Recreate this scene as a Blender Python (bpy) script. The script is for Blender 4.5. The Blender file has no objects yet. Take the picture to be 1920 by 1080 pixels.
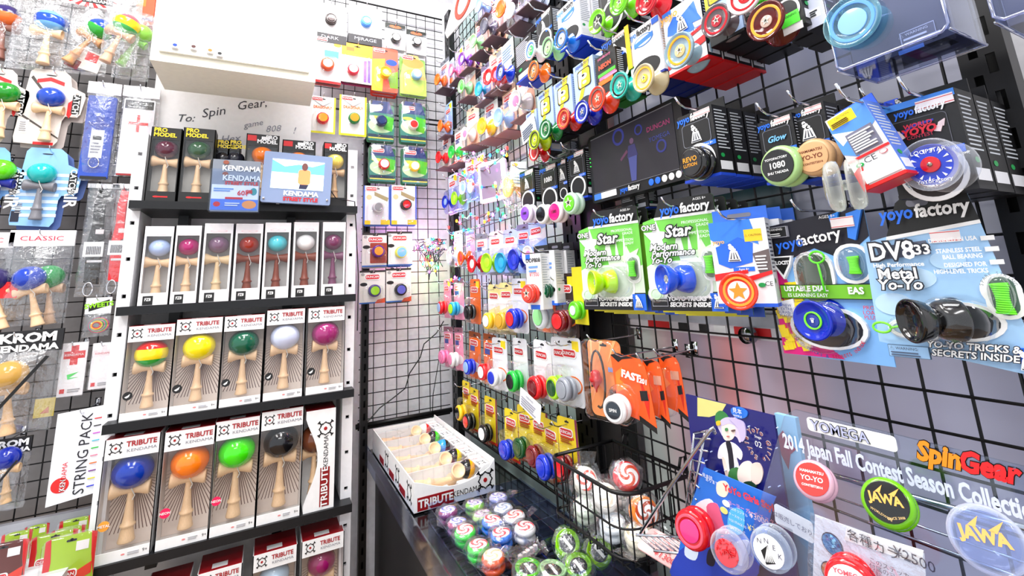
import bpy, math, random
from mathutils import Matrix, Vector
random.seed(7)
C = bpy.context.scene.collection
PI = math.pi
# ------------------------------------------------------------------ camera
F, PX, PY = 866.43, 960.0, 346.83
YAW, PITCH, ROLL = 0.484756, 0.20256, -0.0505628
CAM = Vector((0, 0, 1.5))
_f = Vector((math.sin(YAW)*math.cos(PITCH), math.cos(YAW)*math.cos(PITCH), math.sin(PITCH)))
_r0 = Vector((math.cos(YAW), -math.sin(YAW), 0)); _u0 = _r0.cross(_f)
_r = _r0*math.cos(ROLL) + _u0*math.sin(ROLL)
_u = -_r0*math.sin(ROLL) + _u0*math.cos(ROLL)
cd = bpy.data.cameras.new('camera'); cam = bpy.data.objects.new('camera', cd); C.objects.link(cam)
cam.matrix_world = Matrix.Translation(CAM) @ Matrix((( _r.x, _u.x, -_f.x), (_r.y, _u.y, -_f.y), (_r.z, _u.z, -_f.z))).to_4x4()
cd.sensor_width = 36; cd.lens = F/1920*36; cd.shift_y = -(540-PY)/1920; cd.clip_start = 0.02
sc = bpy.context.scene; sc.camera = cam
sc.view_settings.view_transform = 'Standard'; sc.view_settings.look = 'None'; sc.view_settings.gamma = 1
sc.view_settings.use_curve_mapping = False
sc.view_settings.exposure = 0.88
sc.cycles.transparent_max_bounces = 24
sc.cycles.max_bounces = 6
# ------------------------------------------------------------------ world and shop lights
W = bpy.data.worlds.new('world'); sc.world = W; W.use_nodes = True
W.node_tree.nodes['Background'].inputs[0].default_value = (0.93, 0.96, 1.0, 1)
W.node_tree.nodes['Background'].inputs[1].default_value = 0.7
def area(name, loc, sx, sy, power, col=(1, 1, 1), rot=(0, 0, 0)):
    l = bpy.data.lights.new(name, 'AREA'); l.shape = 'RECTANGLE'; l.size = sx; l.size_y = sy; l.energy = power; l.color = col
    o = bpy.data.objects.new(name, l); C.objects.link(o); o.location = loc; o.rotation_euler = rot
    return o
area('ceiling_light_near', (-0.1, 0.35, 3.27), 0.35, 1.3, 17, (1, 0.99, 0.98))
area('ceiling_light_far', (0.05, 1.35, 3.27), 1.2, 0.3, 22, (1, 0.99, 0.98))
area('ceiling_light_left', (-1.3, 0.6, 3.27), 0.35, 1.3, 16, (1, 0.98, 0.96))
area('ceiling_light_rear', (-0.6, -1.4, 3.27), 1.3, 0.35, 22, (1, 1, 1))
# ------------------------------------------------------------------ pixel of the photograph -> point on a real plane
def ray(x, y):
    a, b = (x-PX)/F, (y-PY)/F
    return _r*a - _u*b + _f
def on(ax, x, y, v):
    w = ray(x, y); k = {'X': 0, 'Y': 1, 'Z': 2}[ax]
    return CAM + w*((v-CAM[k])/w[k])
def fit(b, wall, d):
    x0, y0, x1, y1 = b; ax = 'Y' if wall == 'B' else 'X'
    cx, cy = (x0+x1)/2, (y0+y1)/2
    L = on(ax, x0, cy, d); Rr = on(ax, x1, cy, d); T = on(ax, cx, y0, d); Bt = on(ax, cx, y1, d)
    w = abs(Rr.x-L.x) if wall == 'B' else abs(Rr.y-L.y)
    c = (L+Rr)/2; c.z = (T.z+Bt.z)/2
    return c, w, T.z-Bt.z
# ------------------------------------------------------------------ materials
_M = {}
def srgb(c):
    return tuple(((v/12.92) if v <= .04045 else ((v+.055)/1.055)**2.4) for v in c)
def M(kind, col=(1, 1, 1), **k):
    key = (kind, tuple(round(v, 3) for v in col), tuple(sorted(k.items())))
    if key in _M: return _M[key]
    m = bpy.data.materials.new(kind); m.use_nodes = True; nt = m.node_tree; N = nt.nodes; L = nt.links
    b = N['Principled BSDF']; c = srgb(col)+(1,)
    def noise(scale, detail=3):
        t = N.new('ShaderNodeTexCoord'); n = N.new('ShaderNodeTexNoise'); n.inputs['Scale'].default_value = scale
        n.inputs['Detail'].default_value = detail; L.new(t.outputs['Object'], n.inputs['Vector']); return n, t
    def ramp(n, c0, c1, a=.35, e=.65):
        r = N.new('ShaderNodeValToRGB'); r.color_ramp.elements[0].position = a; r.color_ramp.elements[1].position = e
        r.color_ramp.elements[0].color = c0; r.color_ramp.elements[1].color = c1
        L.new(n, r.inputs[0]); return r
    b.inputs['Base Color'].default_value = c
    def vary(s, k0):
        n, t = noise(s); r = ramp(n.outputs[0], tuple(v*k0 for v in c[:3])+(1,), c); L.new(r.outputs[0], b.inputs['Base Color']); return n
    if kind == 'paper':
        b.inputs['Roughness'].default_value = .45; vary(60, .96)
    elif kind == 'print':
        b.inputs['Roughness'].default_value = .4
    elif kind == 'plastic':
        b.inputs['Roughness'].default_value = .16; b.inputs['Coat Weight'].default_value = .4
    elif kind == 'matte':
        b.inputs['Roughness'].default_value = .6; vary(40, .9)
    elif kind == 'steel':
        b.inputs['Roughness'].default_value = .38; vary(25, .8)
        b.inputs['Specular IOR Level'].default_value = .35
    elif kind == 'metal':
        b.inputs['Metallic'].default_value = 1; b.inputs['Roughness'].default_value = .15
    elif kind == 'wood':
        n, t = noise(9, 5); mp = N.new('ShaderNodeMapping'); mp.inputs['Scale'].default_value = (14, 14, 1.6)
        L.new(t.outputs['Object'], mp.inputs[0]); L.new(mp.outputs[0], n.inputs['Vector'])
        r = ramp(n.outputs[0], tuple(v*.86 for v in c[:3])+(1,), c); L.new(r.outputs[0], b.inputs['Base Color'])
        b.inputs['Roughness'].default_value = .35
    elif kind == 'tint':
        b.inputs['Roughness'].default_value = .1; b.inputs['Coat Weight'].default_value = .5
        tr = N.new('ShaderNodeBsdfTransparent'); tr.inputs[0].default_value = tuple(v**.6 for v in c[:3])+(1,)
        mx = N.new('ShaderNodeMixShader'); mx.inputs[0].default_value = .32
        L.new(b.outputs[0], mx.inputs[1]); L.new(tr.outputs[0], mx.inputs[2]); L.new(mx.outputs[0], N['Material Output'].inputs[0])
    elif kind == 'crystal':
        b.inputs['Roughness'].default_value = .04; b.inputs['Specular IOR Level'].default_value = 1; b.inputs['Coat Weight'].default_value = 1
        tr = N.new('ShaderNodeBsdfTransparent'); tr.inputs[0].default_value = c
        lw = N.new('ShaderNodeLayerWeight'); lw.inputs[0].default_value = .5
        mt = N.new('ShaderNodeMath'); mt.operation = 'MULTIPLY_ADD'; mt.inputs[1].default_value = -.55; mt.inputs[2].default_value = .93
        L.new(lw.outputs['Facing'], mt.inputs[0]); mx = N.new('ShaderNodeMixShader'); L.new(mt.outputs[0], mx.inputs[0])
        L.new(b.outputs[0], mx.inputs[1]); L.new(tr.outputs[0], mx.inputs[2]); L.new(mx.outputs[0], N['Material Output'].inputs[0])
    elif kind == 'bands':     # blurred reflections and shapes seen in frosted glass, painted as soft colour bands
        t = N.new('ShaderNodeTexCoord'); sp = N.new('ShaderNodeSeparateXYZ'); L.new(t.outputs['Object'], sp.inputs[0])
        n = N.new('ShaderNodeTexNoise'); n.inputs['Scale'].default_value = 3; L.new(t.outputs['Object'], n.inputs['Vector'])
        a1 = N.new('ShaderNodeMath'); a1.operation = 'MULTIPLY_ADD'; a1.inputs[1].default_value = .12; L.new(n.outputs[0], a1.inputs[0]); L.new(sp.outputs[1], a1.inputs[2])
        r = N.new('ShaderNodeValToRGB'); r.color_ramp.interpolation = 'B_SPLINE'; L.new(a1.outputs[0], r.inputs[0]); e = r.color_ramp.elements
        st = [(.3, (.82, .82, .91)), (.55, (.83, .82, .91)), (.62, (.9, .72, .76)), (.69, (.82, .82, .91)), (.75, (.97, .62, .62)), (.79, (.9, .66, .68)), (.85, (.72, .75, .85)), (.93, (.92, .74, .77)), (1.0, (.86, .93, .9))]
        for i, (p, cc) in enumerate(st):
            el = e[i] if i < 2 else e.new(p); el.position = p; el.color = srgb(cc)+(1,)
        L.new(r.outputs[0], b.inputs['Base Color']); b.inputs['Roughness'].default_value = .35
    elif kind in ('clear', 'film', 'frost'):
        gl = N.new('ShaderNodeBsdfGlossy'); gl.inputs['Roughness'].default_value = .06 if kind == 'clear' else .12
        gl.inputs[0].default_value = (.9, .92, .95, 1)
        tr = N.new('ShaderNodeBsdfTransparent'); tr.inputs[0].default_value = (c[0], c[1], c[2], 1)
        lw = N.new('ShaderNodeLayerWeight'); lw.inputs[0].default_value = .35
        mt = N.new('ShaderNodeMath'); mt.operation = 'MULTIPLY_ADD'; mt.inputs[1].default_value = .5; mt.inputs[2].default_value = {'clear': .02, 'film': .1, 'frost': .25}[kind]
        L.new(lw.outputs['Facing'], mt.inputs[0])
        mx = N.new('ShaderNodeMixShader'); L.new(mt.outputs[0], mx.inputs[0]); L.new(tr.outputs[0], mx.inputs[1]); L.new(gl.outputs[0], mx.inputs[2])
        L.new(mx.outputs[0], N['Material Output'].inputs[0])
        if kind == 'film':
            n, t = noise(45, 4); bp = N.new('ShaderNodeBump'); bp.inputs['Strength'].default_value = .9; bp.inputs['Distance'].default_value = .01
            L.new(n.outputs[0], bp.inputs['Height']); L.new(bp.outputs[0], gl.inputs['Normal']); L.new(bp.outputs[0], lw.inputs['Normal'])
    elif kind == 'emit':
        b.inputs['Emission Color'].default_value = c; b.inputs['Emission Strength'].default_value = k.get('s', 1.0)
    elif kind == 'gloss':
        b.inputs['Roughness'].default_value = k.get('r', .12); vary(3, .96)
    elif kind == 'swirl':     # spiral print of the lollipop yo-yos
        t = N.new('ShaderNodeTexCoord'); sp = N.new('ShaderNodeSeparateXYZ'); L.new(t.outputs['Object'], sp.inputs[0])
        at = N.new('ShaderNodeMath'); at.operation = 'ARCTAN2'; L.new(sp.outputs[2], at.inputs[0]); L.new(sp.outputs[0], at.inputs[1])
        le = N.new('ShaderNodeVectorMath'); le.operation = 'LENGTH'
        cb = N.new('ShaderNodeCombineXYZ'); L.new(sp.outputs[0], cb.inputs[0]); L.new(sp.outputs[2], cb.inputs[2]); L.new(cb.outputs[0], le.inputs[0])
        m1 = N.new('ShaderNodeMath'); m1.operation = 'MULTIPLY'; m1.inputs[1].default_value = 3; L.new(at.outputs[0], m1.inputs[0])
        m2 = N.new('ShaderNodeMath'); m2.operation = 'MULTIPLY_ADD'; m2.inputs[1].default_value = 9; L.new(le.outputs['Value'], m2.inputs[0]); L.new(m1.outputs[0], m2.inputs[2])
        m3 = N.new('ShaderNodeMath'); m3.operation = 'SINE'; L.new(m2.outputs[0], m3.inputs[0])
        r = ramp(m3.outputs[0], (.93, .93, .93, 1), c, .05, .4); L.new(r.outputs[0], b.inputs['Base Color']); b.inputs['Roughness'].default_value = .25
    _M[key] = m; return m
WH = (.95, .95, .95); BK = (.03, .03, .035); RED = (.85, .08, .1); YF = (.12, .42, .9); OR = (.96, .45, .1); YE = (.98, .87, .1)
GR = (.1, .65, .2); LG = (.45, .9, .15); BL = (.05, .25, .8); PK = (.95, .45, .65); MG = (.6, .1, .4); SKY = (.45, .72, .92)
PALE = (.98, .83, .66); REDW = (.55, .24, .13); GREY = (.55, .56, .6); NAVY = (.06, .1, .3); TEAL = (.05, .65, .6); PURP = (.42, .2, .6); LAV = (.8, .83, .93)
# ------------------------------------------------------------------ mesh helpers
_mesh = {}
def mesh(key, v, f, nm=1, fm=None, smooth=False):
    me = bpy.data.meshes.new(str(key)[:40]); me.from_pydata([tuple(p) for p in v], [], f)
    for _ in range(nm): me.materials.append(None)
    if fm: me.polygons.foreach_set('material_index', fm)
    if smooth: me.polygons.foreach_set('use_smooth', [True]*len(f))
    me.update(); return me
class MB:
    def __init__(s): s.v = []; s.f = []; s.m = []; s.mats = []
    def mi(s, m):
        if m not in s.mats: s.mats.append(m)
        return s.mats.index(m)
    def add(s, v, f, m=None):
        n = len(s.v); s.v += [tuple(p) for p in v]; s.f += [tuple(i+n for i in q) for q in f]; s.m += [s.mi(m) if m else 0]*len(f)
    def box(s, x0, y0, z0, x1, y1, z1, m=None):
        v = [(x, y, z) for x in (x0, x1) for y in (y0, y1) for z in (z0, z1)]
        s.add(v, [(0, 1, 3, 2), (4, 6, 7, 5), (0, 4, 5, 1), (2, 3, 7, 6), (0, 2, 6, 4), (1, 5, 7, 3)], m)
    def prism(s, pts, y0, y1, m=None):     # outline in x,z facing -y
        n = len(pts); v = [(x, y0, z) for x, z in pts]+[(x, y1, z) for x, z in pts]
        a = sum(pts[i][0]*pts[(i+1) % n][1]-pts[(i+1) % n][0]*pts[i][1] for i in range(n))
        fr = tuple(range(n)) if a > 0 else tuple(range(n-1, -1, -1))
        bk = tuple(i+n for i in reversed(fr))
        s.add(v, [fr, bk]+[(i, i+n, (i+1) % n+n, (i+1) % n) if a > 0 else (i, (i+1) % n, (i+1) % n+n, i+n) for i in range(n)], m)
    def tube(s, pts, r, m=None, n=6):
        pts = [Vector(p) for p in pts]; rings = []; prev = None
        for i, p in enumerate(pts):
            t = (pts[min(i+1, len(pts)-1)]-pts[max(i-1, 0)])
            t = t.normalized() if t.length > 1e-9 else Vector((0, 0, 1))
            a = prev if prev is not None else (Vector((0, 0, 1)) if abs(t.z) < .9 else Vector((1, 0, 0)))
            a = (a-t*a.dot(t)).normalized(); prev = a; bb = t.cross(a)
            rings.append([p+(a*math.cos(k*2*PI/n)+bb*math.sin(k*2*PI/n))*r for k in range(n)])
        v = [q for R in rings for q in R]; f = []
        for i in range(len(pts)-1):
            for k in range(n): f.append((i*n+k, i*n+(k+1) % n, (i+1)*n+(k+1) % n, (i+1)*n+k))
        f += [tuple(range(n-1, -1, -1)), tuple((len(pts)-1)*n+k for k in range(n))]
        s.add(v, f, m)
    def obj(s, name, parent=None, mat=None, smooth=False, loc=None):
        mats = s.mats or [mat]
        me = mesh(name, s.v, s.f, max(1, len(s.mats)), s.m if s.mats else None, smooth)
        return put(name, me, parent, mats if s.mats else [mat], loc=loc)
def put(name, me, parent=None, mats=(), loc=None, rot=None, scale=None):
    o = bpy.data.objects.new(name, me); C.objects.link(o)
    for sl, m in zip(o.material_slots, mats): sl.link = 'OBJECT'; sl.material = m
    if loc is not None: o.location = loc
    if rot is not None: o.rotation_euler = rot
    if scale is not None: o.scale = scale if hasattr(scale, '__len__') else (scale,)*3
    if parent: o.parent = parent
    return o
USED = {}
def tag(o, label, cat, group=None, kind=None):
    if label:
        if label in USED: print('DUPLABEL', label)
        USED[label] = o; n = len(label.split())
        if n > 16 or n < 4: print('LABELLEN', n, label)
        o['label'] = label
    if cat: o['category'] = cat
    if group: o['group'] = group
    if kind: o['kind'] = kind
    return o
def thing(name, label, cat, loc, wall='B', group=None, roll=0, yaw=0, tilt=0):
    o = bpy.data.objects.new(name, None); C.objects.link(o); o.empty_display_size = .02
    rz = {'B': 0, 'R': -PI/2}.get(wall, wall if not isinstance(wall, str) else 0)
    o.matrix_world = Matrix.Translation(loc) @ Matrix.Rotation(rz+yaw, 4, 'Z') @ Matrix.Rotation(tilt, 4, 'X') @ Matrix.Rotation(roll, 4, 'Y')
    return tag(o, label, cat, group)
def struct(o):
    o['kind'] = 'structure'; return o
def rrect(x0, z0, x1, z1, r, n=4):
    r = min(r, abs(x1-x0)/2*.99, abs(z1-z0)/2*.99); p = []
    for cx, cz, a in ((x1-r, z0+r, -PI/2), (x1-r, z1-r, 0), (x0+r, z1-r, PI/2), (x0+r, z0+r, PI)):
        for k in range(n+1): p.append((cx+r*math.cos(a+k*PI/2/n), cz+r*math.sin(a+k*PI/2/n)))
    return p
def ell(x, z, rx, rz, n=24): return [(x+rx*math.cos(k*2*PI/n), z+rz*math.sin(k*2*PI/n)) for k in range(n)]
def lathe_me(key, prof, ax='z', n=28, bands=None):
    if key in _mesh: return _mesh[key]
    v = []; f = []; fm = []
    for r, h in prof:
        for k in range(n):
            a = k*2*PI/n; c, s = r*math.cos(a), r*math.sin(a)
            v.append({'z': (c, s, h), 'y': (c, h, -s) , 'x': (h, c, s)}[ax])
    for i in range(len(prof)-1):
        for k in range(n):
            f.append((i*n+k, i*n+(k+1) % n, (i+1)*n+(k+1) % n, (i+1)*n+k)); fm.append(bands[i] if bands else 0)
    nb = (max(bands)+1) if bands else 1
    me = mesh(key, v, f, nb, fm, True); _mesh[key] = me; return me
def ball_me(kind):
    n = 16; prof = [(.5*math.sin(PI*i/n)+1e-5, -.5*math.cos(PI*i/n)) for i in range(n+1)]
    if kind == 1: return lathe_me('ball', prof, 'z')
    if kind == 2: return lathe_me('ball2', prof, 'z', 28, [0 if i < 8 else 1 for i in range(n)])
    return lathe_me('ball3', prof, 'z', 28, [0 if i < 6 else (1 if i < 10 else 2) for i in range(n)])
def _half(s, kind):
    if kind == 'barrel': return [(.3, .05), (.7, .1), (.84, .3), (.94, .6), (.99, .82), (1, .92), (.96, .98), (.9, .98), (.84, .86), (.7, .72), (.001, .62)]
    if kind == 'wide': return [(.22, .05), (.3, .1), (.55, .3), (.85, .52), (.97, .6), (1, .68), (.97, .76), (.9, .77), (.82, .68), (.5, .6), (.001, .58)]
    return [(.2, .06), (.8, .08), (.95, .14), (1, .28), (.98, .42), (.9, .54), (.78, .6), (.74, .57), (.4, .6), (.001, .62)]
def yoyo_me(kind):
    h = _half(1, kind); return lathe_me('yoyo_'+kind, [(r, y) for r, y in reversed(h)]+[(r, -y) for r, y in h], 'y', 32)
def disc_me():
    return lathe_me('disc', [(.001, -1), (.97, -1), (1, -.8), (1, 0)], 'y', 28)
def ring_me(k=.82):
    return lathe_me('ring%g' % k, [(k, 0), (k+.02, -1), (.98, -1), (1, 0)], 'y', 32)
_T = {}
def T(root, s, x, z, size, col, y=-.0012, al='CENTER', bold=.0, shear=0, rot=0, mat='print', name='lettering', sx=1):
    key = (s, al, bold, shear)
    if key not in _T:
        cu = bpy.data.curves.new('t', 'FONT'); cu.body = s; cu.align_x = al; cu.align_y = 'CENTER'; cu.offset = bold; cu.shear = shear; cu.resolution_u = 2
        o = bpy.data.objects.new('t', cu)
        me = bpy.data.meshes.new_from_object(o)
        bpy.data.objects.remove(o); me.name = 'lettering'
        me.materials.clear(); me.materials.append(None); _T[key] = me
    o = put(name, _T[key], root, [M(mat, col)])
    o.matrix_local = Matrix.Translation((x, y, z)) @ Matrix.Rotation(-rot, 4, 'Y') @ Matrix.Rotation(PI/2, 4, 'X') @ Matrix.Diagonal((size*sx, size, size, 1))
    return o
def decorate(root, w, h, art=(), texts=(), lines=(), y=0, name='printed_artwork'):
    """flat print on the face of a card; u right 0..1, v down 0..1"""
    X = lambda u: (u-.5)*w
    Z = lambda v: (.5-v)*h
    if art or lines:
        mb = MB(); k = 0
        for a in art:
            k += 1; y0 = y-.0004-.00012*k
            if a[0] == 'o': pts = ell(X(a[1]), Z(a[2]), a[3]*w, a[4]*w); col = a[5]
            elif a[0] == 'p': pts = [(X(u), Z(v)) for u, v in a[1]]; col = a[2]
            elif a[0] == 's':
                q = [Vector((X(u), Z(v))) for u, v in a[1]]; n = len(q); pts = []; col = a[2]
                for i in range(n):
                    p0, p1, p2, p3 = q[i-1], q[i], q[(i+1) % n], q[(i+2) % n]
                    for t in (0, .25, .5, .75): c_ = .5*((2*p1)+(p2-p0)*t+(2*p0-5*p1+4*p2-p3)*t*t+(3*p1-p0-3*p2+p3)*t**3); pts.append((c_.x, c_.y))
            elif a[0] == 'r': pts = rrect(X(a[1]), Z(a[4]), X(a[3]), Z(a[2]), a[5]*w); col = a[6]
            else: pts = [(X(a[0]), Z(a[3])), (X(a[2]), Z(a[3])), (X(a[2]), Z(a[1])), (X(a[0]), Z(a[1]))]; col = a[4]
            mb.prism(pts, y0, y, M('paper', col))
        for (u0, v0, u1, v1, n, col) in lines:
            for i in range(n):
                vv = v0+(v1-v0)*(i+.5)/n; t = (v1-v0)/n*.22; e = u1-(u1-u0)*random.random()*.3
                mb.box(X(u0), y-.0016-.00012*k, Z(vv+t), X(e), y, Z(vv-t), M('paper', col))
        mb.obj(name, root)
    for t in texts:
        s, u, v, sz, col = t[:5]; kw = t[5] if len(t) > 5 else {}
        T(root, s, X(u), Z(v), sz*h, col, y=y-.0022, **kw)
def hook(p, L, wall, holding, z=0):
    """chrome hook on the grid: p = point where it meets the grid"""
    o = MB(); o.tube([(0, 0, .012), (0, 0, 0), (0, -L, -.002), (0, -L-.012, .004), (0, -L-.02, .014)], .0019)
    o.box(-.008, .001, -.012, .008, .004, .016)
    h = o.obj('display_hook', None, M('metal', (.85, .86, .88)), True)
    rz = 0 if wall == 'B' else -PI/2
    h.matrix_world = Matrix.Translation(p) @ Matrix.Rotation(rz, 4, 'Z')
    return tag(h, 'chrome hook holding the '+holding, 'hook', 'display hooks on the wire grids')
# ------------------------------------------------------------------ kendama and yo-yo
ken_prof = [(.001, 1), (.025, .985), (.045, .93), (.05, .8), (.062, .6), (.078, .42), (.092, .32), (.118, .3), (.122, .27), (.1, .25), (.098, .22), (.12, .08), (.135, .02), (.128, 0), (.001, 0)]
cross_prof = [(.001, -.43), (.18, -.44), (.215, -.5), (.235, -.47), (.23, -.4), (.15, -.22), (.125, -.05), (.125, .08), (.16, .25), (.2, .38), (.205, .44), (.18, .47), (.14, .43), (.001, .42)]
def kendama(root, x, z, H, cols, wood, y=0, roll=0, spot=True, bw=.41):
    """ball on the spike, cross cups, handle; x,z = centre; H = full height"""
    R = Matrix.Translation((x, y, z)) @ Matrix.Rotation(roll, 4, 'Y')
    if isinstance(cols[0], float): cols = [cols]
    b = put('ball', ball_me(len(cols)), root, [M('plastic', c) for c in cols]); b.matrix_local = R @ Matrix.Translation((0, 0, H*(.5-bw/2))) @ Matrix.Diagonal((H*bw*1.08, H*bw, H*bw, 1))
    W_ = M('wood', wood) if not isinstance(wood[0], str) else M(*wood)
    c = put('cross_cup', lathe_me('cross', cross_prof, 'x', 24), root, [W_]); c.matrix_local = R @ Matrix.Translation((0, 0, H*.09)) @ Matrix.Rotation(.06, 4, 'Y') @ Matrix.Scale(H*.42, 4)
    k = put('handle', lathe_me('ken', ken_prof, 'z', 24), root, [W_]); k.matrix_local = R @ Matrix.Translation((0, 0, -H*.5)) @ Matrix.Scale(H*.66, 4)
    mb = MB(); mb.tube([(.0, -.09*H, .17*H), (.02*H, -.08*H, .1*H), (.05*H, -.05*H, .02*H), (.03*H, -.045*H, -.03*H)], .006*H)
    s = mb.obj('string', root, M('matte', (.9, .9, .88))); s.matrix_local = R
def yoyo(root, x, z, r, body, cap=WH, ring=None, kind='wide', mat='plastic', y=0, capr=.5, text=None, tcol=BK, name='yoyo', capmat='plastic', rot=None):
    o = put(name, yoyo_me(kind), root, [M(mat, body)], (x, y, z), None, r)
    if rot is not None: o.rotation_euler = rot
    f = -.58 if kind == 'wide' else -.6
    put('cap', disc_me(), o, [M(capmat, cap)], (0, f, 0), None, (capr, .06, capr))
    if ring: put('ring', ring_me(), o, [M('plastic', ring)], (0, f+.01 if kind != 'wide' else -.62, 0), None, (.8, .08, .8))
    if text:
        n = len(text)
        for i, s in enumerate(text): T(o, s, 0, (.17*(n-1)-.34*i), .9*capr/max(1.2, len(s)*.42), tcol, y=f-.075, bold=.02)
    return o
def emblem(root, x, z, s, y=-.001):
    """four small toys round a red dot"""
    if 'emb' not in _mesh:
        mb = MB()
        for a in range(4):
            t = PI/4+a*PI/2; c, q = math.cos(t), math.sin(t)
            def P(u, v): return (u*c-v*q, u*q+v*c)
            mb.prism([P(*p) for p in [(.62, -.05), (1, -.09), (1, .09), (.62, .05)]], 0, .05)
            mb.prism([P(*p) for p in [(1.0, -.16), (1.14, -.2), (1.14, .2), (1.0, .16)]], 0, .05)
            mb.prism([P(*p) for p in [(.6, -.24), (.7, -.2), (.7, .2), (.6, .24)]], 0, .05)
            t2 = a*PI/2; c2, q2 = math.cos(t2), math.sin(t2)
            def Q(u, v): return (u*c2-v*q2, u*q2+v*c2)
            mb.prism([Q(*p) for p in [(.8, 0), (.5, .4), (.44, .34), (.66, 0), (.44, -.34), (.5, -.4)]], 0, .05)
        _mesh['emb'] = mesh('emblem', mb.v, mb.f)
    o = put('emblem', _mesh['emb'], root, [M('print', BK)], (x, y, z), None, s)
    put('emblem_dot', disc_me(), o, [M('print', (.65, .08, .1))], (0, .03, 0), None, (.2, .03, .2))
def tower(root, x, z, s, y=-.0015, col=WH):
    if 'tow' not in _mesh:
        mb = MB()
        mb.prism([(-.36, -.5), (.36, -.5), (.2, .1), (.05, .12), (-.08, .2), (-.2, .1)], 0, .02, None)
        mb.prism(ell(-.1, .3, .16, .14, 10), 0, .02); mb.prism(ell(.03, .18, .12, .1, 10), 0, .02); mb.prism(ell(-.16, .46, .1, .09, 10), 0, .02)
        _mesh['tow'] = mesh('tower', mb.v, mb.f)
        mb = MB()
        for k in (-.16, 0, .16): mb.prism([(k*1.2-.035, -.36), (k*1.2+.035, -.36), (k*.6+.012, .02), (k*.6-.012, .02)], 0, .02)
        mb.box(-.3, 0, -.47, .3, .02, -.41)
        _mesh['tow2'] = mesh('tower_lines', mb.v, mb.f)
    o = put('tower_mark', _mesh['tow'], root, [M('print', col)], (x, y, z), None, s)
    put('tower_lines', _mesh['tow2'], o, [M('print', (.1, .12, .2))], (0, -.012, 0))
def yfac(root, x, z, size, y=-.0015, c1=YF, c2=WH, al='LEFT', s1='yoyo', s2='factory'):
    """two colour lettering, centred on x"""
    w1 = .53*len(s1)*size*.98; w2 = .5*len(s2)*size*.86; x0 = x-(w1+w2)/2
    T(root, s1, x0, z, size*1.22, c1, y=y, al='LEFT', bold=.03, shear=.1, sx=.78); T(root, s2, x0+w1*.955, z, size*1.22, c2, y=y, al='LEFT', bold=.03, shear=.1, sx=.78)
# ------------------------------------------------------------------ packages
def window_box(w, h, d, col, head, foot, side, root, inner=(.8, .78, .75), top=None, rays=False, sidewin=False):
    """carton with an open window in front; local origin = centre of the front face"""
    mb = MB(); t = .0025; X = w/2; Z = h/2; zt = Z-head*h; zb = -Z+foot*h; sd = side*w
    mb.box(-X, 0, zt, X, t, Z); mb.box(-X, 0, -Z, X, t, zb)
    mb.box(-X, 0, zb, -X+sd, t, zt); mb.box(X-sd, 0, zb, X, t, zt)
    mb.box(-X, 0, -Z, -X+t, d, Z); mb.box(X-t, 0, -Z, X, d, Z); mb.box(-X+t, d-t, -Z, X-t, d, Z); mb.box(-X+t, t, -Z, X-t, d-t, -Z+t)
    if not top: mb.box(-X+t, t, Z-t, X-t, d-t, Z)
    mb.obj('carton', root, M('paper', col))
    if top:
        m2 = MB(); m2.box(-X+t, t, Z-t, X-t, d-t, Z+.001, M('paper', top)); m2.box(-X*.4, d*.12, Z+.001, X*.3, d*.34, Z+.0016, M('paper', WH)); m2.obj('top_flap', root)
    bk = MB(); yb = d*.72
    bk.box(-X+t*1.2, yb, -Z+t*1.2, X-t*1.2, yb+.001, Z-t*1.2, M('paper', inner))
    if rays:
        n = 34
        for k in range(n):
            a = PI*(k+.5)/n+PI; c, s = math.cos(a), math.sin(a)*1.7
            m0 = 1e9
            for lim, comp in ((X*.95, abs(c)), (Z*.9+.02*h, abs(s))):
                if comp > 1e-6: m0 = min(m0, lim/comp)
            r0 = m0*.2; z0 = .1*h
            dx = .0011; bk.prism([(r0*c-dx, z0+r0*s), (r0*c+dx, z0+r0*s), (m0*c+dx, z0+m0*s), (m0*c-dx, z0+m0*s)], yb-.0006, yb, M('print', (.4, .26, .24)))
    bk.obj('backing_card', root)
    fl = MB(); fl.box(-X+sd*.5, .0012, zb, X-sd*.5, .0016, zt); fl.obj('window_film', root, M('clear', (1, 1, 1)))
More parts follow.
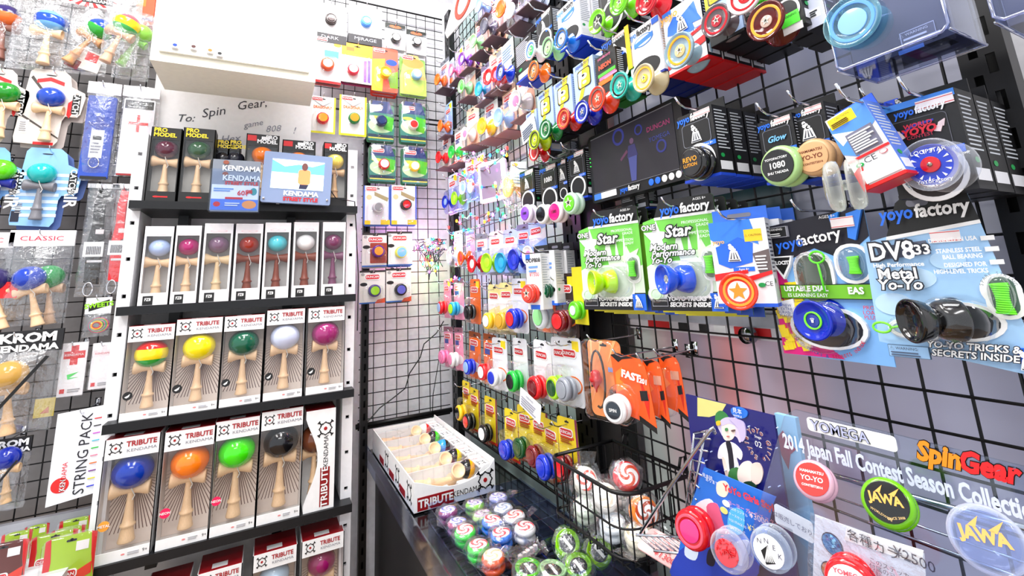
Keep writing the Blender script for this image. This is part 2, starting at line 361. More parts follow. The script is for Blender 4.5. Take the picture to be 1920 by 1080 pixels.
def card_pack(name, root, w, h, col, art=(), texts=(), lines=(), badge=None, outline='r', blister=(.1, .45, .9, .95), bdep=.02, corner=.08, tray=None, hole=True, badgeuv=(.32, .13), bsz=.42):
    mb = MB(); X = w/2; Z = h/2
    if outline == 'r': pts = rrect(-X, -Z, X, Z, corner*w)
    elif outline == 'tab': pts = [(-X, -Z), (X, -Z), (X, Z*.55), (X*.55, Z), (-X*.55, Z), (-X, Z*.5)]
    elif outline == 'fan': pts = [(-X*.9, -Z), (X*.9, -Z), (X, -Z*.2), (X*.8, Z*.5), (X*.35, Z), (-X*.35, Z), (-X*.8, Z*.5), (-X, -Z*.2)]
    elif outline == 'slant': pts = [(-X, -Z), (X, -Z*.92), (X, Z), (-X*.55, Z*.92), (-X, Z*.62)]
    else: pts = outline
    mb.prism(pts, 0, .0012); mb.obj('card', root, M('paper', col))
    if hole:
        m = MB(); m.prism(rrect(-w*.1, Z*.86-h*.014, w*.1, Z*.86+h*.014, .02*w), -.0007, 0); m.prism(ell(0, Z*.86+h*.01, w*.035, w*.035, 10), -.0007, 0); m.obj('hang_hole', root, M('print', (.12, .12, .14)))
    decorate(root, w, h, art, texts, lines)
    if badge:
        u, v = badgeuv; x = (u-.5)*w; z = (.5-v)*h; s = w*bsz
        m = MB(); m.prism(rrect(x-s*.55, z-s*.2, x+s*.55, z+s*.2, s*.14), -.0022, -.0004, M('print', WH)); m.prism(rrect(x-s*.5, z-s*.16, x+s*.5, z+s*.16, s*.12), -.0026, -.0022, M('print', (.8, .1, .14))); m.obj('badge', root)
        T(root, badge, x, z, s*.21, WH, y=-.0034, bold=.02)
    if blister:
        u0, v0, u1, v1 = blister; bl = MB(); xa, xb = (u0-.5)*w, (u1-.5)*w; za, zb = (.5-v1)*h, (.5-v0)*h; r = .18*w
        o1 = rrect(xa, za, xb, zb, r); e = .006; o2 = rrect(xa+e, za+e, xb-e, zb-e, r*.8); n = len(o1)
        v = [(x, -.0008, z) for x, z in o1]+[(x, -bdep*.8, z) for x, z in o1]+[(x, -bdep, z) for x, z in o2]
        f = [tuple(range(2*n, 3*n))]
        for L in range(2):
            for i in range(n): f.append((L*n+i, L*n+(i+1) % n, (L+1)*n+(i+1) % n, (L+1)*n+i))
        bl.add(v, f); bl.obj('blister', root, M('clear', tray or (1, 1, 1)), True)
def bag(root, w, h, y0=-.02, wav=.006, col=(1, 1, 1), seed=1, both=False, dz=0):
    rnd = random.Random(seed); nx, nz = 9, 12; mb = MB(); v = []; f = []
    for j in range(nz+1):
        for i in range(nx+1):
            u, q = i/nx, j/nz; b = math.sin(PI*min(1, max(0, u)))**.5*math.sin(PI*min(1, .05+q*.95))**.5
            v.append(((u-.5)*w+rnd.uniform(-1, 1)*.004*(0 < j), y0*b+rnd.uniform(-1, 1)*wav*b-.001, (.5-q)*h+dz+rnd.uniform(-1, 1)*.003*(0 < j)))
    for j in range(nz):
        for i in range(nx):
            a = j*(nx+1)+i; f.append((a, a+nx+1, a+nx+2, a+1))
    mb.add(v, f)
    mb.add([(x, .004, z) for x, y, z in (v[0], v[nx], v[-1], v[-nx-1])], [(0, 1, 2, 3)])
    mb.obj('clear_bag', root, M('film', col), True)
# ================================================================== THE ROOM
def sbox(name, x0, y0, z0, x1, y1, z1, m):
    mb = MB(); mb.box(x0, y0, z0, x1, y1, z1); return struct(mb.obj(name, None, m))
sbox('floor', -2.6, -2.2, -.05, 1.0, 2.4, 0, M('wood', (.62, .48, .34)))
sbox('ceiling', -2.6, -2.2, 3.3, 1.0, 2.4, 3.35, M('matte', (.93, .93, .93)))
sbox('wall_back', -2.6, 2.32, 0, 1.0, 2.4, 3.3, M('matte', (.95, .945, .965)))
sbox('wall_right', .9, -2.2, 0, 1.0, 2.32, 3.3, M('matte', (.93, .93, .95)))
sbox('trim_1', -.98, 2.24, .3, -.40, 2.28, 2.9, M('matte', (.55, .535, .535)))     # shade on the wall behind the left grid, painted as a grey sheet
# glossy grey panel door behind the near right grid, frosted lower part
g = MB()
g.box(.875, .235, 1.41, .89, 1.0, 2.9, M('gloss', (.76, .765, .83)))
struct(g.obj('door_1'))
g = MB(); g.box(.872, .235, .3, .89, 1.0, 1.385); struct(g.obj('window_2', None, M('bands', (1, 1, 1))))  # pink and grey blurred reflections are painted into this pane's colour

g = MB(); g.box(.858, .235, 1.385, .875, 1.0, 1.41, M('steel', (.72, .73, .77))); g.box(.862, .45, 1.36, .872, 1.0, 1.385, M('paper', (.92, .9, .92)))
for y0, y1, c in ((.93, .86, RED), (.83, .8, BK), (.77, .745, BK), (.73, .70, WH), (.68, .6, RED), (.57, .55, BK), (.53, .5, WH)): g.box(.86, y1, 1.365, .862, y0, 1.383, M('paper', c))
struct(g.obj('trim_2'))
k = put('door_handle', disc_me(), None, [M('metal', (.6, .6, .62))]); k.matrix_world = Matrix.Translation(on('X', 1407, 628, .85)) @ Matrix.Rotation(-PI/2, 4, 'Z') @ Matrix.Scale(.016, 4)
tag(k, 'round steel door knob just under the grey rail behind the grid', 'door handle')
# big dark graphic on the door above the rail
p = MB(); p.box(.868, .52, 1.43, .872, .98, 1.66, M('gloss', (.16, .3, .33), r=.2)); po = p.obj('wall_poster', None)
tag(po, 'dark teal poster with white figures behind the grid under the monitor', 'poster')
m_ = MB()
for (y, z, a, b) in ((.9, 1.53, .03, .05), (.82, 1.5, .015, .06), (.72, 1.55, .035, .045), (.63, 1.52, .012, .05), (.57, 1.58, .03, .012)):
    m_.add([(.867, y+a*math.cos(t*PI/5), z+b*math.sin(t*PI/5)*(1 if t % 2 else .6)) for t in range(10)], [tuple(range(10))])
m_.obj('printed_figures', po, M('paper', (.88, .92, .9)))
# bright glazed wall behind the far grid
win = MB(); win.box(.872, 1.19, .6, .89, 2.2, 2.95); struct(win.obj('window_1', None, M('gloss', (.8, .9, .9), r=.25)))
gf = MB(); gf.box(.855, 1.2, .86, .868, 2.19, .9); gf.box(.855, 1.64, .9, .868, 1.68, 2.9); gf.box(.855, 1.2, 1.98, .868, 2.19, 2.02); struct(gf.obj('trim_3', None, M('steel', (.85, .88, .9))))
# ------------------------------------------------------------------ uprights with slots
def upright(lab, loc, w, h, rot, cols=2, d=.03, pitch=.05, sw=.009, sh=.026):
    o = thing('slotted_upright', lab, 'shop upright', loc, rot, 'black slotted uprights')
    mb = MB(); xs = [-w/2+w*(i+1)/(cols+1) for i in range(cols)]
    e = [-w/2]
    for x in xs: e += [x-sw/2, x+sw/2]
    e.append(w/2)
    for i in range(0, len(e), 2): mb.box(e[i], 0, 0, e[i+1], .002, h)
    n = int(h/pitch)
    for i, x in enumerate(xs):
        z = 0
        for k in range(n+1):
            a = k*pitch+(pitch/2 if i % 2 else 0); mb.box(x-sw/2, 0, max(0, z), x+sw/2, .002, min(h, a)); z = a+sh
    mb.box(-w/2, .002, 0, -w/2+.002, d, h); mb.box(w/2-.002, .002, 0, w/2, d, h); mb.obj('post', o, M('steel', (.07, .07, .08)))
    b = MB(); b.box(-w/2+.002, d-.004, 0, w/2-.002, d, h); b.obj('back_channel', o, M('steel', (.02, .02, .025)))
    return o
upright('black slotted steel upright right of the near wire grid', (.795, .205, .3), .046, 2.6, 'R')
upright('wide black slotted upright between the two right hand grids', (.79, 1.135, .0), .095, 2.9, 'R', 3)
upright('black slotted upright in the far corner where the grids meet', (.79, 2.17, .0), .07, 2.95, 'R')
upright('black slotted upright at the far right edge of the frame', (.795, .085, .3), .05, 2.6, 'R')
upright('narrow black upright on the back wall beside the white rack', (.385, 2.18, .0), .03, 2.35, 'B', 1)
upright('black slotted upright left of the white wall cabinet', (-.415, 2.16, .3), .05, 2.5, 'B')
m_ = MB(); m_.box(.80, 1.0, 0, .85, 1.088, 2.9); tag(m_.obj('black_side_panel', None, M('steel', (.06, .06, .07))), 'plain black steel strip beside the wide slotted upright', 'panel')
# ------------------------------------------------------------------ wire grids, every wire its own part
def grid(lab, wall, d, a0, a1, z0, z1, ph, pz, pitch=.05, rad=.0021, inv=1):
    o = thing('wire_grid', lab, 'wire grid', (0, 0, 0), 0)
    m = M('steel', (.05, .05, .055)); B_ = wall == 'B'
    def P(a, z, off=0): return (a, d+off, z) if B_ else (d+off, a, z)
    mv = MB(); mv.tube([P(0, z0), P(0, z1)], rad, n=5); mh = MB(); mh.tube([P(a0, 0, -.003), P(a1, 0, -.003)], rad, n=5)
    me = None; a = ph
    while a > a0: a -= pitch
    a += pitch
    while a < a1:
        if not me: w = mv.obj('wire', o, m); me = w.data
        else: w = put('wire', me, o, [m])
        w.location = (a, 0, 0) if B_ else (0, a, 0); a += pitch
    z = pz; me = None
    while z > z0: z -= pitch
    z += pitch
    while z < z1:
        if not me: w = mh.obj('wire', o, m); me = w.data
        else: w = put('wire', me, o, [m])
        w.location = (0, 0, z); z += pitch
    for zz in (z0, z1):
        f = MB(); f.tube([P(a0, zz), P(a1, zz)], .005); f.obj('frame_rail', o, m)
    return o
grid('black wire grid on the right wall nearest the camera', 'R', .803, .225, 1.0, .55, 2.85, .9471-.05, 1.5-.1248)
grid('black wire grid on the right wall in the far bay', 'R', .805, 1.185, 2.13, .86, 2.5, 1.2, .93)
grid('black wire grid at the top of the far right bay', 'R', .815, 1.19, 2.13, 2.52, 2.95, 1.2, 2.55)
grid('black wire grid on the back wall behind the hanging cards', 'B', 2.245, .37, .79, .9, 2.325, .486, 1.301, .052)
grid('black wire grid high on the back wall above the joint', 'B', 2.245, .13, .79, 2.35, 2.95, .486, 2.4, .052)
grid('black wire grid behind the bagged toys at the left edge', 'B', 2.16, -1.05, -.44, .55, 2.9, -.72, 1.45)
b = MB(); b.tube([(.36, 2.235, .915), (.795, 2.235, .915)], .011, n=8); tag(b.obj('cross_bar', None, M('steel', (.05, .05, .05)), True), 'black round bar along the bottom of the back wall grid', 'bar')
# ================================================================== COUNTER
ct = thing('display_counter', 'long black display counter along the right wall', 'counter', (0, 0, 0), 0)
m_ = MB(); m_.box(.40, -.4, .8, .785, 2.16, .838); m_.obj('counter_top', ct, M('plastic', (.05, .055, .06)))
m_ = MB(); m_.box(.43, -.4, .0, .78, 2.16, .8); m_.obj('counter_body', ct, M('gloss', (.055, .055, .06), r=.3))
m_ = MB()
for i in range(46): m_.box(.44, .35+i*.03, .838, .66, .362+i*.03, .8405)
m_.obj('ribbed_mat', ct, M('steel', (.025, .025, .03)))
m_ = MB(); m_.box(.386, -.4, .79, .39, 2.15, .865); tag(m_.obj('front_strip', None, M('clear', (.85, .88, .95))), 'clear plastic strip along the front edge of the counter', 'strip')
# ================================================================== WHITE KENDAMA RACK
YS = 1.85
rk = thing('shelf_rack', 'white rack with five black shelves of boxed wooden toys', 'shelf rack', (0, 0, 0), 0)
for x0, x1 in ((-.425, -.39), (.258, .295)):
    m_ = MB(); sw = x1-x0; z = .02; xm = (x0+x1)/2
    m_.box(x0, 1.90, 0, xm-.006, 1.915, 2.05); m_.box(xm+.006, 1.90, 0, x1, 1.915, 2.05); zz = 0
    for k in range(17):
        m_.box(xm-.006, 1.90, zz, xm+.006, 1.915, .1+k*.117); zz = .112+k*.117
    m_.box(xm-.006, 1.90, zz, xm+.006, 1.915, 2.05)
    m_.box(x0, 1.915, 0, x0+.004, 2.08, 2.05); m_.box(x1-.004, 1.915, 0, x1, 2.08, 2.05)
    m_.obj('post', rk, M('paper', (.96, .96, .97)))
m_ = MB(); m_.box(-.425, 2.08, .0, .295, 2.09, 1.99); m_.box(-.425, 2.08, 1.99, .128, 2.09, 2.6); bp = m_.obj('back_panel', rk, M('paper', (.9, .89, .89)))
SH = [1.81, 1.478, 1.145, .777, .415]
for z in SH:
    m_ = MB(); m_.box(-.41, YS-.005, z-.026, .29, 2.07, z); m_.box(-.3, 2.0, z-.1, -.27, 2.07, z-.026); m_.box(.05, 2.0, z-.1, .08, 2.07, z-.026)
    m_.obj('shelf', rk, M('steel', (.085, .09, .105)))
# handwriting on the back panel
hw = thing('signed_board', 'handwritten marker dedication on the white board under the cabinet', 'sign', (0, 2.0795, 0), 0)
m_ = MB(); m_.box(-.3, 0, 2.02, .12, .0004, 2.5); m_.obj('board', hw, M('paper', (.9, .89, .89)))
def hwr(s, px, py, size, rot, col=(.2, .2, .24)):
    q = on('Y', px, py, 2.079); T(hw, s, q.x, q.z, size, col, y=-.001, rot=rot, shear=.35, al='LEFT', mat='print', name='handwriting')
hwr('To:', 330, 222, .042, .12); hwr('Spin', 376, 214, .05, .3); hwr('Gear,', 442, 200, .05, .28); hwr('Hex', 412, 262, .04, .2, (.5, .5, .55)); hwr('game', 456, 236, .034, .32, (.5, .5, .55)); hwr('808', 497, 243, .038, .2, (.55, .55, .6)); hwr('!', 548, 245, .04, .1, (.5, .5, .55))
# cabinet above
cb = thing('wall_cabinet', 'cream white metal wall cabinet above the rack', 'cabinet', (-.125, 1.66, 2.217), 0)
m_ = MB(); m_.box(-.235, .0, 0, .235, .24, .5); m_.obj('body', cb, M('paper', (.96, .95, .88)))
m_ = MB(); m_.box(-.213, -.012, .03, .213, -.001, .49); m_.obj('door', cb, M('gloss', (.97, .97, .93), r=.3))
for (px, py, c) in ((328, 84, BL), (363, 87, (.3, .12, .1)), (394, 94, OR), (412, 100, BK)):
    q = on('Y', px, py, 1.635); o = thing('magnet', {328: 'small white magnet with blue figure on the cabinet door', 363: 'small white magnet with brown print on the cabinet door', 394: 'small white magnet with orange print on the cabinet door', 412: 'small white magnet with black print on the cabinet door'}[px], 'magnet', q, 0, 'picture magnets on the cabinet door')
    m_ = MB(); m_.box(-.009, 0, -.009, .009, .012, .009); m_.obj('block', o, M('plastic', WH)); m_ = MB(); m_.prism(ell(0, 0, .006, .005, 9), -.0006, 0); m_.obj('picture', o, M('print', c))
# ------------------------------------------------------------------ boxes on the rack
def put_box(b, z, lab, kind, **k):
    c, w, h = fit(b, 'B', YS); c.z = z+h/2+.0005; c.y = YS+.004+k.pop('back', 0)
    nm = k.pop('nm', 'boxed_kendama'); grp = k.pop('grp'); roll = k.pop('roll', 0); yaw = k.pop('yaw', 0)
    o = thing(nm, lab, 'boxed toy', c, 'B', grp, roll, yaw); kind(o, w*.985, h, **k); return o
def tribute(o, w, h, cols, sticker=None, d=.09, first=False):
    window_box(w, h, d, WH, .17, .085, .02, o, (.95, .89, .85), top=(.6, .06, .1), rays=True)
    emblem(o, -w*.3, h*.42, w*.13)
    T(o, 'TRIBUTE', w*.16, h*.44, h*.062, (.65, .1, .14), y=-.0015, bold=.03, sx=.95); T(o, 'KENDAMA', w*.17, h*.385, h*.036, (.45, .45, .5), y=-.0015, sx=1.3)
    kendama(o, 0, -h*.035, h*.73, cols, PALE, y=d*.32)
    decorate(o, w, h, art=[('o', .52, .955, .035, .017, (.9, .55, .55))], lines=[(.6, .94, .8, .97, 2, (.7, .7, .72))]); T(o, '9+', w*.4, -h*.455, h*.035, BK)
    if sticker:
        m_ = MB(); m_.prism(ell(-w*.36, -h*.2 if sticker[1] else -h*.24, w*.1, w*.1, 18), .0005, .0011); m_.obj('sticker', o, M('print', sticker[0]))
        if sticker[1]: T(o, sticker[1], -w*.36, -h*.2, h*.03, WH, y=-.0003, bold=.02)
        else: m_ = MB(); m_.prism([(-w*.42, -h*.25), (-w*.36, -h*.235), (-w*.31, -h*.22), (-w*.33, -h*.25), (-w*.38, -h*.262)], -.0003, .0005); m_.obj('bird_mark', o, M('print', WH))
    # lettering up the right hand side
    s = put('side_lettering', T(o, 'TRIBUTE', 0, 0, 1, RED).data, o, [M('print', (.6, .08, .1))]); bpy.data.objects.remove([c for c in o.children if c.name.startswith('lettering') and c.data == s.data][-1])
    s.matrix_local = Matrix.Translation((w/2+.0006, d*.5, -h*.22)) @ Matrix.Rotation(PI/2, 4, 'Z') @ Matrix.Rotation(-PI/2, 4, 'Y') @ Matrix.Rotation(PI/2, 4, 'X') @ Matrix.Scale(h*.1, 4)
    s2 = put('side_lettering', T(o, 'KENDAMA', 0, 0, 1, RED).data, o, [M('print', BK)]); bpy.data.objects.remove([c for c in o.children if c.name.startswith('lettering') and c.data == s2.data][-1])
    s2.matrix_local = Matrix.Translation((w/2+.0006, d*.5, h*.17)) @ Matrix.Rotation(PI/2, 4, 'Z') @ Matrix.Rotation(-PI/2, 4, 'Y') @ Matrix.Rotation(PI/2, 4, 'X') @ Matrix.Scale(h*.085, 4)
G2 = 'tribute boxes on the third shelf'
MG2 = (.6, .15, .42)
for b, c, lab in (((230, 604, 323, 778), (GR, YE, (.88, .12, .1)), 'open front white box, kendama with red, yellow and green ball'),
                  ((322, 596, 414, 770), (.98, .9, .05), 'open front white box, kendama with plain yellow ball'),
                  ((414, 590, 494, 757), (.03, .35, .25), 'open front white box, kendama with dark green ball'),
                  ((495, 580, 571, 747), LAV, 'open front white box, kendama with pale lavender ball on third shelf'),
                  ((574, 575, 647, 735), MG2, 'open front white box, kendama with plum ball, right end of third shelf')):
    put_box(b, SH[2], lab, tribute, cols=[c] if isinstance(c[0], float) else list(c), sticker=((.08, .08, .09), None) if '19' or 1 else None, grp=G2)
for b, c, st, lab in (((184, 812, 292, 1040), (.03, .2, .62), ((.98, .65, .25), 'METAL'), 'large white box, kendama with glossy blue ball and orange sticker'),
                  ((299, 796, 400, 1010), (1., .5, .08), ((.92, .1, .35), 'NEON'), 'white box, kendama with orange ball and pink round sticker'),
                  ((396, 780, 484, 990), (.25, .9, .05), ((.92, .1, .35), 'NEON'), 'white box, kendama with lime green ball and pink round sticker'),
                  ((484, 768, 567, 975), (.04, .045, .07), None, 'white box, kendama with glossy black ball')):
    put_box(b, SH[3], lab, tribute, cols=[c], sticker=st, grp='tribute boxes on the fourth shelf', d=.12)
for b, c, lab in (((265, 1040, 352, 1220), (.5, .5, .55), 'white toy box cut off by frame, leftmost on the bottom shelf'),
                  ((366, 1022, 452, 1210), (.05, .35, .5), 'white box on bottom shelf, kendama with dark teal ball'),
                  ((471, 998, 556, 1190), (.72, .82, .9), 'white box on bottom shelf, kendama with pale blue ball'),
                  ((563, 984, 645, 1170), (.55, .05, .35), 'white box on bottom shelf, kendama with magenta ball')):
    c_, w, h = fit(b, 'B', YS); put_box(b, SH[4], lab, lambda o, w, h, c=c: tribute(o, w, .275, [c], None, d=.12), grp='tribute boxes on the bottom shelf')
# box turned sideways at the right of the fourth shelf
c_, w, h = fit((572, 762, 628, 950), 'B', YS); o = thing('boxed_kendama', 'white box turned sideways showing its printed side panel', 'boxed toy', (c_.x, YS+.005, SH[3]+.0005+h/2), 'B')
m_ = MB(); n = 12; curve = [(w/2, -h/2), (w/2, h/2), (-w/2, h/2)]+[(-w/2+w*.42*math.sin(PI*i/n)**1.2, h*.42-h*.84*i/n) for i in range(n+1)]+[(-w/2, -h/2)]
m_.prism(curve, 0, .0025); m_.box(w/2-.003, .0025, -h/2, w/2, .11, h/2); m_.box(-w/2, .1, -h/2, w/2, .11, h/2); m_.box(-w/2, .0025, -h/2, w/2, .11, -h/2+.003); m_.obj('carton', o, M('paper', WH))
m_ = MB(); m_.box(-w/2, .0025, h/2-.003, w/2, .11, h/2); m_.obj('top_flap', o, M('paper', (.6, .06, .1)))
kendama(o, -w*.15, -.01, h*.7, [(.4, .2, .1)], PALE, y=.05); emblem(o, w*.16, h*.3, w*.3)
m_ = MB(); m_.box(w*.02, -.0008, -h*.47, w*.34, 0, -h*.09); m_.obj('red_strip', o, M('print', (.55, .05, .08)))
T(o, 'TRIBUTE', w*.18, -h*.28, w*.3, WH, y=-.002, rot=PI/2, bold=.02, sx=1.15); T(o, 'KENDAMA', w*.2, h*.07, w*.22, BK, y=-.001, rot=PI/2)
# narrow white boxes on the second shelf
def narrow(o, w, h, cols, wood, d=.075):
    window_box(w, h, d, (.95, .94, .95), .13, .15, .1, o, (.82, .81, .8))
    decorate(o, w, h, art=[('o', .38, .1, .17, .045, (.96, .84, .86)), ('o', .62, .1, .17, .045, (.96, .84, .86)), ('o', .38, .1, .12, .03, (.95, .93, .94)), ('o', .62, .1, .12, .03, (.95, .93, .94)), (.18, .885, .5, .995, BK)], texts=[('FZ8', .34, .93, .05, WH, dict(bold=.03, sx=.8))])
    kendama(o, -.0, -h*.03, h*.74, cols, wood, y=d*.35, bw=.3)
for b, c, wd, lab in (((262, 425, 322, 573), (.72, .8, .96), PALE, 'pale blue ball and light wood'), ((322, 422, 375, 568), (.68, .12, .42), PALE, 'magenta ball and light wood'),
                      ((376, 420, 435, 567), (.5, .38, .48), (.96, .84, .66), 'mauve ball and cream wood'), ((436, 419, 492, 562), (.6, .16, .1), REDW, 'rust red ball and dark red wood'),
                      ((492, 418, 545, 560), (.35, .8, .85), REDW, 'turquoise ball and red brown wood'), ((547, 417, 598, 557), (.96, .96, .96), REDW, 'white ball and red brown wood'), ((602, 416, 649, 553), (.45, .2, .35), (.5, .25, .4), 'purple ball and purple wood')):
    put_box(b, SH[1], 'narrow white window box, kendama with '+lab, narrow, cols=[c], wood=wd, grp='narrow boxes on the second shelf')
# black boxes on the top shelf
def promo(o, w, h, cols, wood, hc=YE, seig=False, d=.07):
    window_box(w, h, d, (.05, .05, .055), .17, .13, .06, o, (.75, .74, .72))
    T(o, 'PRO', -w*.42 if not seig else w*.44, h*.46, h*.075, hc, y=-.0015, al='LEFT' if not seig else 'RIGHT', bold=.04); T(o, 'MODEL', -w*.42 if not seig else w*.44, h*.395, h*.075, hc, y=-.0015, al='LEFT' if not seig else 'RIGHT', bold=.04)
    decorate(o, w, h, art=[('o', .35, .94, .1, .035, RED), (.4, .932, .72, .95, RED)] if not seig else [(.03, .02, .3, .1, RED), (.45, .03, .68, .075, WH)])
    kendama(o, 0, -h*.02, h*.74, cols, wood, y=d*.35, bw=.34)
GP = 'black boxes on the top shelf'
for b, c, wd, s, bk, lab in (((276, 241, 336, 380), (.36, .16, .24), PALE, 0, 0, 'black box lettered in yellow, kendama with maroon ball'), ((337, 241, 400, 380), (.22, .36, .26), PALE, 0, 0, 'black box lettered in yellow, kendama with dark green ball'),
                         ((398, 252, 423, 380), (.12, .12, .14), (.3, .2, .15), 0, .06, 'small dark black box left of a pair behind the leaflets'), ((423, 252, 446, 380), (.15, .15, .2), (.3, .2, .15), 0, .06, 'small dark black box right of a pair behind the leaflets'),
                         ((457, 245, 522, 380), (.98, .5, .15), PALE, 1, .03, 'black box lettered in white, kendama with orange ball'), ((527, 255, 592, 380), (.98, .5, .15), PALE, 1, .03, 'black box with orange ball kendama behind the small screen'),
                         ((606, 260, 667, 378), (.92, .82, .38), (.88, .7, .5), 1, .0, 'black box lettered in white, kendama with pale yellow ball')):
    b = (b[0], b[1], min(b[2], 652), b[3]); put_box(b, SH[0], lab, promo, cols=[c], wood=wd, hc=YE if not s else WH, seig=bool(s), grp=GP, back=bk)
# leaflets holder and small screen
YF2 = 1.80
c_, w, h = fit((397, 303, 487, 397), 'B', 1.82); c_.y = YF2
o = thing('leaflet_holder', 'clear holder of printed leaflets standing at the shelf edge', 'leaflet holder', c_, 'B')
m_ = MB(); m_.box(-w/2, 0, -h/2, w/2, .004, h/2); m_.obj('leaflet', o, M('paper', (.52, .55, .6))); m_ = MB(); m_.box(-w*.48, -.004, -h*.52, w*.5, -.0005, h*.28); m_.obj('leaflet', o, M('paper', (.55, .58, .63)))
m_ = MB(); m_.box(-w/2-.003, -.012, -h/2-.003, w/2+.003, -.010, h*.3); m_.box(-w/2-.003, -.01, -h/2-.003, w/2+.003, .03, -h/2); m_.obj('clear_pocket', o, M('clear', (.95, .97, 1)))
decorate(o, w, h, art=[(.02, .5, .98, .78, (.93, .94, .97)), (.02, .78, .98, .99, (.3, .48, .85)), ('o', .8, .88, .15, .1, (.95, .6, .3)), ('o', .14, .88, .07, .06, RED), ('o', .27, .06, .06, .05, (.6, .3, .2)), ('o', .27, .29, .06, .05, (.6, .3, .2)), (.3, .74, .66, .78, RED), ('o', .88, .62, .07, .09, (.2, .6, .6))],
         texts=[('KENDAMA', .6, .18, .15, WH, dict(bold=.03, sx=.9)), ('KENDAMA', .62, .37, .15, WH, dict(bold=.03, sx=.9)), ('STREET STYLE', .62, .47, .09, RED, dict(bold=.04)), ('60種', .7, .66, .13, RED, dict(bold=.02))], lines=[(.06, .56, .5, .64, 2, (.4, .6, .85)), (.3, .84, .62, .92, 2, WH)], y=-.0045)
c_, w, h = fit((492, 292, 620, 384), 'B', 1.82); c_.y = YF2
o = thing('video_frame', 'grey acrylic framed video screen standing on the top shelf', 'screen', c_, 'B', roll=.03)
m_ = MB(); m_.prism(rrect(-w/2, -h/2, w/2, h/2, .006), -.006, .012); m_.obj('frame', o, M('gloss', (.53, .6, .74), r=.2)); m_ = MB(); m_.box(-w*.02, .012, -h*.45, w*.02, .035, h*.1); m_.obj('stand', o, M('steel', BK))
m_ = MB(); m_.box(-w*.38, -.008, -h*.22, w*.38, -.006, h*.36); s_ = m_.obj('screen', o, M('emit', (.85, .95, 1), s=.9))
def flat(par, pts, y, m, name='picture'):
    q = MB(); q.prism(pts, y, y+.0003); return q.obj(name, par, m)
E_ = lambda c, s=.8: M('emit', c, s=s)
flat(s_, [(-w*.38, h*.1), (w*.38, h*.1), (w*.38, h*.34), (w*.2, h*.25), (0, h*.28), (-w*.2, h*.22), (-w*.38, h*.34)], -.0086, E_((.35, .62, .85)))
flat(s_, [(-w*.36, h*.06), (w*.36, h*.02), (w*.3, -h*.14), (-w*.3, -h*.12)], -.0088, E_((.7, .88, .98)))
flat(s_, rrect(w*.0, -h*.12, w*.18, h*.18, .01), -.0092, E_((.95, .5, .3)), 'person'); flat(s_, ell(w*.09, h*.24, w*.045, h*.08), -.0094, E_((.35, .2, .18)), 'person'); flat(s_, [(w*.03, -h*.12), (w*.16, -h*.12), (w*.13, -h*.21), (w*.02, -h*.21)], -.0094, E_((.1, .1, .2)), 'person')
T(o, 'KENDAMA', w*.06, -h*.31, h*.13, WH, y=-.008, bold=.04); T(o, 'STREET STYLE', w*.06, -h*.42, h*.1, (.8, .1, .15), y=-.008, bold=.05)
for x, z in ((-.46, -.43), (.45, -.4)): put('screw', disc_me(), o, [M('metal', (.8, .8, .8))], (x*w, -.006, z*h), None, .004)
m_ = MB()
m_.tube([on('Y', 615, 350, 1.81), on('Y', 630, 372, 1.83), on('Y', 665, 378, 1.87), on('Y', 668, 430, 1.9), on('Y', 672, 520, 1.95), on('Y', 670, 620, 1.98)], .0022); tag(m_.obj('power_cable', None, M('plastic', BK), True), 'thin black power cable running down from the small screen', 'cable')
# ================================================================== LEFT GRID: bags and cards
YL = 2.06
def local(c, wall, px, py, d):
    q = on('Y' if wall == 'B' else 'X', px, py, d)
    return (q.x-c.x, q.z-c.z) if wall == 'B' else (-(q.y-c.y), q.z-c.z)
def start(b, wall, d, lab, name, cat, grp=None, hk=None, grid_d=None, **k):
    c, w, h = fit(b, wall, d); o = thing(name, lab, cat, c, wall, grp, **k)
    if hk:
        gd = grid_d or (2.245 if wall == 'B' else .803)
        hook((c.x, gd, c.z+h*.45) if wall == 'B' else (gd, c.y, c.z+h*.45), gd-d+.018, wall, hk)
    return o, c, w, h
GL = dict(grid_d=2.16)
# top row of bagged kendamas
BG = 'bagged kendamas in the top row'
def bagged(b, lab, cols, wood, kp, header=None, roll=0, seed=1, hk=None, d=YL, extra=None, Hk=None):
    o, c, w, h = start(b, 'B', d, lab, 'bagged_kendama', 'bagged toy', None, hk, **GL)
    x, z = local(c, 'B', kp[0], kp[1], d-.02); kendama(o, x, z, Hk or h*.85, cols, wood, y=-.02, roll=roll, bw=.38)
    bag(o, w, h, -.05, .007, seed=seed)
    if header: m = MB(); m.box(-w/2, -.004, h*.38, w/2, .002, h*.5); m.obj('header_card', o, M('paper', header))
    if extra: extra(o, w, h)
    return o, w, h
bagged((20, -5, 118, 132), 'crinkled bag with upright kendama, two tone blue striped ball', [(.45, .7, .92), (.1, .3, .75), (.45, .7, .92)], PALE, (88, 70), seed=3, hk='bag with the two tone blue ball', Hk=.2)
def flag(o, w, h):
    decorate(o, w, h, art=[('p', [(.35, .62), (.95, .72), (.85, .98), (.25, .9)], (.93, .92, .9)), ('p', [(.6, .68), (.85, .73), (.8, .84), (.55, .8)], RED), ('p', [(.2, .78), (.5, .84), (.42, .96), (.15, .9)], (.55, .2, .2))], y=.002, name='flag_card')
    a = [(.0, -.08, 1.2, .1, WH)]
    for k in range(9): t = PI*(k+.5)/9; a.append(('p', [(.55, -.05), (.55+.6*math.cos(t), -.05+.16*math.sin(t)), (.55+.6*math.cos(t+.17), -.05+.16*math.sin(t+.17))], RED))
    a.append((.4, -.03, 1.05, .045, BK)); decorate(o, w, h, art=a, texts=[('KENDAMA', .72, .008, .06, WH, dict(bold=.03))], y=-.03, name='sunburst_header')
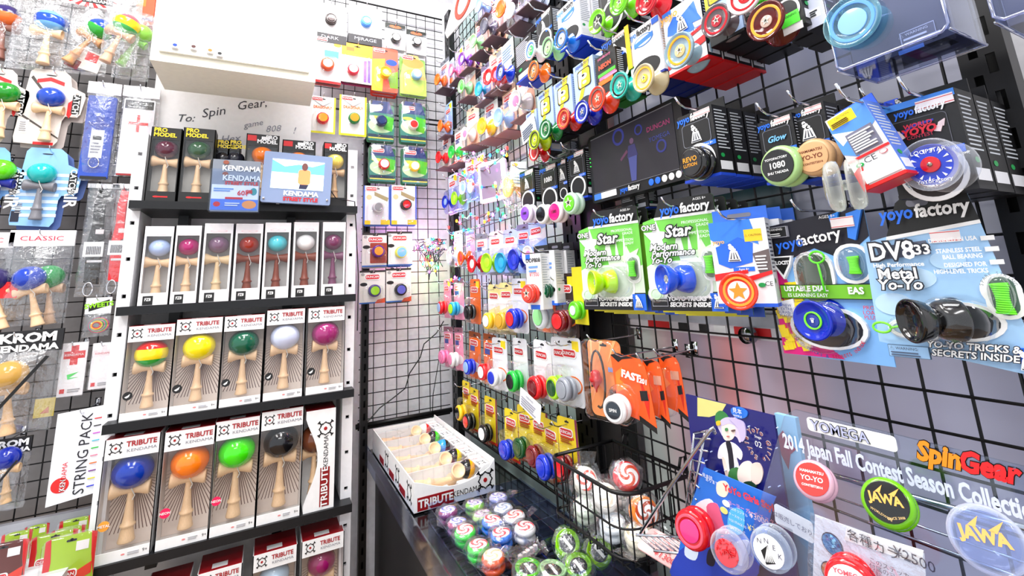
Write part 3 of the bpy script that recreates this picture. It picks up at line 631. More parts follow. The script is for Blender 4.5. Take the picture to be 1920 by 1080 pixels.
bagged((112, 5, 205, 138), 'bag with tilted kendama, blue and green ball, red sunburst header', [(.15, .65, .2), (.12, .3, .75)], (.85, .62, .42), (165, 78), roll=.5, seed=5, hk='bag with the blue and green ball', extra=flag, Hk=.2)
bagged((192, -10, 262, 125), 'bag with tilted kendama, red, yellow and green ball', [(.3, .75, .4), (.98, .88, .1), (.95, .35, .4)], (.9, .72, .6), (222, 72), roll=.3, seed=8, hk='bag with the red, yellow and green ball', Hk=.2, d=2.0)
bagged((215, 25, 285, 150), 'bag holding an all lime green kendama', [(.6, .88, .35)], (.55, .85, .35), (250, 85), roll=.35, seed=9, hk='bag with the lime green kendama', Hk=.18, d=2.05)
bagged((-45, -20, 30, 118), 'bag at the left edge, kendama with orange and navy ball', [(.95, .45, .2), (.2, .15, .4)], (.6, .4, .35), (5, 60), roll=0, seed=11, hk='bag with the orange and navy ball', Hk=.2, d=2.1)
o, c, w, h = start((256, -20, 290, 46), 'B', 2.1, 'orange red carton hanging beside the white wall cabinet', 'carton', 'boxed toy', None)
m_ = MB(); m_.box(-w/2, 0, -h/2, w/2, .04, h/2); m_.obj('box', o, M('paper', (.92, .3, .12))); decorate(o, w, h, art=[(.1, .8, 1, .9, (.2, .1, .3)), (0, .3, .5, .5, OR)])
# printed moulded cards
def catchy(b, lab, cardc, cols, wood, kp, banner, air=False, hk=None, d=YL, behind=None):
    o, c, w, h = start(b, 'B', d, lab, 'carded_kendama', 'carded toy', None, hk, **GL)
    P = [(.02, .97), (.0, .9), (.1, .05), (.16, .0), (.62, .0), (.72, .06), (.76, .2), (.98, .27), (1, .33), (.95, .56), (.9, .6), (.72, .6), (.68, .66), (.66, .93), (.6, .99)]
    pts = [((u-.5)*w, (.5-v)*h) for u, v in P]
    for k in range(2 if behind else 1):
        m = MB(); m.prism([(x+k*.012, z-k*.012) for x, z in pts], k*.02, k*.02+.0015); m.obj('card', o, M('paper', cardc if k == 0 else behind))
    art = [(.02, .15+.085*i, .97 if .27 < .2+.085*i < .56 else .68, .19+.085*i, (.85, .92, .98)) for i in range(2, 9)] if air else [('p', [(.15, .1), (.5, .42), (.48, .44), (.12, .13)], (.25, .22, .2)), ('p', [(.05, .6), (.66, .88), (.66, .9), (.05, .63)], (.25, .22, .2)), (.05, .68, .2, .85, (.95, .94, .92))]
    if not air: art += [('p', [(.22, .14), (.42, .1), (.64, .15), (.64, .2), (.42, .15), (.22, .19)], RED), (.3, .95, .6, .985, RED), ('p', [(.74, .42), (.82, .36), (.84, .52), (.78, .62), (.74, .58)], RED)]
    art += [('r', .8, .3, .93, .56, .03, BK), ('o', .42, .075, .08, .012, (.1, .1, .12))]
    if air: art += [(.02, .8, .14, .93, (.1, .12, .2))]
    decorate(o, w, h, art=art, lines=[(.07, .7, .17, .83, 5, (.6, .6, .62))])
    T(o, 'CATCHY', w*.365, h*.07, h*.085, WH, y=-.004, rot=-PI/2, bold=.02)
    if air: T(o, 'AIR', w*.36, -h*.12, h*.17, WH, y=-.004, rot=-PI/2, bold=.02)
    x, z = local(c, 'B', kp[0], kp[1], d-.02); kendama(o, x, z, kp[2]*.00165*d/2.0, cols, wood, y=-.016, bw=.36)
    return o
CG = (.86, .82, .79)
catchy((33, 131, 158, 275), 'beige shaped card holding a kendama with royal blue ball', CG, [(.1, .28, .72)], PALE, (90, 213, 112), RED, hk='beige card with the royal blue ball', behind=(.75, .7, .68))
catchy((-58, 128, 52, 272), 'beige shaped card at the left edge, kendama with green ball', CG, [(.08, .55, .12)], PALE, (3, 205, 112), RED, hk='beige card with the green ball')
catchy((26, 278, 151, 427), 'blue striped shaped card, grey ringed kendama with turquoise ball', (.55, .75, .95), [(.1, .72, .72)], (.5, .5, .53), (73, 358, 112), RED, air=True, hk='blue striped card with the turquoise ball', behind=(.3, .4, .65))
catchy((-85, 275, 42, 430), 'blue striped card at the left edge, lime ball and blue kendama', (.5, .72, .95), [(.4, .9, .1)], (.08, .12, .55), (-6, 352, 112), RED, air=True, hk='blue striped card with the lime ball')
# flat pouches
def pouch(b, lab, col, name='bagged_pouch', hk=None, extra=None, header=(.93, .92, .94), seed=2, d=YL, hh=.12):
    o, c, w, h = start(b, 'B', d, lab, name, 'bagged accessory', None, hk, **GL)
    m = MB(); m.box(-w/2, -.006, h*(.5-hh), w/2, .002, h*.5); m.obj('header_card', o, M('paper', header))
    if col: m = MB(); m.prism(rrect(-w*.42, -h*.48, w*.42, h*(.47-hh), .006), -.012, 0); m.obj('case', o, M('matte', col))
    if extra: extra(o, w, h)
    bag(o, w, h, -.028, .005, seed=seed); return o
def xblue(o, w, h):
    decorate(o, w, h, art=[(.3, .5, .68, .78, (.92, .93, .95)), (.36, .56, .62, .6, BK), (.15, .96, .9, .99, BK), (.4, .36, .62, .5, (.07, .2, .6)), (.2, .43, .8, .46, (.07, .2, .6))], lines=[(.34, .62, .64, .74, 4, (.5, .5, .55))], y=-.013)
    m = MB(); m.tube([(w*.25*math.cos(t*PI/8)*.6-.0, -.02, -h*.33+w*.2*math.sin(t*PI/8)) for t in range(17)], .002); m.obj('ring_clip', o, M('metal', (.8, .8, .82)), True)
pouch((154, 155, 219, 340), 'royal blue fabric case in a clear bag with white header', (.15, .3, .72), extra=xblue, hk='royal blue fabric case')
def xwhite(o, w, h):
    decorate(o, w, h, art=[(.12, .17, .88, .26, (.15, .15, .17)), (.47, .33, .55, .52, RED), (.25, .41, .78, .44, RED), (.1, .97, .95, .99, (.6, .1, .12))], y=-.013)
    m = MB(); m.tube([(w*.12+.01*math.cos(t*PI/8), -.02, -h*.22+.02*math.sin(t*PI/8)) for t in range(17)], .002); m.obj('ring_clip', o, M('metal', (.5, .4, .42)), True)
pouch((222, 163, 293, 333), 'white fabric case with red cross in a clear bag', (.94, .93, .95), extra=xwhite, hk='white fabric case with the red cross', seed=4)
def strap(col, lc):
    def f(o, w, h):
        m = MB(); m.prism([(-w*.1, h*.44), (w*.22, h*.42), (w*.12, h*.3), (w*.14, h*.1), (w*.24, -.0), (-w*.3, -.03), (-w*.18, h*.12), (-w*.2, h*.3)], -.016, -.002)
        m.prism([(w*.18, -h*.16), (w*.2, -h*.4), (-w*.22, -h*.38), (-w*.25, -h*.16)], -.016, -.002); m.obj('strap', o, M('matte', col))
        decorate(o, w, h, art=[(.15, .53, .75, .66, (.95, .95, .96)), (.45, .42, .7, .46, (.9, .85, .86)), (.3, .69, .75, .71, (.85, .85, .87))], y=-.0165)
        m = MB()
        for k in range(9): m.box(-w*.25+k*w*.05, -.0185, -h*.14, -w*.25+k*w*.05+w*.025, -.017, -h*.07)
        m.obj('barcode', o, M('print', (.2, .2, .25)))
        m = MB(); m.tube([(-w*.05+.012*math.cos(t*PI/8), -.02, -h*.44+.022*math.sin(t*PI/8)) for t in range(17)], .0022); m.obj('carabiner', o, M('metal', (.85, .85, .87)), True)
    return f
pouch((152, 345, 214, 555), 'black holster strap in a clear bag with silver carabiner', None, extra=strap((.08, .08, .09), 0), header=(.75, .75, .77), hk='black holster strap', hh=.04, seed=6)
pouch((200, 345, 250, 550), 'red holster strap in a clear bag beside the rack post', None, extra=strap((.88, .12, .16), 0), header=(.88, .86, .88), hk='red holster strap', hh=.04, seed=7)
# classic header bags
def classic(b, lab, c1, c2, k1, k2, hk, seed, txt=True):
    o, c, w, h = start(b, 'B', YL, lab, 'bagged_kendama', 'bagged toy', None, hk, **GL)
    x, z = local(c, 'B', k1[0], k1[1], YL-.03); kendama(o, x, z, .19, [c1], PALE, y=-.035, roll=-.25, bw=.4)
    if k2:
        o2 = bpy.data.objects.new('second_kendama', None); C.objects.link(o2); o2.parent = o
        x, z = local(c, 'B', k2[0], k2[1], YL+.01); kendama(o2, x, z, .19, [c2], (.86, .72, .6), y=.01, roll=-.12, bw=.4)
    bag(o, w, h*.86, -.07, .008, seed=seed, dz=-h*.06)
    m = MB(); m.box(-w*.48, -.006, h*.33, w*.5, .002, h*.5); m.obj('header_card', o, M('paper', (.96, .95, .96)))
    m = MB(); m.box(-w*.4, -.05, -h*.2, -w*.15, -.048, -h*.04); m.obj('red_tag', o, M('paper', (.92, .08, .1)))
    if txt: T(o, 'CLASSIC', 0, h*.41, h*.07, (.85, .2, .3), y=-.0075, sx=1.35)
classic((4, 432, 132, 612), 'bag headed in red letters, two kendamas with blue and green balls', (.08, .25, .72), (.12, .6, .3), (62, 555), (92, 552), 'bag with the blue and green balls', 21)
classic((-110, 436, 16, 612), 'bag at the left edge holding a kendama with purple ball', (.15, .1, .35), None, (-5, 560), None, 'bag with the purple ball', 22)
o, c, w, h = start((158, 558, 207, 630), 'B', YL, 'small bag of rainbow string coils with white header card', 'string_pack', 'string pack', None, 'rainbow string pack', **GL)
decorate(o, w, h, art=[(0, 0, 1, .42, (.95, .95, .95)), ('p', [(.12, .2), (.9, .06), (.92, .22), (.14, .36)], BK)], texts=[('SWEETS', .52, .2, .17, (.6, .9, .1), dict(rot=.1, bold=.03))], y=-.001)
for i, col in enumerate((RED, OR, YE, GR, PK, (.2, .7, .6), (.9, .8, .2), (.8, .3, .5))):
    m = MB(); r = w*(.14+.035*i); m.tube([(r*math.cos(t*PI/10)+.001*i, -.004-.001*(i % 3), -h*.22+r*.92*math.sin(t*PI/10)) for t in range(21)], .0014); m.obj('string_coil', o, M('matte', col), True)
bag(o, w, h*.62, -.014, .002, seed=31, dz=-h*.2)
def krom(b, lab, ballc, kp, hk, seed, sz=1, txt=('KROM', 'KENDAMA')):
    o, c, w, h = start(b, 'B', YL-.03, lab, 'bagged_kendama', 'bagged toy', None, hk, **GL)
    x, z = local(c, 'B', kp[0], kp[1], YL-.06); kendama(o, x, z, kp[2], [ballc], (.9, .74, .56), y=-.03, roll=-.1, bw=.4)
    bag(o, w, h*.8, -.065, .006, seed=seed, dz=-h*.1)
    m = MB(); m.box(-w*.5, -.008, h*.28, w*.5, .002, h*.5); m.obj('header_card', o, M('paper', (.06, .06, .08)))
    T(o, txt[0], w*.12, h*.425, h*.125, WH, y=-.01, bold=.05, sx=1.25); T(o, txt[1], w*.1, h*.325, h*.085, WH, y=-.01, bold=.05, sx=1.25)
    m = MB(); m.prism([(w*.42, h*.25), (w*.46, h*.24), (-w*.1, -h*.35), (-w*.14, -h*.34)], -.068, -.066); m.obj('black_stripe', o, M('paper', BK))
krom((-70, 622, 108, 815), 'large bag with black header, kendama with gold wooden ball', (.8, .62, .3), (15, 745, .21), 'large bag with the gold ball', 41)
krom((-60, 825, 52, 960), 'small bag with black header, kendama with dark blue ball', (.04, .15, .6), (12, 890, .15), 'small bag with the dark blue ball', 43)
for i, (b, lab, cr, hk) in enumerate((((112, 643, 160, 742), 'white packet printed with a red cross and green string', RED, 'red cross packet'), ((170, 643, 212, 728), 'white packet with faint print beside the red cross packet', (.95, .9, .91), 'faint white packet'))):
    o, c, w, h = start(b, 'B', YL, lab, 'spare_part_packet', 'spare part packet', None, hk, **GL)
    m = MB(); m.box(-w/2, 0, -h/2, w/2, .003, h/2); m.obj('card', o, M('paper', (.96, .95, .96)))
    decorate(o, w, h, art=[(.35, .05, .65, .42, cr), (.08, .16, .92, .3, cr), (.1, .86, .28, .94, RED)] + ([('p', [(.3, .6), (.75, .56), (.4, .66), (.75, .66), (.35, .69)], (.3, .85, .4))] if i == 0 else []), texts=[('KENDAMA', .5, .23, .06, WH if i == 0 else (.85, .4, .45))], lines=[(.4, .86, .9, .94, 2, (.6, .6, .62))])
    bag(o, w*1.06, h*1.02, -.012, .003, seed=50+i)
o, c, w, h = start((64, 747, 102, 782), 'B', 2.12, 'small square yellow card hanging behind the bags', 'yellow_card', 'card', None)
m = MB(); m.box(-w/2, 0, -h/2, w/2, .001, h/2); m.obj('card', o, M('paper', (.95, .85, .4))); decorate(o, w, h, art=[('p', [(.3, .8), (.7, .45), (.75, .8)], (.9, .5, .3))])
# string pack board
o, c, w, h = start((98, 765, 194, 940), 'B', 2.02, 'long white card of coloured string samples, lettered sideways', 'string_card', 'string card', None, 'long white string card', roll=.0, **GL)
m = MB(); m.prism([(-w/2, -h*.5), (w/2, -h*.44), (w/2, h*.5), (-w/2, h*.46)], 0, .003); m.obj('card', o, M('paper', (.95, .95, .97)))
T(o, 'STRING PACK', w*.1, -h*.0, h*.14, (.08, .08, .12), y=-.002, rot=PI/2, sx=.98); T(o, 'KENDAMA', -w*.22, -h*.22, h*.065, RED, y=-.003, rot=PI/2)
m = MB(); m.prism(ell(-w*.28, -h*.3, w*.17, w*.17), -.0012, 0); m.obj('red_dot', o, M('print', (.88, .15, .15)))
T(o, 'KEN', -w*.22, -h*.3, h*.065, WH, y=-.003, rot=PI/2, bold=.03)
for i, col in enumerate(((.9, .1, .1), (.15, .15, .15), (.8, .3, .8), (.3, .75, .85), (.1, .75, .2), (.95, .5, .6), OR, (.45, .15, .55), YE, (.15, .2, .85))):
    z = h*(.36-.08*i); m = MB(); m.tube([(w*.24, -.002, z), (w*.36, -.004, z+.001), (w*.49, -.002, z+.002)], .0016); m.obj('string_sample', o, M('matte', col))
# low shelf of green blister packs, bottom left
ls = thing('low_shelf', 'low shelf with grey back lip under the left grid', 'shelf', (0, 0, 0), 0)
q0 = on('Y', 0, 1075, 1.75)
m = MB(); m.box(-1.1, 1.6, q0.z-.07, -.44, 2.1, q0.z-.05); m.obj('shelf_board', ls, M('paper', (.8, .8, .82))); m = MB(); m.box(-1.1, 2.1, q0.z-.07, -.44, 2.12, on('Y', 100, 965, 2.11).z); m.obj('back_lip', ls, M('paper', (.72, .72, .75)))
GP2 = 'green and red blister packs on the low shelf'
def greenp(b, d, lab, dc=None, orange=False):
    o, c, w, h = start(b, 'B', d, lab, 'blister_pack', 'carded toy', GP2)
    card_pack('x', o, w, h, (.62, .75, .15) if not orange else (.35, .12, .08), art=[('p', [(0, .02), (.1, 0), (.14, .3), (.05, 1), (0, 1)], (.8, .1, .1)), ('p', [(.88, 0), (1, .02), (1, .6), (.92, .3)], (.8, .1, .1)), (.6, .1, .85, .22, (.9, .88, .88)), ('o', .45, .55, .3, .16, (.35, .1, .08)), ('p', [(.6, .5), (.95, .4), (.95, .55), (.62, .62)], (.85, .2, .1)), ('p', [(.3, .75), (.9, .6), (.8, .9), (.3, .95)], (.95, .8, .1))], lines=[(.25, .62, .6, .72, 3, WH)], badge='DUNCAN', badgeuv=(.4, .5), bsz=.5, outline=rrect(-w/2, -h/2, w/2, h/2, .02), blister=(-.03, -.03, 1.03, 1.05), bdep=.02)
    if dc: yoyo(o, w*.1, -h*.42, w*.3, dc, y=-.02, kind='imp')
greenp((42, 985, 88, 1060), 2.03, 'green blister pack at the back left of the low shelf', None)
greenp((108, 972, 168, 1050), 2.0, 'green blister pack at the back right of the low shelf', None)
greenp((92, 990, 155, 1075), 1.94, 'green blister pack, second from the back right', None)
greenp((-2, 998, 55, 1085), 1.94, 'green blister pack, second from the back left', None)
greenp((55, 1000, 140, 1100), 1.88, 'green blister pack, directly behind the front one', None)
greenp((78, 1005, 174, 1150), 1.82, 'front right green blister pack with round logo on low shelf', (.1, .5, .6))
greenp((-50, 1020, 44, 1150), 1.84, 'front left blister pack with brown and orange card', None, True)
# ================================================================== BACK WALL: hanging cards
def card(b, lab, hk, col, yo, art=(), texts=(), lines=(), n=0, d=2.12, wall='B', name='carded_yoyo', grid_d=None, behind=None, **k):
    o, c, w, h = start(b, wall, d, lab, name, 'carded toy', k.pop('grp', None), hk, grid_d, roll=k.pop('roll', 0))
    card_pack('x', o, w, h, col, art, texts, lines, **k)
    if yo:
        px, py, r, kw = yo; x, z = local(c, wall, px, py, d-.015); yoyo(o, x, z, r, y=-.016, **kw)
    for i in range(n):
        o2 = thing(name, ('second' if i else 'next')+' card stacked behind the '+hk, 'carded toy', c+(Vector((.002, .022*(i+1), -.006*(i+1))) if wall == 'B' else Vector((.022*(i+1), -.002, -.006*(i+1)))), wall, 'spare cards stacked on the hooks')
        m = MB(); m.prism(rrect(-w/2, -h/2, w/2, h/2, .012), 0, .0014); m.obj('card', o2, M('paper', behind or col))
        m = MB(); m.prism(rrect(-w*.46, -h*.47, w*.46, h*.2, .015), -.012, -.0002); m.obj('blister', o2, M('clear', (1, 1, 1)), True)
    return o
BW = (.96, .96, .97)
def mirage(b, lab, hk, bc, cap, t):
    o, c, w, h = start(b, 'B', 2.12, lab, 'boxed_yoyo', 'boxed toy', None, hk)
    m = MB(); m.box(-w/2, 0, -h/2, w/2, .05, h/2); m.obj('box', o, M('paper', BW)); m = MB(); m.box(-w/2-.001, -.002, -h/2-.012, w/2+.001, .05, -h*.32); m.obj('dark_base', o, M('paper', (.13, .11, .14)))
    T(o, t, 0, -h*.43, h*.12, (.8, .8, .85), y=-.004, sx=1.3)
    x, z = local(c, 'B', (b[0]+b[2])/2+2, (b[1]+b[3])/2-7, 2.1); yoyo(o, x, z, .026, bc, cap, kind='imp', y=-.014, capr=.6)
mirage((588, 8, 650, 76), 'white box with dark chrome yo-yo, leftmost at the top', 'white box with the dark chrome yo-yo', (.25, .2, .2), (.45, .4, .4), 'DARK')
mirage((654, 13, 716, 80), 'white box with bright blue yo-yo beside the cabinet', 'white box with the bright blue yo-yo', (.3, .6, .95), (.7, .88, 1), 'MIRAGE')
wheel = lambda b, lab, hk, px, py: card(b, lab, hk, (.93, .93, .94), (px, py, .025, dict(body=(.12, .12, .13), cap=WH, kind='imp', capr=.72)), art=[(0, 0, 1, .22, (.12, .14, .12)), ('o', .5, .12, .3, .08, (.95, .5, .25))], blister=(.02, .2, .98, .98), bdep=.03, n=1, corner=.02)
wheel((722, 45, 760, 92), 'bagged wheel shaped yo-yo with plain white cap', 'yo-yo with the plain white cap', 742, 72)
wheel((762, 58, 799, 102), 'bagged wheel shaped yo-yo with five dark spots', 'wheel yo-yo with the five dark spots', 781, 79)
DA = dict(badge='DUNCAN', badgeuv=(.28, .08), bsz=.4)
card((586, 68, 640, 156), 'white card with orange rimmed yo-yo and small face print', 'card with the orange rimmed yo-yo', (.95, .95, .96), (614, 121, .029, dict(body=(.95, .35, .15), cap=(.98, .95, .9), kind='imp', capr=.7)), art=[(0, 0, .5, .06, PK), ('o', .85, .16, .14, .08, (.98, .75, .1)), ('o', .2, .35, .14, .12, WH), (.4, .3, .9, .45, (.3, .65, .85)), (0, .95, 1, 1, RED)], n=1, behind=(.8, .4, .4), **DA)
card((640, 83, 698, 156), 'yellow topped card with red yo-yo and purple marker pen', 'yellow topped card', (.97, .95, .94), (662, 131, .026, dict(body=(.9, .15, .25), cap=(.98, .9, .92), kind='imp', capr=.75)), art=[(0, 0, 1, .32, (.98, .72, .1)), (.15, .1, .4, .2, OR), (.72, .4, .82, .95, (.6, .4, .85)), (.85, .38, .94, .95, (.5, .35, .85))], n=1, behind=(.7, .2, .4), blister=(.05, .3, .95, .97), corner=.03)
card((697, 90, 746, 172), 'red and orange card with yellow yo-yo and blue yo-yo', 'red and orange card', (.95, .4, .3), (722, 137, .027, dict(body=(.98, .8, .2), cap=(.98, .85, .6), kind='wide', mat='tint', capr=.5)), art=[('p', [(0, .3), (.5, .25), (.4, 1), (0, 1)], (.98, .75, .2)), ('o', .75, .32, .22, .13, (.1, .3, .75)), ('p', [(.6, .6), (1, .5), (1, .9), (.7, .9)], (.5, .7, .15))], n=2, behind=(.85, .2, .12), **DA)
card((750, 104, 799, 178), 'orange and green card with pale blue perforated yo-yo', 'orange and green card', (.97, .8, .45), (781, 140, .026, dict(body=(.55, .72, .92), cap=(.85, .9, .97), kind='imp', capr=.7)), art=[('o', .5, .2, .4, .2, (.96, .6, .3)), (0, .6, 1, 1, (.75, .9, .4)), ('o', .45, .5, .3, .2, (.95, .9, .3))], n=1, outline='fan', behind=(.6, .8, .4), **DA)
YB = [(0, 0, .07, 1, (.9, .88, .1)), (.93, 0, 1, 1, (.9, .88, .1)), (0, .95, 1, 1, (.9, .88, .1)), ('p', [(.1, .1), (.5, .3), (.9, .1), (.5, .25)], (.6, .6, .6))]
card((580, 181, 629, 250), 'yellow bordered card with red yo-yo beside the handwriting', 'yellow bordered card with the red yo-yo', (.95, .95, .93), (605, 222, .0255, dict(body=(.88, .1, .15), cap=(.95, .6, .15), kind='imp', capr=.75)), art=YB, texts=[('DRAGONFLY', .5, .3, .1, OR, dict(bold=.03, sx=.75))], n=0, **DA)
card((636, 180, 687, 255), 'yellow bordered card with green rimmed yo-yo', 'yellow bordered card with the green yo-yo', (.95, .95, .93), (664, 222, .0255, dict(body=(.05, .5, .2), cap=(.95, .6, .15), kind='imp', capr=.75)), art=YB, texts=[('DRAGONFLY', .5, .3, .1, OR, dict(bold=.03, sx=.75))], n=1, **DA)
FA = [('p', [(.2, 0), (.8, 0), (.95, .3), (.05, .3)], (.12, .2, .45)), ('o', .5, .62, .46, .28, (.75, .88, .7)), ('p', [(.6, .35), (.97, .4), (.9, .75), (.6, .7)], (.3, .75, .15)), (.05, .84, .95, .94, (.1, .2, .3)), ('o', .3, .42, .2, .06, (.8, .85, .3)), (.05, .92, .95, .95, (.85, .85, .3))]
fk = dict(art=FA, outline='fan', badge='DUNCAN', badgeuv=(.34, .16), bsz=.4, blister=(-.03, .02, 1.03, .98), bdep=.03, n=1, behind=(.2, .45, .3))
card((688, 190, 740, 264), 'blue and green shaped card with dark navy yo-yo', 'shaped card with the dark navy yo-yo', (.2, .5, .45), (715, 227, .026, dict(body=(.08, .13, .3), cap=(.1, .2, .4), kind='imp', capr=.7)), **fk)
card((749, 192, 800, 268), 'blue and green shaped card with red capped white yo-yo', 'shaped card with the red capped white yo-yo', (.2, .5, .45), (775, 234, .024, dict(body=(.95, .93, .9), cap=(.9, .2, .2), kind='imp', capr=.75)), **fk)
card((691, 272, 743, 340), 'blue and green shaped card with white capped red yo-yo', 'shaped card with the white capped red yo-yo', (.2, .5, .45), (720, 308, .025, dict(body=(.85, .1, .15), cap=WH, kind='imp', capr=.75)), **fk)
card((752, 276, 803, 345), 'blue and green shaped card with white capped yellow yo-yo', 'shaped card with the yellow yo-yo', (.2, .5, .45), (777, 312, .025, dict(body=(.98, .82, .15), cap=WH, kind='imp', capr=.75)), **fk)
GA = [(0, 0, 1, .12, (.9, .9, .88)), ('o', .2, .3, .1, .1, (.9, .75, .55)), ('p', [(.4, .15), (.95, .3), (.9, .4), (.4, .25)], (.6, .55, .4)), (0, .9, .25, 1, (.9, .75, .1)), (.95, 0, 1, 1, (.2, .35, .75)), (0, 0, .04, 1, (.2, .35, .75)), (.65, .88, 1, 1, (.9, .75, .1))]
card((682, 349, 731, 421), 'pale card edged in blue with silver grey yo-yo', 'pale card with the silver grey yo-yo', (.86, .86, .88), (709, 389, .0255, dict(body=(.72, .72, .74), cap=(.5, .5, .52), kind='imp', capr=.7)), art=GA, n=1, behind=(.3, .45, .8), **DA)
card((732, 348, 781, 421), 'pale card edged in blue with dark red and black yo-yo', 'pale card with the dark red yo-yo', (.88, .88, .9), (761, 384, .0255, dict(body=(.12, .05, .06), cap=(.75, .08, .1), kind='imp', capr=.7)), art=GA, n=1, behind=(.3, .45, .8), **DA)
DC = dict(badge='DUNCAN', badgeuv=(.5, .2), bsz=.55)
WA = [(0, 0, 1, .06, (.15, .12, .12)), ('o', .12, .12, .07, .06, (.6, .6, .6)), ('o', .16, .42, .14, .07, BK), (0, .96, 1, 1, (.2, .4, .7))]
card((679, 437, 728, 500), 'grey card with purple rimmed orange capped yo-yo', 'card with the purple and orange yo-yo', (.86, .84, .83), (709, 471, .027, dict(body=(.35, .1, .5), cap=(.9, .55, .15), kind='imp', capr=.7)), art=WA+[('r', .3, .3, .95, .9, .04, (.6, .2, .12))], n=1, behind=(.8, .8, .8), **DC)
card((725, 434, 773, 498), 'white card with clear yellow and pale blue yo-yo', 'card with the yellow and pale blue yo-yo', (.92, .92, .92), (752, 473, .0265, dict(body=(.9, .9, .35), cap=(.45, .7, .92), kind='imp', capr=.8)), art=WA, n=1, behind=(.2, .4, .7), **DC)
card((674, 507, 722, 569), 'white card with purple rimmed lime capped yo-yo', 'card with the purple and lime yo-yo', (.86, .85, .83), (702, 545, .0265, dict(body=(.25, .2, .45), cap=(.55, .75, .15), kind='imp', capr=.7)), art=WA+[('p', [(.7, .9), (1, .85), (1, 1), (.6, 1)], (.8, .3, .15))], n=0, **DC)
card((724, 503, 771, 566), 'white card with black rimmed blue purple capped yo-yo', 'card with the black and purple yo-yo', (.86, .85, .83), (751, 543, .0265, dict(body=(.08, .08, .12), cap=(.35, .35, .7), kind='imp', capr=.7)), art=WA+[('p', [(.7, .9), (1, .85), (1, 1), (.6, 1)], (.8, .3, .15))], n=1, behind=(.3, .25, .2), **DC)
# ================================================================== RIGHT WALL, FAR BAY: rows of packs
ORD = ['first', 'second', 'third', 'fourth', 'fifth', 'sixth', 'seventh', 'eighth', 'ninth', 'tenth', 'eleventh']
COL = {'red': (.88, .08, .12), 'blue': (.06, .2, .8), 'green': (.1, .75, .25), 'lime': (.7, .95, .1), 'yellow': (.98, .8, .15), 'black': (.06, .06, .07), 'white': (.95, .95, .95), 'pink': (.97, .5, .7),
       'orange': (.98, .45, .12), 'cyan': (.1, .65, .85), 'clear': (.9, .93, .96), 'purple': (.5, .25, .75), 'dark red': (.45, .03, .08), 'dark green': (.05, .3, .12), 'pale blue': (.6, .75, .95), 'pale green': (.6, .92, .6), 'gold': (.85, .65, .15), 'grey': (.6, .62, .66), 'smoky': (.35, .35, .42)}
CARD = {'yellow': (.93, .82, .12), 'pink': (.95, .6, .72), 'orange': (.93, .42, .1), 'pale yellow': (.97, .9, .6), 'white': (.93, .94, .96), 'pale blue': (.62, .76, .95), 'dark': (.2, .12, .1), 'clear': (.82, .86, .95), 'peach': (.97, .78, .68), 'lilac': (.75, .7, .92)}
def far_row(rowname, items, w, h, tr, tint=False, badge=True, dcard=.74, kind='imp', bottom=None, ncopy=0, step=0):
    grp = 'packs in the '+rowname
    for i, it in enumerate(items):
        px, py, yc, cc = it[:4]; cap = it[4] if len(it) > 4 else 'white'; rr = it[5] if len(it) > 5 else .026
        d = dcard; q = on('X', px, py, d-.02); c = Vector((d, q.y-.012, q.z+h*.22))
        nm = ORD[i]+' from left'
        o = thing('carded_yoyo', '%s yo-yo on %s card, %s, %s, far bay' % (yc, cc, nm, rowname), 'carded toy', c, 'R', grp, roll=random.uniform(-.04, .04), yaw=random.uniform(0, .15))
        hook((.805, c.y, c.z+h*.4), .805-d+.03, 'R', '%s yo-yo, %s, %s' % (yc, nm, rowname))
        cb = CARD[cc]; dk = tuple(v*.55 for v in cb); A = random.choice([
            [(0, .0, 1, .12, dk), ('o', .5, .75, .46, .2, WH), (.1, .3, .5, .42, (.25, .3, .6))], [('p', [(0, .3), (1, .2), (1, .4), (0, .55)], WH), (0, .93, 1, 1, dk)], [('o', .55, .7, .4, .24, OR), ('o', .55, .7, .34, .2, cb), (.6, .05, .9, .2, YE)]])
        if cc == 'yellow': A = [(.9, 0, 1, 1, (.5, .1, .3)), (0, .95, 1, 1, (.85, .15, .1)), (.12, .3, .8, .34, (.8, .3, .1))]
        card_pack('x', o, w, h, cb, art=A, badge='DUNCAN' if badge else None, badgeuv=(.45, .24), bsz=.6, blister=(.02, .4, .98, .98), bdep=.03, corner=.12, tray=tr)
        if cc == 'yellow': decorate(o, w, h, lines=[(.15, .33, .75, .42, 3, (.6, .2, .1))], y=-.0016)
        mt = 'tint' if tint and yc not in ('white', 'black') else 'plastic'
        yoyo(o, .012-.0, -h*.22, rr*1.13, COL[yc], COL[cap], y=-.03, kind=kind, mat=mt, capr=.68 if kind == 'imp' else .5)
        if bottom: m = MB(); m.box(-w/2, -.038, -h/2-.004, w/2, .05, -h/2); m.obj('tray_base', o, M('paper', bottom))
        for k in range(ncopy):
            o2 = thing('carded_yoyo', 'spare %s card close behind the %s yo-yo, %s, %s' % (cc, yc, nm, rowname), 'carded toy', c+Vector((.028*(k+1), -.012, -.004)), 'R', grp)
            m = MB(); m.prism(rrect(-w/2, -h/2, w/2, h/2, .012), 0, .0014); m.obj('card', o2, M('paper', cb)); yoyo(o2, .01, -h*.22, rr*.95, COL[yc], COL[cap], y=-.02, kind=kind, mat=mt)
far_row('bottom row', [(865, 770, 'yellow', 'yellow', 'black'), (880, 786, 'black', 'yellow', 'red'), (909, 807, 'black', 'yellow', 'white'), (948, 837, 'blue', 'yellow', 'blue'), (974, 833, 'dark green', 'yellow', 'dark green'), (1000, 848, 'dark red', 'yellow', 'dark red'), (1022, 868, 'blue', 'yellow', 'blue', .029), (1052, 868, 'dark red', 'yellow', 'red')], .085, .155, (1, 1, .9), ncopy=0)
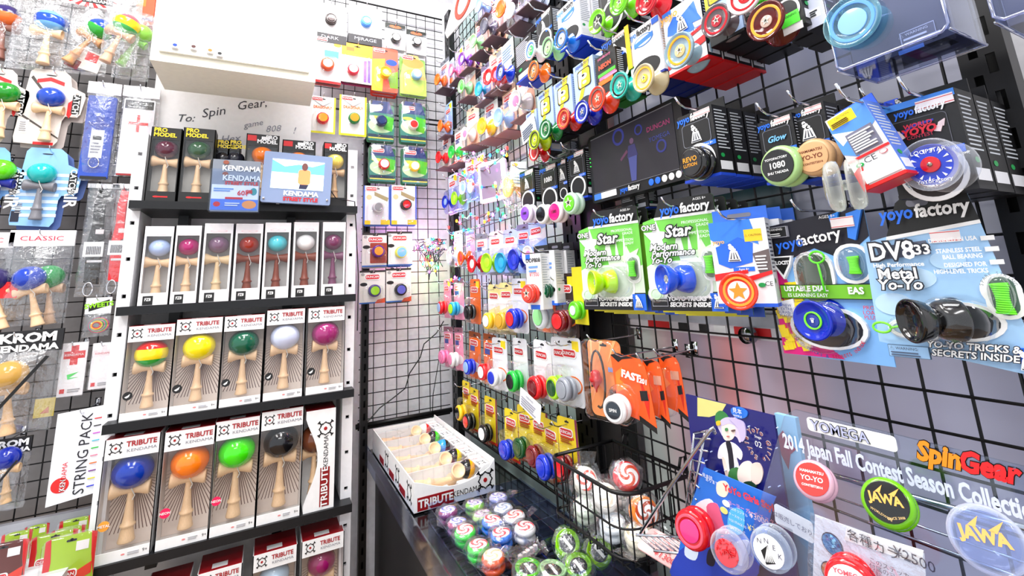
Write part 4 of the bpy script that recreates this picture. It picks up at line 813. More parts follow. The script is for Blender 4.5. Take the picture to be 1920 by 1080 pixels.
far_row('second row up', [(832, 667, 'pink', 'pink', 'pink'), (851, 672, 'white', 'pink', 'pink'), (880, 685, 'blue', 'orange', 'pale blue'), (908, 694, 'red', 'orange', 'white'), (926, 704, 'white', 'white', 'blue'), (964, 711, 'green', 'white', 'black', .029), (1005, 722, 'red', 'white', 'dark red', .029), (1040, 722, 'lime', 'white', 'dark green', .027), (1058, 725, 'grey', 'white', 'grey', .027)], .095, .175, (1, 1, 1), ncopy=0)
far_row('third row up', [(830, 576, 'red', 'pink', 'pale blue'), (851, 578, 'cyan', 'pink', 'lime'), (881, 584, 'black', 'orange', 'black'), (917, 600, 'yellow', 'pale yellow', 'white'), (940, 600, 'gold', 'pale yellow', 'gold'), (963, 596, 'blue', 'white', 'red', .029), (1016, 592, 'clear', 'orange', 'pale green', .031), (1048, 600, 'dark red', 'dark', 'red')], .095, .175, (1, 1, 1), ncopy=0)
far_row('fourth row up', [(850, 482, 'clear', 'clear', 'white'), (872, 484, 'orange', 'pink', 'red'), (893, 495, 'red', 'clear', 'clear', .03), (920, 493, 'lime', 'clear', 'lime', .031), (947, 493, 'cyan', 'pale blue', 'cyan', .031), (972, 487, 'blue', 'pale blue', 'blue', .03), (996, 480, 'white', 'pale blue', 'pink')], .095, .16, (.93, .95, 1), tint=True, kind='wide')
far_row('lit row', [(841, 381, 'blue', 'clear', 'pale blue'), (859, 374, 'lime', 'clear', 'lime'), (874, 355, 'clear', 'clear', 'pale blue'), (890, 352, 'clear', 'lilac', 'white')], .1, .19, (.9, .9, 1), tint=True, kind='wide')
far_row('row above the lights', [(829, 298, 'red', 'white', 'red'), (853, 289, 'green', 'white', 'green'), (877, 256, 'white', 'peach', 'pink'), (911, 242, 'yellow', 'white', 'gold', .029), (944, 226, 'pale blue', 'peach', 'pale blue', .03), (974, 198, 'white', 'peach', 'pink', .032)], .1, .18, (1, .97, .97), kind='wide', bottom=(.45, .3, .3))
far_row('third row down', [(833, 240, 'orange', 'pale blue', 'orange'), (872, 168, 'pale green', 'peach', 'green'), (904, 174, 'cyan', 'lilac', 'cyan'), (921, 153, 'red', 'peach', 'white', .028), (935, 148, 'red', 'white', 'pink')], .095, .175, (1, .97, 1), kind='wide', bottom=(.38, .28, .32))
far_row('second row down', [(826, 155, 'orange', 'clear', 'orange'), (853, 138, 'pink', 'lilac', 'white'), (872, 118, 'purple', 'peach', 'clear'), (893, 86, 'pale green', 'peach', 'pale green'), (916, 58, 'smoky', 'peach', 'smoky', .029), (946, 28, 'orange', 'white', 'orange', .029), (962, 32, 'clear', 'clear', 'white')], .095, .17, (1, .97, 1), kind='wide', ncopy=1, bottom=(.35, .26, .3))
far_row('top row', [(905, 20, 'pale blue', 'lilac', 'clear'), (963, -15, 'white', 'white', 'cyan'), (985, -5, 'clear', 'clear', 'pale blue')], .095, .17, (1, .97, 1), kind='wide', ncopy=1, bottom=(.35, .26, .3))
# small price sheets
def price(b, X, lab, texts=(), lines=(), col=(.96, .97, .98), art=(), roll=0, yaw=0, name='price_card'):
    c, w, h = fit(b, 'R', X); o = thing(name, lab, 'price card', c, 'R', None, roll, yaw)
    m = MB(); m.prism(rrect(-w/2, -h/2, w/2, h/2, .004), 0, .0012); m.obj('sheet', o, M('paper', col)); decorate(o, w, h, art, texts, lines); return o
price((956, 303, 985, 350), .7, 'white price sheet tilted among the coloured string lights', [('¥1200', .5, .3, .2, (.1, .3, .7))], [(.1, .45, .9, .9, 4, (.5, .55, .65))], art=[('o', .3, .12, .2, .06, OR)], roll=.25)
price((940, 78, 963, 118), .66, 'small white price sheet beside the black box back', [('YOYO', .5, .12, .14, (.2, .4, .8))], [(.1, .25, .9, .9, 5, (.5, .6, .75))])
price((977, 222, 1004, 262), .63, 'white handwritten price sheet left of the yellow rimmed yo-yo', [('ブルーミー', .5, .2, .14, (.15, .35, .7))], [(.1, .35, .9, .9, 5, (.35, .4, .5))], roll=-.2)
price((975, 742, 1013, 778), .68, 'white handwritten price sheet hanging over the yellow cards', [('FREEHAND', .5, .2, .16, (.3, .35, .45))], [(.1, .35, .9, .9, 4, (.6, .6, .65))], roll=.25)
# white tablet and yellow toy among the lights
c, w, h = fit((908, 300, 942, 378), 'R', .68); o = thing('tablet_display', 'white framed tablet screen among the coloured string lights', 'screen', c, 'R', roll=-.05, yaw=.5)
m = MB(); m.prism(rrect(-w*.4, -h/2, w*.4, h/2, .008), -.004, .008); m.obj('frame', o, M('plastic', (.93, .92, .95))); m = MB(); m.box(-w*.33, -.0046, -h*.4, w*.27, -.004, h*.4); m.obj('screen', o, M('gloss', (.5, .45, .55)))
m = MB(); m.prism(ell(w*.34, -.03, .004, .006, 10), -.0048, -.004); m.obj('button', o, M('print', BK))
c, w, h = fit((950, 325, 982, 388), 'R', .7); o = thing('bagged_yoyo', 'large yellow yo-yo in a clear bag beneath the price sheet', 'bagged toy', c, 'R', None); yoyo(o, 0, .01, .036, (.98, .82, .35), (.98, .9, .6), kind='wide', mat='tint'); bag(o, .1, .13, -.05, .006, seed=77)
# white sign high up
P = [on('X', *p, .74) for p in ((858, -25), (925, -25), (838, 72), (834, 62))]
o = thing('hanging_sign', 'white slanted sign with a red ring high in the corner', 'sign', P[0], 0); m = MB(); v = [p-P[0] for p in P]; v = v+[p+Vector((.004, 0, 0)) for p in v]
m.add(v, [(0, 1, 2, 3), (7, 6, 5, 4), (0, 4, 5, 1), (1, 5, 6, 2), (2, 6, 7, 3), (3, 7, 4, 0)]); m.obj('board', o, M('paper', (.95, .95, .96)))
q = on('X', 868, 3, .737)-P[0]; r_ = put('red_ring', ring_me(.7), o, [M('print', (.92, .25, .15))], q, (0, 0, -PI/2), .07); r_.scale = (.11, .002, .07)
# ------------------------------------------------------------------ string lights
LEDC = [(1, .1, .1), (.1, .4, 1), (.1, 1, .3), (.9, .3, 1), (1, .6, .1)]
def string_lights(lab, path, nb, rnd, rad=.0019, jit=.012, glow=.1):
    o = thing('string_lights', lab, 'string lights', path[0], 0); p0 = Vector(path[0]); pts = []
    for a, b in zip(path, path[1:]):
        for k in range(6):
            t = k/6; pts.append(Vector(a).lerp(Vector(b), t)-p0+Vector([rnd.uniform(-jit, jit) for _ in range(3)]))
    m = MB(); m.tube(pts, rad, n=5); m.obj('wire', o, M('plastic', (.04, .08, .12)), True)
    for k in range(nb):
        q = pts[int((k+.5)*len(pts)/nb)]; c = LEDC[k % 5]
        put('bulb', ball_me(1), o, [M('emit', c, s=6.0)], q, None, (.009, .009, .013))
        if k % 4 == 0:
            l = bpy.data.lights.new('bulb_light', 'POINT'); l.energy = glow; l.color = c; l.shadow_soft_size = .01; lo = bpy.data.objects.new('bulb_light', l); C.objects.link(lo); lo.parent = o; lo.location = q+Vector((-.012, -.012, .0))
    return o
rnd = random.Random(3)
string_lights('coloured string lights woven along the middle of the far bay', [on('X', *p, X) for p, X in (((850, 300), .72), ((880, 290), .66), ((905, 300), .66), ((935, 285), .66), ((955, 282), .68), ((915, 320), .64), ((880, 320), .66), ((860, 330), .7), ((900, 352), .66), ((930, 345), .66), ((935, 370), .66), ((925, 405), .66), ((890, 405), .68), ((855, 412), .72), ((870, 430), .74), ((905, 420), .7), ((935, 408), .72), ((960, 395), .74))], 44, rnd, glow=.22)
string_lights('string lights across the rail under the tinted yo-yos', [on('X', *p, .74) for p in ((842, 427), (848, 447), (856, 458), (862, 520), (850, 524), (846, 530), (860, 538), (845, 545))], 14, rnd, glow=.22)
cb_ = on('Y', 808, 448, 2.19); pp = []
for k in range(46):
    a = rnd.uniform(0, PI); sp = rnd.uniform(.03, .1); pp.append(Vector(cb_)+Vector((math.cos(a)*sp, rnd.uniform(-.03, .02), -abs(math.sin(a))*rnd.uniform(.02, .2))));
    if k % 3 == 0: pp.append(Vector(cb_)+Vector((0, 0, .0)))
string_lights('tangled bundle of string lights hanging on the back grid', pp, 40, rnd, jit=.004, glow=.35)
m = MB(); m.tube([on('Y', *p, 2.235) for p in ((832, 602), (818, 625), (795, 645), (788, 670), (768, 700), (760, 728), (735, 748), (712, 765), (690, 790), (670, 795))], .0028); tag(m.obj('loose_cable', None, M('plastic', BK), True), 'black cable sagging diagonally across the back wall grid', 'cable')
m = MB(); m.tube([on('Y', *p, 2.22) for p in ((828, 610), (822, 680), (812, 740), (810, 800))], .002); tag(m.obj('loose_cable', None, M('plastic', BK), True), 'thin black cable hanging straight down near the far corner', 'cable')
# ================================================================== RIGHT WALL, NEAR BAY
def fity(b, d, yaw):
    x0, y0, x1, y1 = b; cx, cy = (x0+x1)/2, (y0+y1)/2; c = on('X', cx, cy, d)
    n = Vector((-math.cos(yaw), -math.sin(yaw), 0)); xl = Vector((math.sin(yaw), -math.cos(yaw), 0))
    def hit(x, y): w = ray(x, y); return CAM+w*((c-CAM).dot(n)/w.dot(n))
    L, R_, T_, B_ = hit(x0, cy), hit(x1, cy), hit(cx, y0), hit(cx, y1)
    w = (R_-L).dot(xl); cc = c+xl*(((L+R_)/2-c).dot(xl)); cc.z = (T_.z+B_.z)/2
    return cc, w, T_.z-B_.z, xl, hit
def near(b, d, lab, name='boxed_yoyo', yaw=0., roll=0, hk=None, grp=None, L=None):
    c, w, h, xl, hit = fity(b, d, yaw); o = thing(name, lab, 'boxed toy' if 'box' in name else 'carded toy', c, 'R', grp, roll, yaw)
    if hk: hook((.803, c.y-.008, c.z+h*.52), L or (.803-d+.03), 'R', hk)
    def at(px, py): q = hit(px, py)-c; return q.dot(xl), q.z
    return o, c, w, h, at
SIDEL = [(.12, .05, .88, .62, 16)]
def box_body(o, w, h, d, body, side=None, base=None, tabc=(.05, .05, .06), tab=True, lines=True, linec=(.8, .82, .85)):
    m = MB(); m.box(-w/2, 0, -h/2, w/2, d, h/2); m.obj('box', o, M('paper', body))
    if tab: m = MB(); m.box(-w/2, d-.002, h/2, w/2, d, h*.66); m.obj('hang_tab', o, M('paper', tabc)); m = MB(); m.prism(rrect(-w*.22, h*.55, w*.22, h*.6, .004), d-.0026, d-.002); m.obj('hang_hole', o, M('print', (.5, .5, .55)))
    if base: m = MB(); m.box(-w/2-.0004, -.0004, -h/2-.0006, w/2+.0006, d, -h/2+h*.035); m.obj('base', o, M('paper', base))
    if side is not False:
        m = MB(); x = w/2+.0003
        if side: m.box(w/2, 0, -h/2, x, d, h/2, M('paper', side))
        for i in range(13):
            z = h*(.42-.045*i); m.box(x-.0002, d*.12, z, x+.0003, d*random.uniform(.6, .9), z+h*.016, M('print', linec))
        m.box(x-.0002, d*.1, -h*.42, x+.0003, d*.88, -h*.3, M('print', (.9, .9, .92)))
        m.add([(x+.0004, d*.3+d*.13*math.cos(t*PI/6), -h*.22+h*.03*math.sin(t*PI/6)) for t in range(12)], [tuple(range(12))], M('print', (.1, .6, .3)))
        m.obj('side_print', o)
def front_yf(o, w, h, body, panel=(.04, .04, .05), logo='tower', c1=YF, c2=WH, tagc=YF, ring=True, sticker=True, txt=None, tcol=SKY):
    yfac(o, 0, h*.42, w*.2, c1=c1, c2=c2, y=-.0012)
    decorate(o, w, h, art=[('r', .1, .16, .9, .5, .08, (.45, .46, .5)), ('r', .115, .167, .885, .493, .08, panel)]+([(.5, .02, .95, .1, (.95, .93, .93)), (.5, .03, .95, .036, RED), (.5, .085, .95, .091, RED)] if sticker else [])+[(.62, .5, 1, .56, tagc)], y=-.0004)
    T(o, 'Ages 8+', w*.31, -h*.03, h*.045, WH, y=-.0022)
    if logo == 'tower': tower(o, 0, h*.17, h*.25, y=-.0022)
    if txt: T(o, txt, 0, h*.17, h*.13, tcol, y=-.003, shear=.3, bold=.03)
    if ring: put('window_ring', ring_me(), o, [M('print', WH)], (0, -.0005, -h*.25), None, (w*.44, .0012, w*.44)); put('window_hole', disc_me(), o, [M('print', (.05, .05, .06))], (0, -.0003, -h*.25), None, (w*.38, .0008, w*.38))
def copies(o, name, c, n, step, yaw, w, h, d, fn, lab, grp='spare boxes stacked on the hooks'):
    for i in range(n):
        o2 = thing(name, ('next', 'second', 'third', 'fourth')[i]+' in the stack behind the '+lab, 'boxed toy', c+Vector((step*(i+1), 0, -.001*(i+1))), 'R', grp, 0, yaw); fn(o2)
GU = 'boxes in the upper row of the near bay'
XB = .655; DB = .036
def upbox(b, lab, short, body, ypos, yk, panel=(.04, .04, .05), n=2, side=None, base=(.08, .25, .75), front=None, c1=YF, c2=WH, logo='tower', X=XB, yaw=0.0, r=.0285, tab=(.05, .05, .06), grp=GU, linec=(.8, .82, .85), roll=0, hk=True):
    o, c, w, h, at = near(b, X, lab, yaw=yaw, hk=short if hk else None, grp=grp, roll=roll)
    box_body(o, w, h, DB, body, side, base, tab, linec=linec)
    if front: front(o, w, h)
    else: front_yf(o, w, h, body, panel, logo, c1, c2)
    if ypos:
        for (px, py), kw in zip(ypos if isinstance(ypos[0], tuple) else [ypos], yk if isinstance(yk, list) else [yk]):
            x, z = at(px, py); k2 = dict(kw); rr = k2.pop('r', r); yq = yoyo(o, x, z, rr, y=-.012, **k2)
            if 'text' not in k2 or not k2['text']: T(yq, '★', 0, 0, k2.get('capr', .5)*1.1, (.1, .08, .08), y=-.665, name='cap_mark'); T(yq, '☆', 0, 0, k2.get('capr', .5)*1.5, (.95, .93, .85), y=-.668, name='cap_mark')
    copies(o, 'boxed_yoyo', c, n, DB+.004, yaw, w, h, DB, lambda q: box_body(q, w, h, DB, body, side, base, tab, linec=linec), short)
    return o, c, w, h, at
WB = (.95, .95, .96); BB = (.05, .05, .06)
def frontwhite(t='SHUTTER', c=(.2, .5, .85)):
    def f(o, w, h):
        yfac(o, -w*.1, h*.4, w*.17, c1=(.3, .55, .9), c2=(.1, .1, .12), y=-.001)
        decorate(o, w, h, art=[('o', .5, .28, .3, .13, c), ('o', .5, .28, .26, .11, WB), ('p', [(.2, .27), (.8, .22), (.8, .3), (.2, .35)], c), (.8, .02, 1, .12, YF), ('o', .5, .78, .42, .22, (.06, .05, .06))], y=-.0004)
    return f
upbox((1046, 2, 1088, 86), 'white box with bright blue yo-yo in the upper row', 'white box with the bright blue yo-yo above', WB, (1071, 77), dict(body=(.1, .45, .85), cap=(.95, .9, .97), ring=(.08, .08, .12), capr=.5, kind='wide'), front=frontwhite(), side=(.94, .94, .96), linec=(.6, .62, .66), n=2)
upbox((1006, 22, 1036, 96), 'black box with two yo-yos, white blue and pale green', 'black box with white blue and pale green yo-yos', BB, ((1012, 98), (1045, 93)), [dict(body=(.93, .95, .97), cap=(.15, .75, .35), ring=(.15, .45, .85), capr=.5), dict(body=(.65, .9, .65), cap=(.6, .92, .5), ring=(.08, .1, .1), capr=.5)], n=1)
upbox((966, 72, 998, 148), 'black box turned back to front, with orange and blue yo-yos', 'black box with orange and blue yo-yos', BB, ((954, 138), (1018, 136)), [dict(body=(.05, .2, .75), cap=(.6, .7, .85), ring=(.03, .04, .15), capr=.5), dict(body=(.97, .45, .1), cap=(.85, .45, .15), ring=(.05, .03, .03), capr=.5)], n=1,
      front=lambda o, w, h: decorate(o, w, h, art=[(.15, .82, .85, .95, (.9, .9, .9)), ('o', .3, .72, .1, .05, (.1, .6, .3)), ('o', .75, .6, .1, .05, (.8, .5, .5))], lines=[(.1, .05, .9, .6, 12, (.75, .75, .8))]))
upbox((1122, -40, 1172, 52), 'black box at the top edge with a bright green yo-yo', 'black box with the bright green yo-yo', BB, ((1140, 46), (1182, 10)), [dict(body=(.5, .9, .1), cap=(.1, .15, .1), ring=None, capr=.6), dict(body=(.45, .85, .1), cap=(.5, .9, .2), ring=(.3, .6, .05), capr=.45)], n=2, base=(.1, .1, .1))
upbox((1186, -70, 1246, 5), 'black box at the top edge with a crimson yo-yo', 'black box with the crimson yo-yo', BB, (1234, 8), dict(body=(.85, .05, .15), cap=(.7, .05, .1), ring=(.6, .02, .08), capr=.4), n=1, base=(.1, .1, .1))
upbox((1130, 62, 1186, 146), 'black and yellow box with a teal yo-yo', 'black and yellow box with the teal yo-yo', BB, (1183, 164), dict(body=(.08, .72, .65), cap=(.08, .6, .55), ring=(.03, .15, .14), capr=.42, text=None), n=1, base=(.1, .5, .15), front=lambda o, w, h: (front_yf(o, w, h, BB), decorate(o, w, h, art=[(.86, 0, 1, 1, (.98, .78, .1))], y=-.003)))
upbox((1179, 42, 1242, 152), 'white box with a gold and clear yo-yo above the monitor', 'white box with the gold and clear yo-yo', WB, (1229, 151), dict(body=(.88, .83, .68), cap=(.9, .8, .2), ring=(.96, .68, .1), capr=.3, mat='tint'), front=frontwhite(), side=(.94, .94, .96), linec=(.85, .7, .6), n=3, base=(.05, .15, .55))
def f8(o, w, h):
    T(o, 'yoyo', -w*.3, h*.4, w*.24, (.96, .7, .3), y=-.003, bold=.02)
    decorate(o, w, h, art=[(0, 0, .25, .08, (.2, .5, .9)), ('p', [(.12, .25), (.3, .14), (.5, .2), (.85, .1), (.9, .3), (.98, .42), (.75, .4), (.8, .52), (.2, .62), (.3, .42), (.08, .38)], (.18, .45, .9)), (.55, .5, .95, .56, YF), ('p', [(0, .62), (1, .5), (1, .55), (0, .68)], RED), ('p', [(0, .78), (1, .66), (1, .76), (0, .9)], RED)], y=-.0004); tower(o, w*.0, h*.2, h*.28, y=-.003)
    T(o, 'Ages 8+', w*.25, -h*.03, h*.045, WH, y=-.003)
upbox((1246, 0, 1322, 130), 'blue, white and red box with an orange ringed clear yo-yo', 'red, white and blue box with orange ringed yo-yo', WB, (1299, 101), dict(body=(.6, .72, .78), cap=(.8, .72, .5), ring=(.97, .65, .08), capr=.35, mat='tint', r=.033), front=f8, side=(.08, .08, .1), base=(.85, .08, .1), n=3)
def f9(o, w, h):
    decorate(o, w, h, art=[('p', [(0, 0), (.35, 0), (.15, .6), (0, .6)], YE), ('r', .1, .02, .8, .42, .06, (.1, .1, .12)), ('r', .14, .04, .76, .4, .06, YE), ('o', .45, .2, .2, .12, WH), ('p', [(0, .85), (.3, .78), (.55, .9), (.5, 1), (0, 1)], BK), ('o', .58, .68, .46, .3, (.3, .3, .33))], y=-.0004); T(o, 'PROTOSTAR', w*-.05, h*.13, h*.05, BK, y=-.003)
upbox((1322, -60, 1388, 78), 'pale blue and yellow box with red rimmed dark yo-yo', 'pale blue box with the red rimmed yo-yo', (.65, .76, .92), (1366, 46), dict(body=(.45, .4, .42), cap=(.7, .1, .18), ring=(.8, .08, .15), capr=.35, mat='tint', r=.028), front=f9, base=(.05, .05, .06), n=3, tab=(.6, .7, .85))
def warnflap(o, w, h):
    m = MB(); m.box(-w*.1, -.012, -h*.62, w*.55, -.011, -h*.42); m.obj('warning_flap', o, M('paper', (.35, .95, .25))); T(o, 'WARNING', w*.2, -h*.47, h*.05, BK, y=-.0125); m = MB(); m.box(-w*.1, -.011, -h*.74, w*.6, -.010, -h*.62); m.obj('price_flap', o, M('paper', (.85, .84, .84)))
upbox((1388, -95, 1458, 18), 'black box at the top edge with red and white yo-yo', 'black box with the red and white yo-yo', BB, (1421, 0), dict(body=(.95, .9, .92), cap=(.75, .05, .1), ring=(.7, .05, .1), capr=.4, r=.03), n=3, base=(.1, .1, .1), front=lambda o, w, h: (front_yf(o, w, h, BB), warnflap(o, w, h)))
upbox((1440, -85, 1500, 62), 'white backed black box with a maroon orange ringed yo-yo', 'box with the maroon orange ringed yo-yo', BB, (1461, 48), dict(body=(.4, .05, .04), cap=(.75, .65, .6), ring=(.98, .65, .2), capr=.3, mat='tint', r=.029), n=2, base=(.1, .1, .1), X=.64, front=lambda o, w, h: (front_yf(o, w, h, BB), warnflap(o, w*.9, h*.8)))
upbox((1502, -70, 1540, 55), 'grey and white box back beside the clear case', 'grey and white box back', (.28, .3, .36), None, None, n=1, base=(.08, .08, .1), front=lambda o, w, h: decorate(o, w, h, art=[(.0, .55, 1, 1, (.78, .8, .88)), (.15, .72, .8, .86, (.92, .92, .94)), ('o', .3, .45, .14, .06, (.1, .6, .3))], lines=[(.15, .05, .9, .35, 6, (.6, .62, .66)), (.2, .74, .7, .84, 3, BK)]))
# middle diagonal row
GM = 'boxes in the middle row of the near bay'
def fp(o, w, h):
    yfac(o, 0, h*.45, w*.15, c1=(.3, .4, .7), c2=(.3, .3, .35), y=-.001)
    decorate(o, w, h, art=[('p', [(.55, .0), (.85, .0), (.55, .5), (.3, .8), (.1, .8), (.45, .4)], YE), ('r', .2, .15, .85, .52, .1, BK), ('r', .24, .17, .81, .5, .1, (.98, .85, .1)), ('p', [(.24, .2), (.45, .17), (.35, .5), (.26, .45)], (.7, .78, .9)), ('o', .52, .3, .16, .09, WH), ('o', .54, .42, .1, .05, WH), ('o', .5, .28, .07, .04, BK), ('o', .5, .82, .38, .2, (.1, .12, .2))], y=-.0004)
MB_ = (.66, .75, .9)
for b, yp, kw, nm in (((988, 208, 1008, 288), (1020, 264), dict(body=(.75, .85, .1), cap=(.75, .8, .15), ring=(.08, .1, .02), capr=.4, mat='tint'), 'yellow green'), ((1009, 170, 1038, 258), (1041, 245), dict(body=(.03, .5, .22), cap=(.05, .4, .2), ring=(.75, .9, .8), capr=.4, mat='tint'), 'emerald'),
                      ((1040, 147, 1074, 238), (1076, 225), dict(body=(.75, .06, .05), cap=(.6, .08, .05), ring=(.98, .45, .12), capr=.4), 'scarlet'), ((1077, 112, 1116, 212), (1111, 213), dict(body=(.04, .15, .75), cap=(.1, .25, .6), ring=(.85, .9, .97), capr=.4, mat='tint'), 'royal blue')):
    upbox(b, 'pale blue and yellow box with a %s yo-yo, left of monitor' % nm, 'pale blue box with the %s yo-yo' % nm, MB_, yp, kw, front=fp, n=1, X=.64, r=.027, base=(.1, .1, .12), side=(.66, .75, .9), linec=(.4, .5, .6), tab=(.7, .78, .9), grp=GM)
def fn(o, w, h):
    T(o, 'yoyofactory', 0, h*.42, h*.085, PK, y=-.003); T(o, 'NEON', 0, h*.22, h*.14, (.95, .3, .15), y=-.003, bold=.04)
    decorate(o, w, h, art=[(.1, .4, .95, .47, (.3, .75, .2)), (.15, .48, .95, .55, PK), (.1, .56, .8, .66, OR), (.4, .52, 1, .56, (.95, .55, .7))], y=-.0004)
upbox((1118, 96, 1158, 186), 'black box lettered in neon colours with an orange red yo-yo', 'neon lettered box with the orange red yo-yo', BB, (1141, 189), dict(body=(.93, .22, .04), cap=(.85, .25, .1), ring=(.35, .08, .03), capr=.45), front=fn, n=1, X=.635, base=(.15, .5, .15), r=.028, grp=GM)
o, c, w, h, at = near((1000, 268, 1024, 303), .64, 'red yo-yo with white ring hanging below the yellow green one', 'hanging_yoyo'); o['category'] = 'yo-yo'; yoyo(o, 0, 0, .026, (.75, .03, .06), (.7, .05, .08), (.95, .9, .9), capr=.4)
# small black boxes under and left of the monitor
GK = 'small black boxes left of the monitor'
for b, yp, kw, nm, ex in (((976, 318, 1003, 398), (999, 401), dict(body=(.9, .85, .93), cap=(.55, .3, .8), capr=.7, kind='imp', text=['1080']), 'lilac', 0), ((1014, 308, 1046, 396), (1029, 402), dict(body=(.95, .95, .95), cap=(.05, .05, .06), capr=.7, kind='imp', text=['1080']), 'white rimmed black', 1),
                      ((1048, 298, 1064, 385), (1055, 398), dict(body=(.97, .9, .93), cap=(.95, .1, .5), capr=.78, kind='imp', text=['1080']), 'hot pink', 0), ((1067, 282, 1099, 374), (1083, 382), dict(body=(.85, .95, .88), cap=(.4, .85, .1), capr=.7, kind='imp', mat='tint'), 'clear green', 0)):
    upbox(b, 'small black box with a %s yo-yo, left of the monitor' % nm, 'small black box with %s yo-yo' % nm, BB, yp, kw, n=0, X=.69, grp=GK, yaw=.1, front=(lambda o, w, h: (front_yf(o, w, h, BB, logo=None), T(o, '1080', 0, h*.17, h*.15, WH, y=-.003, bold=.03))) if ex else None)
for i, (b, X) in enumerate((((1165, 360, 1190, 398), .74), ((1190, 355, 1215, 392), .75), ((1010, 285, 1035, 330), .74), ((1045, 268, 1070, 310), .74))):
    o, c, w, h, at = near(b, X, ['black box back showing below the monitor, left one of two', 'black box back showing below the monitor, right one of two', 'dark box deep behind the small boxes, lower left', 'dark box deep behind the small boxes, upper right'][i])
    box_body(o, w, h, .03, BB, base=(.08, .25, .75)); decorate(o, w, h, art=[(.2, .7, .8, .9, (.8, .8, .85))], lines=[(.1, .1, .9, .5, 5, (.7, .7, .72))])
# boxes right of the monitor
GN = 'black boxes right of the monitor'
upbox((1276, 205, 1344, 338), 'black box with a gold printed black yo-yo, beside the monitor', 'black box with the gold printed yo-yo', BB, (1318, 307), dict(body=(.06, .06, .07), cap=(.04, .04, .05), capr=.78, kind='imp', text=['REVO', 'LUTION'], tcol=(.9, .6, .15)), n=3, X=.64, grp=GN, r=.028)
_o, c, w, h, at = upbox((1428, 218, 1496, 342), 'black box lettered Glow with a pale green yo-yo', 'box with the pale green yo-yo', BB, (1482, 313), dict(body=(.68, .85, .55), cap=(.04, .05, .05), capr=.78, kind='imp', text=['YOYOFACTORY', '1080', 'SHU TAKADA'], tcol=WH), n=0, X=.69, grp=GN, r=.031, front=lambda o, w, h: front_yf(o, w, h, BB, logo=None, txt='Glow'))
upbox((1486, 196, 1558, 340), 'black box with a wooden yo-yo framed by a white ring', 'black box with the wooden yo-yo', BB, (1545, 297), dict(body=(.88, .7, .5), cap=(.88, .68, .48), capr=.8, kind='imp', mat='wood', capmat='wood', text=['HAMAMATSU', 'YO-YO', 'CONTEST2014'], tcol=(.45, .2, .08)), n=1, X=.70, grp=GN, r=.027)
def fback(o, w, h):
    decorate(o, w, h, art=[('p', [(0, .12), (.7, .0), (1, 0), (1, .3), (.5, .45), (.3, .6), (0, .5)], (.3, .55, .92)), ('p', [(0, .2), (.5, .3), (.1, .4)], WH), (.05, .02, .7, .16, YE), (.25, .3, .9, .58, (.42, .42, .5)), (0, .6, 1, .63, RED), ('p', [(0, .76), (.25, .7), (.15, 1), (0, 1)], RED), (.0, .96, 1, 1, RED), ('o', .22, .7, .09, .055, (.1, .65, .3)), ('o', .22, .7, .05, .03, WH), ('o', .82, .67, .09, .055, (.85, .4, .45)), ('o', .82, .67, .075, .045, WH), (.15, .78, .95, .94, (.96, .96, .97))],
             texts=[('⚠ CAUTION:', .36, .06, .04, (.35, .25, .05)), ('CE', .5, .69, .1, (.2, .2, .25), dict(sx=1.2))], lines=[(.3, .33, .86, .56, 7, WH), (.1, .09, .6, .15, 3, (.6, .5, .1))], y=-.0004)
upbox((1577, 192, 1664, 352), 'white, blue and red box back with yellow caution label', 'white box back with the caution label', WB, None, None, n=0, X=.60, grp=GN, roll=-.28, front=fback, side=(.35, .5, .85), base=(.8, .08, .1), tab=(.15, .35, .85))
o, c, w, h, at = near((1563, 312, 1607, 382), .58, 'clear yo-yo seen edge on, dangling under the tilted white box', 'hanging_yoyo'); o['category'] = 'yo-yo'
yoyo(o, 0, 0, .03, (.96, .97, .95), (.9, .88, .8), None, kind='imp', mat='crystal', rot=(0, .2, -1.15), capmat='crystal')
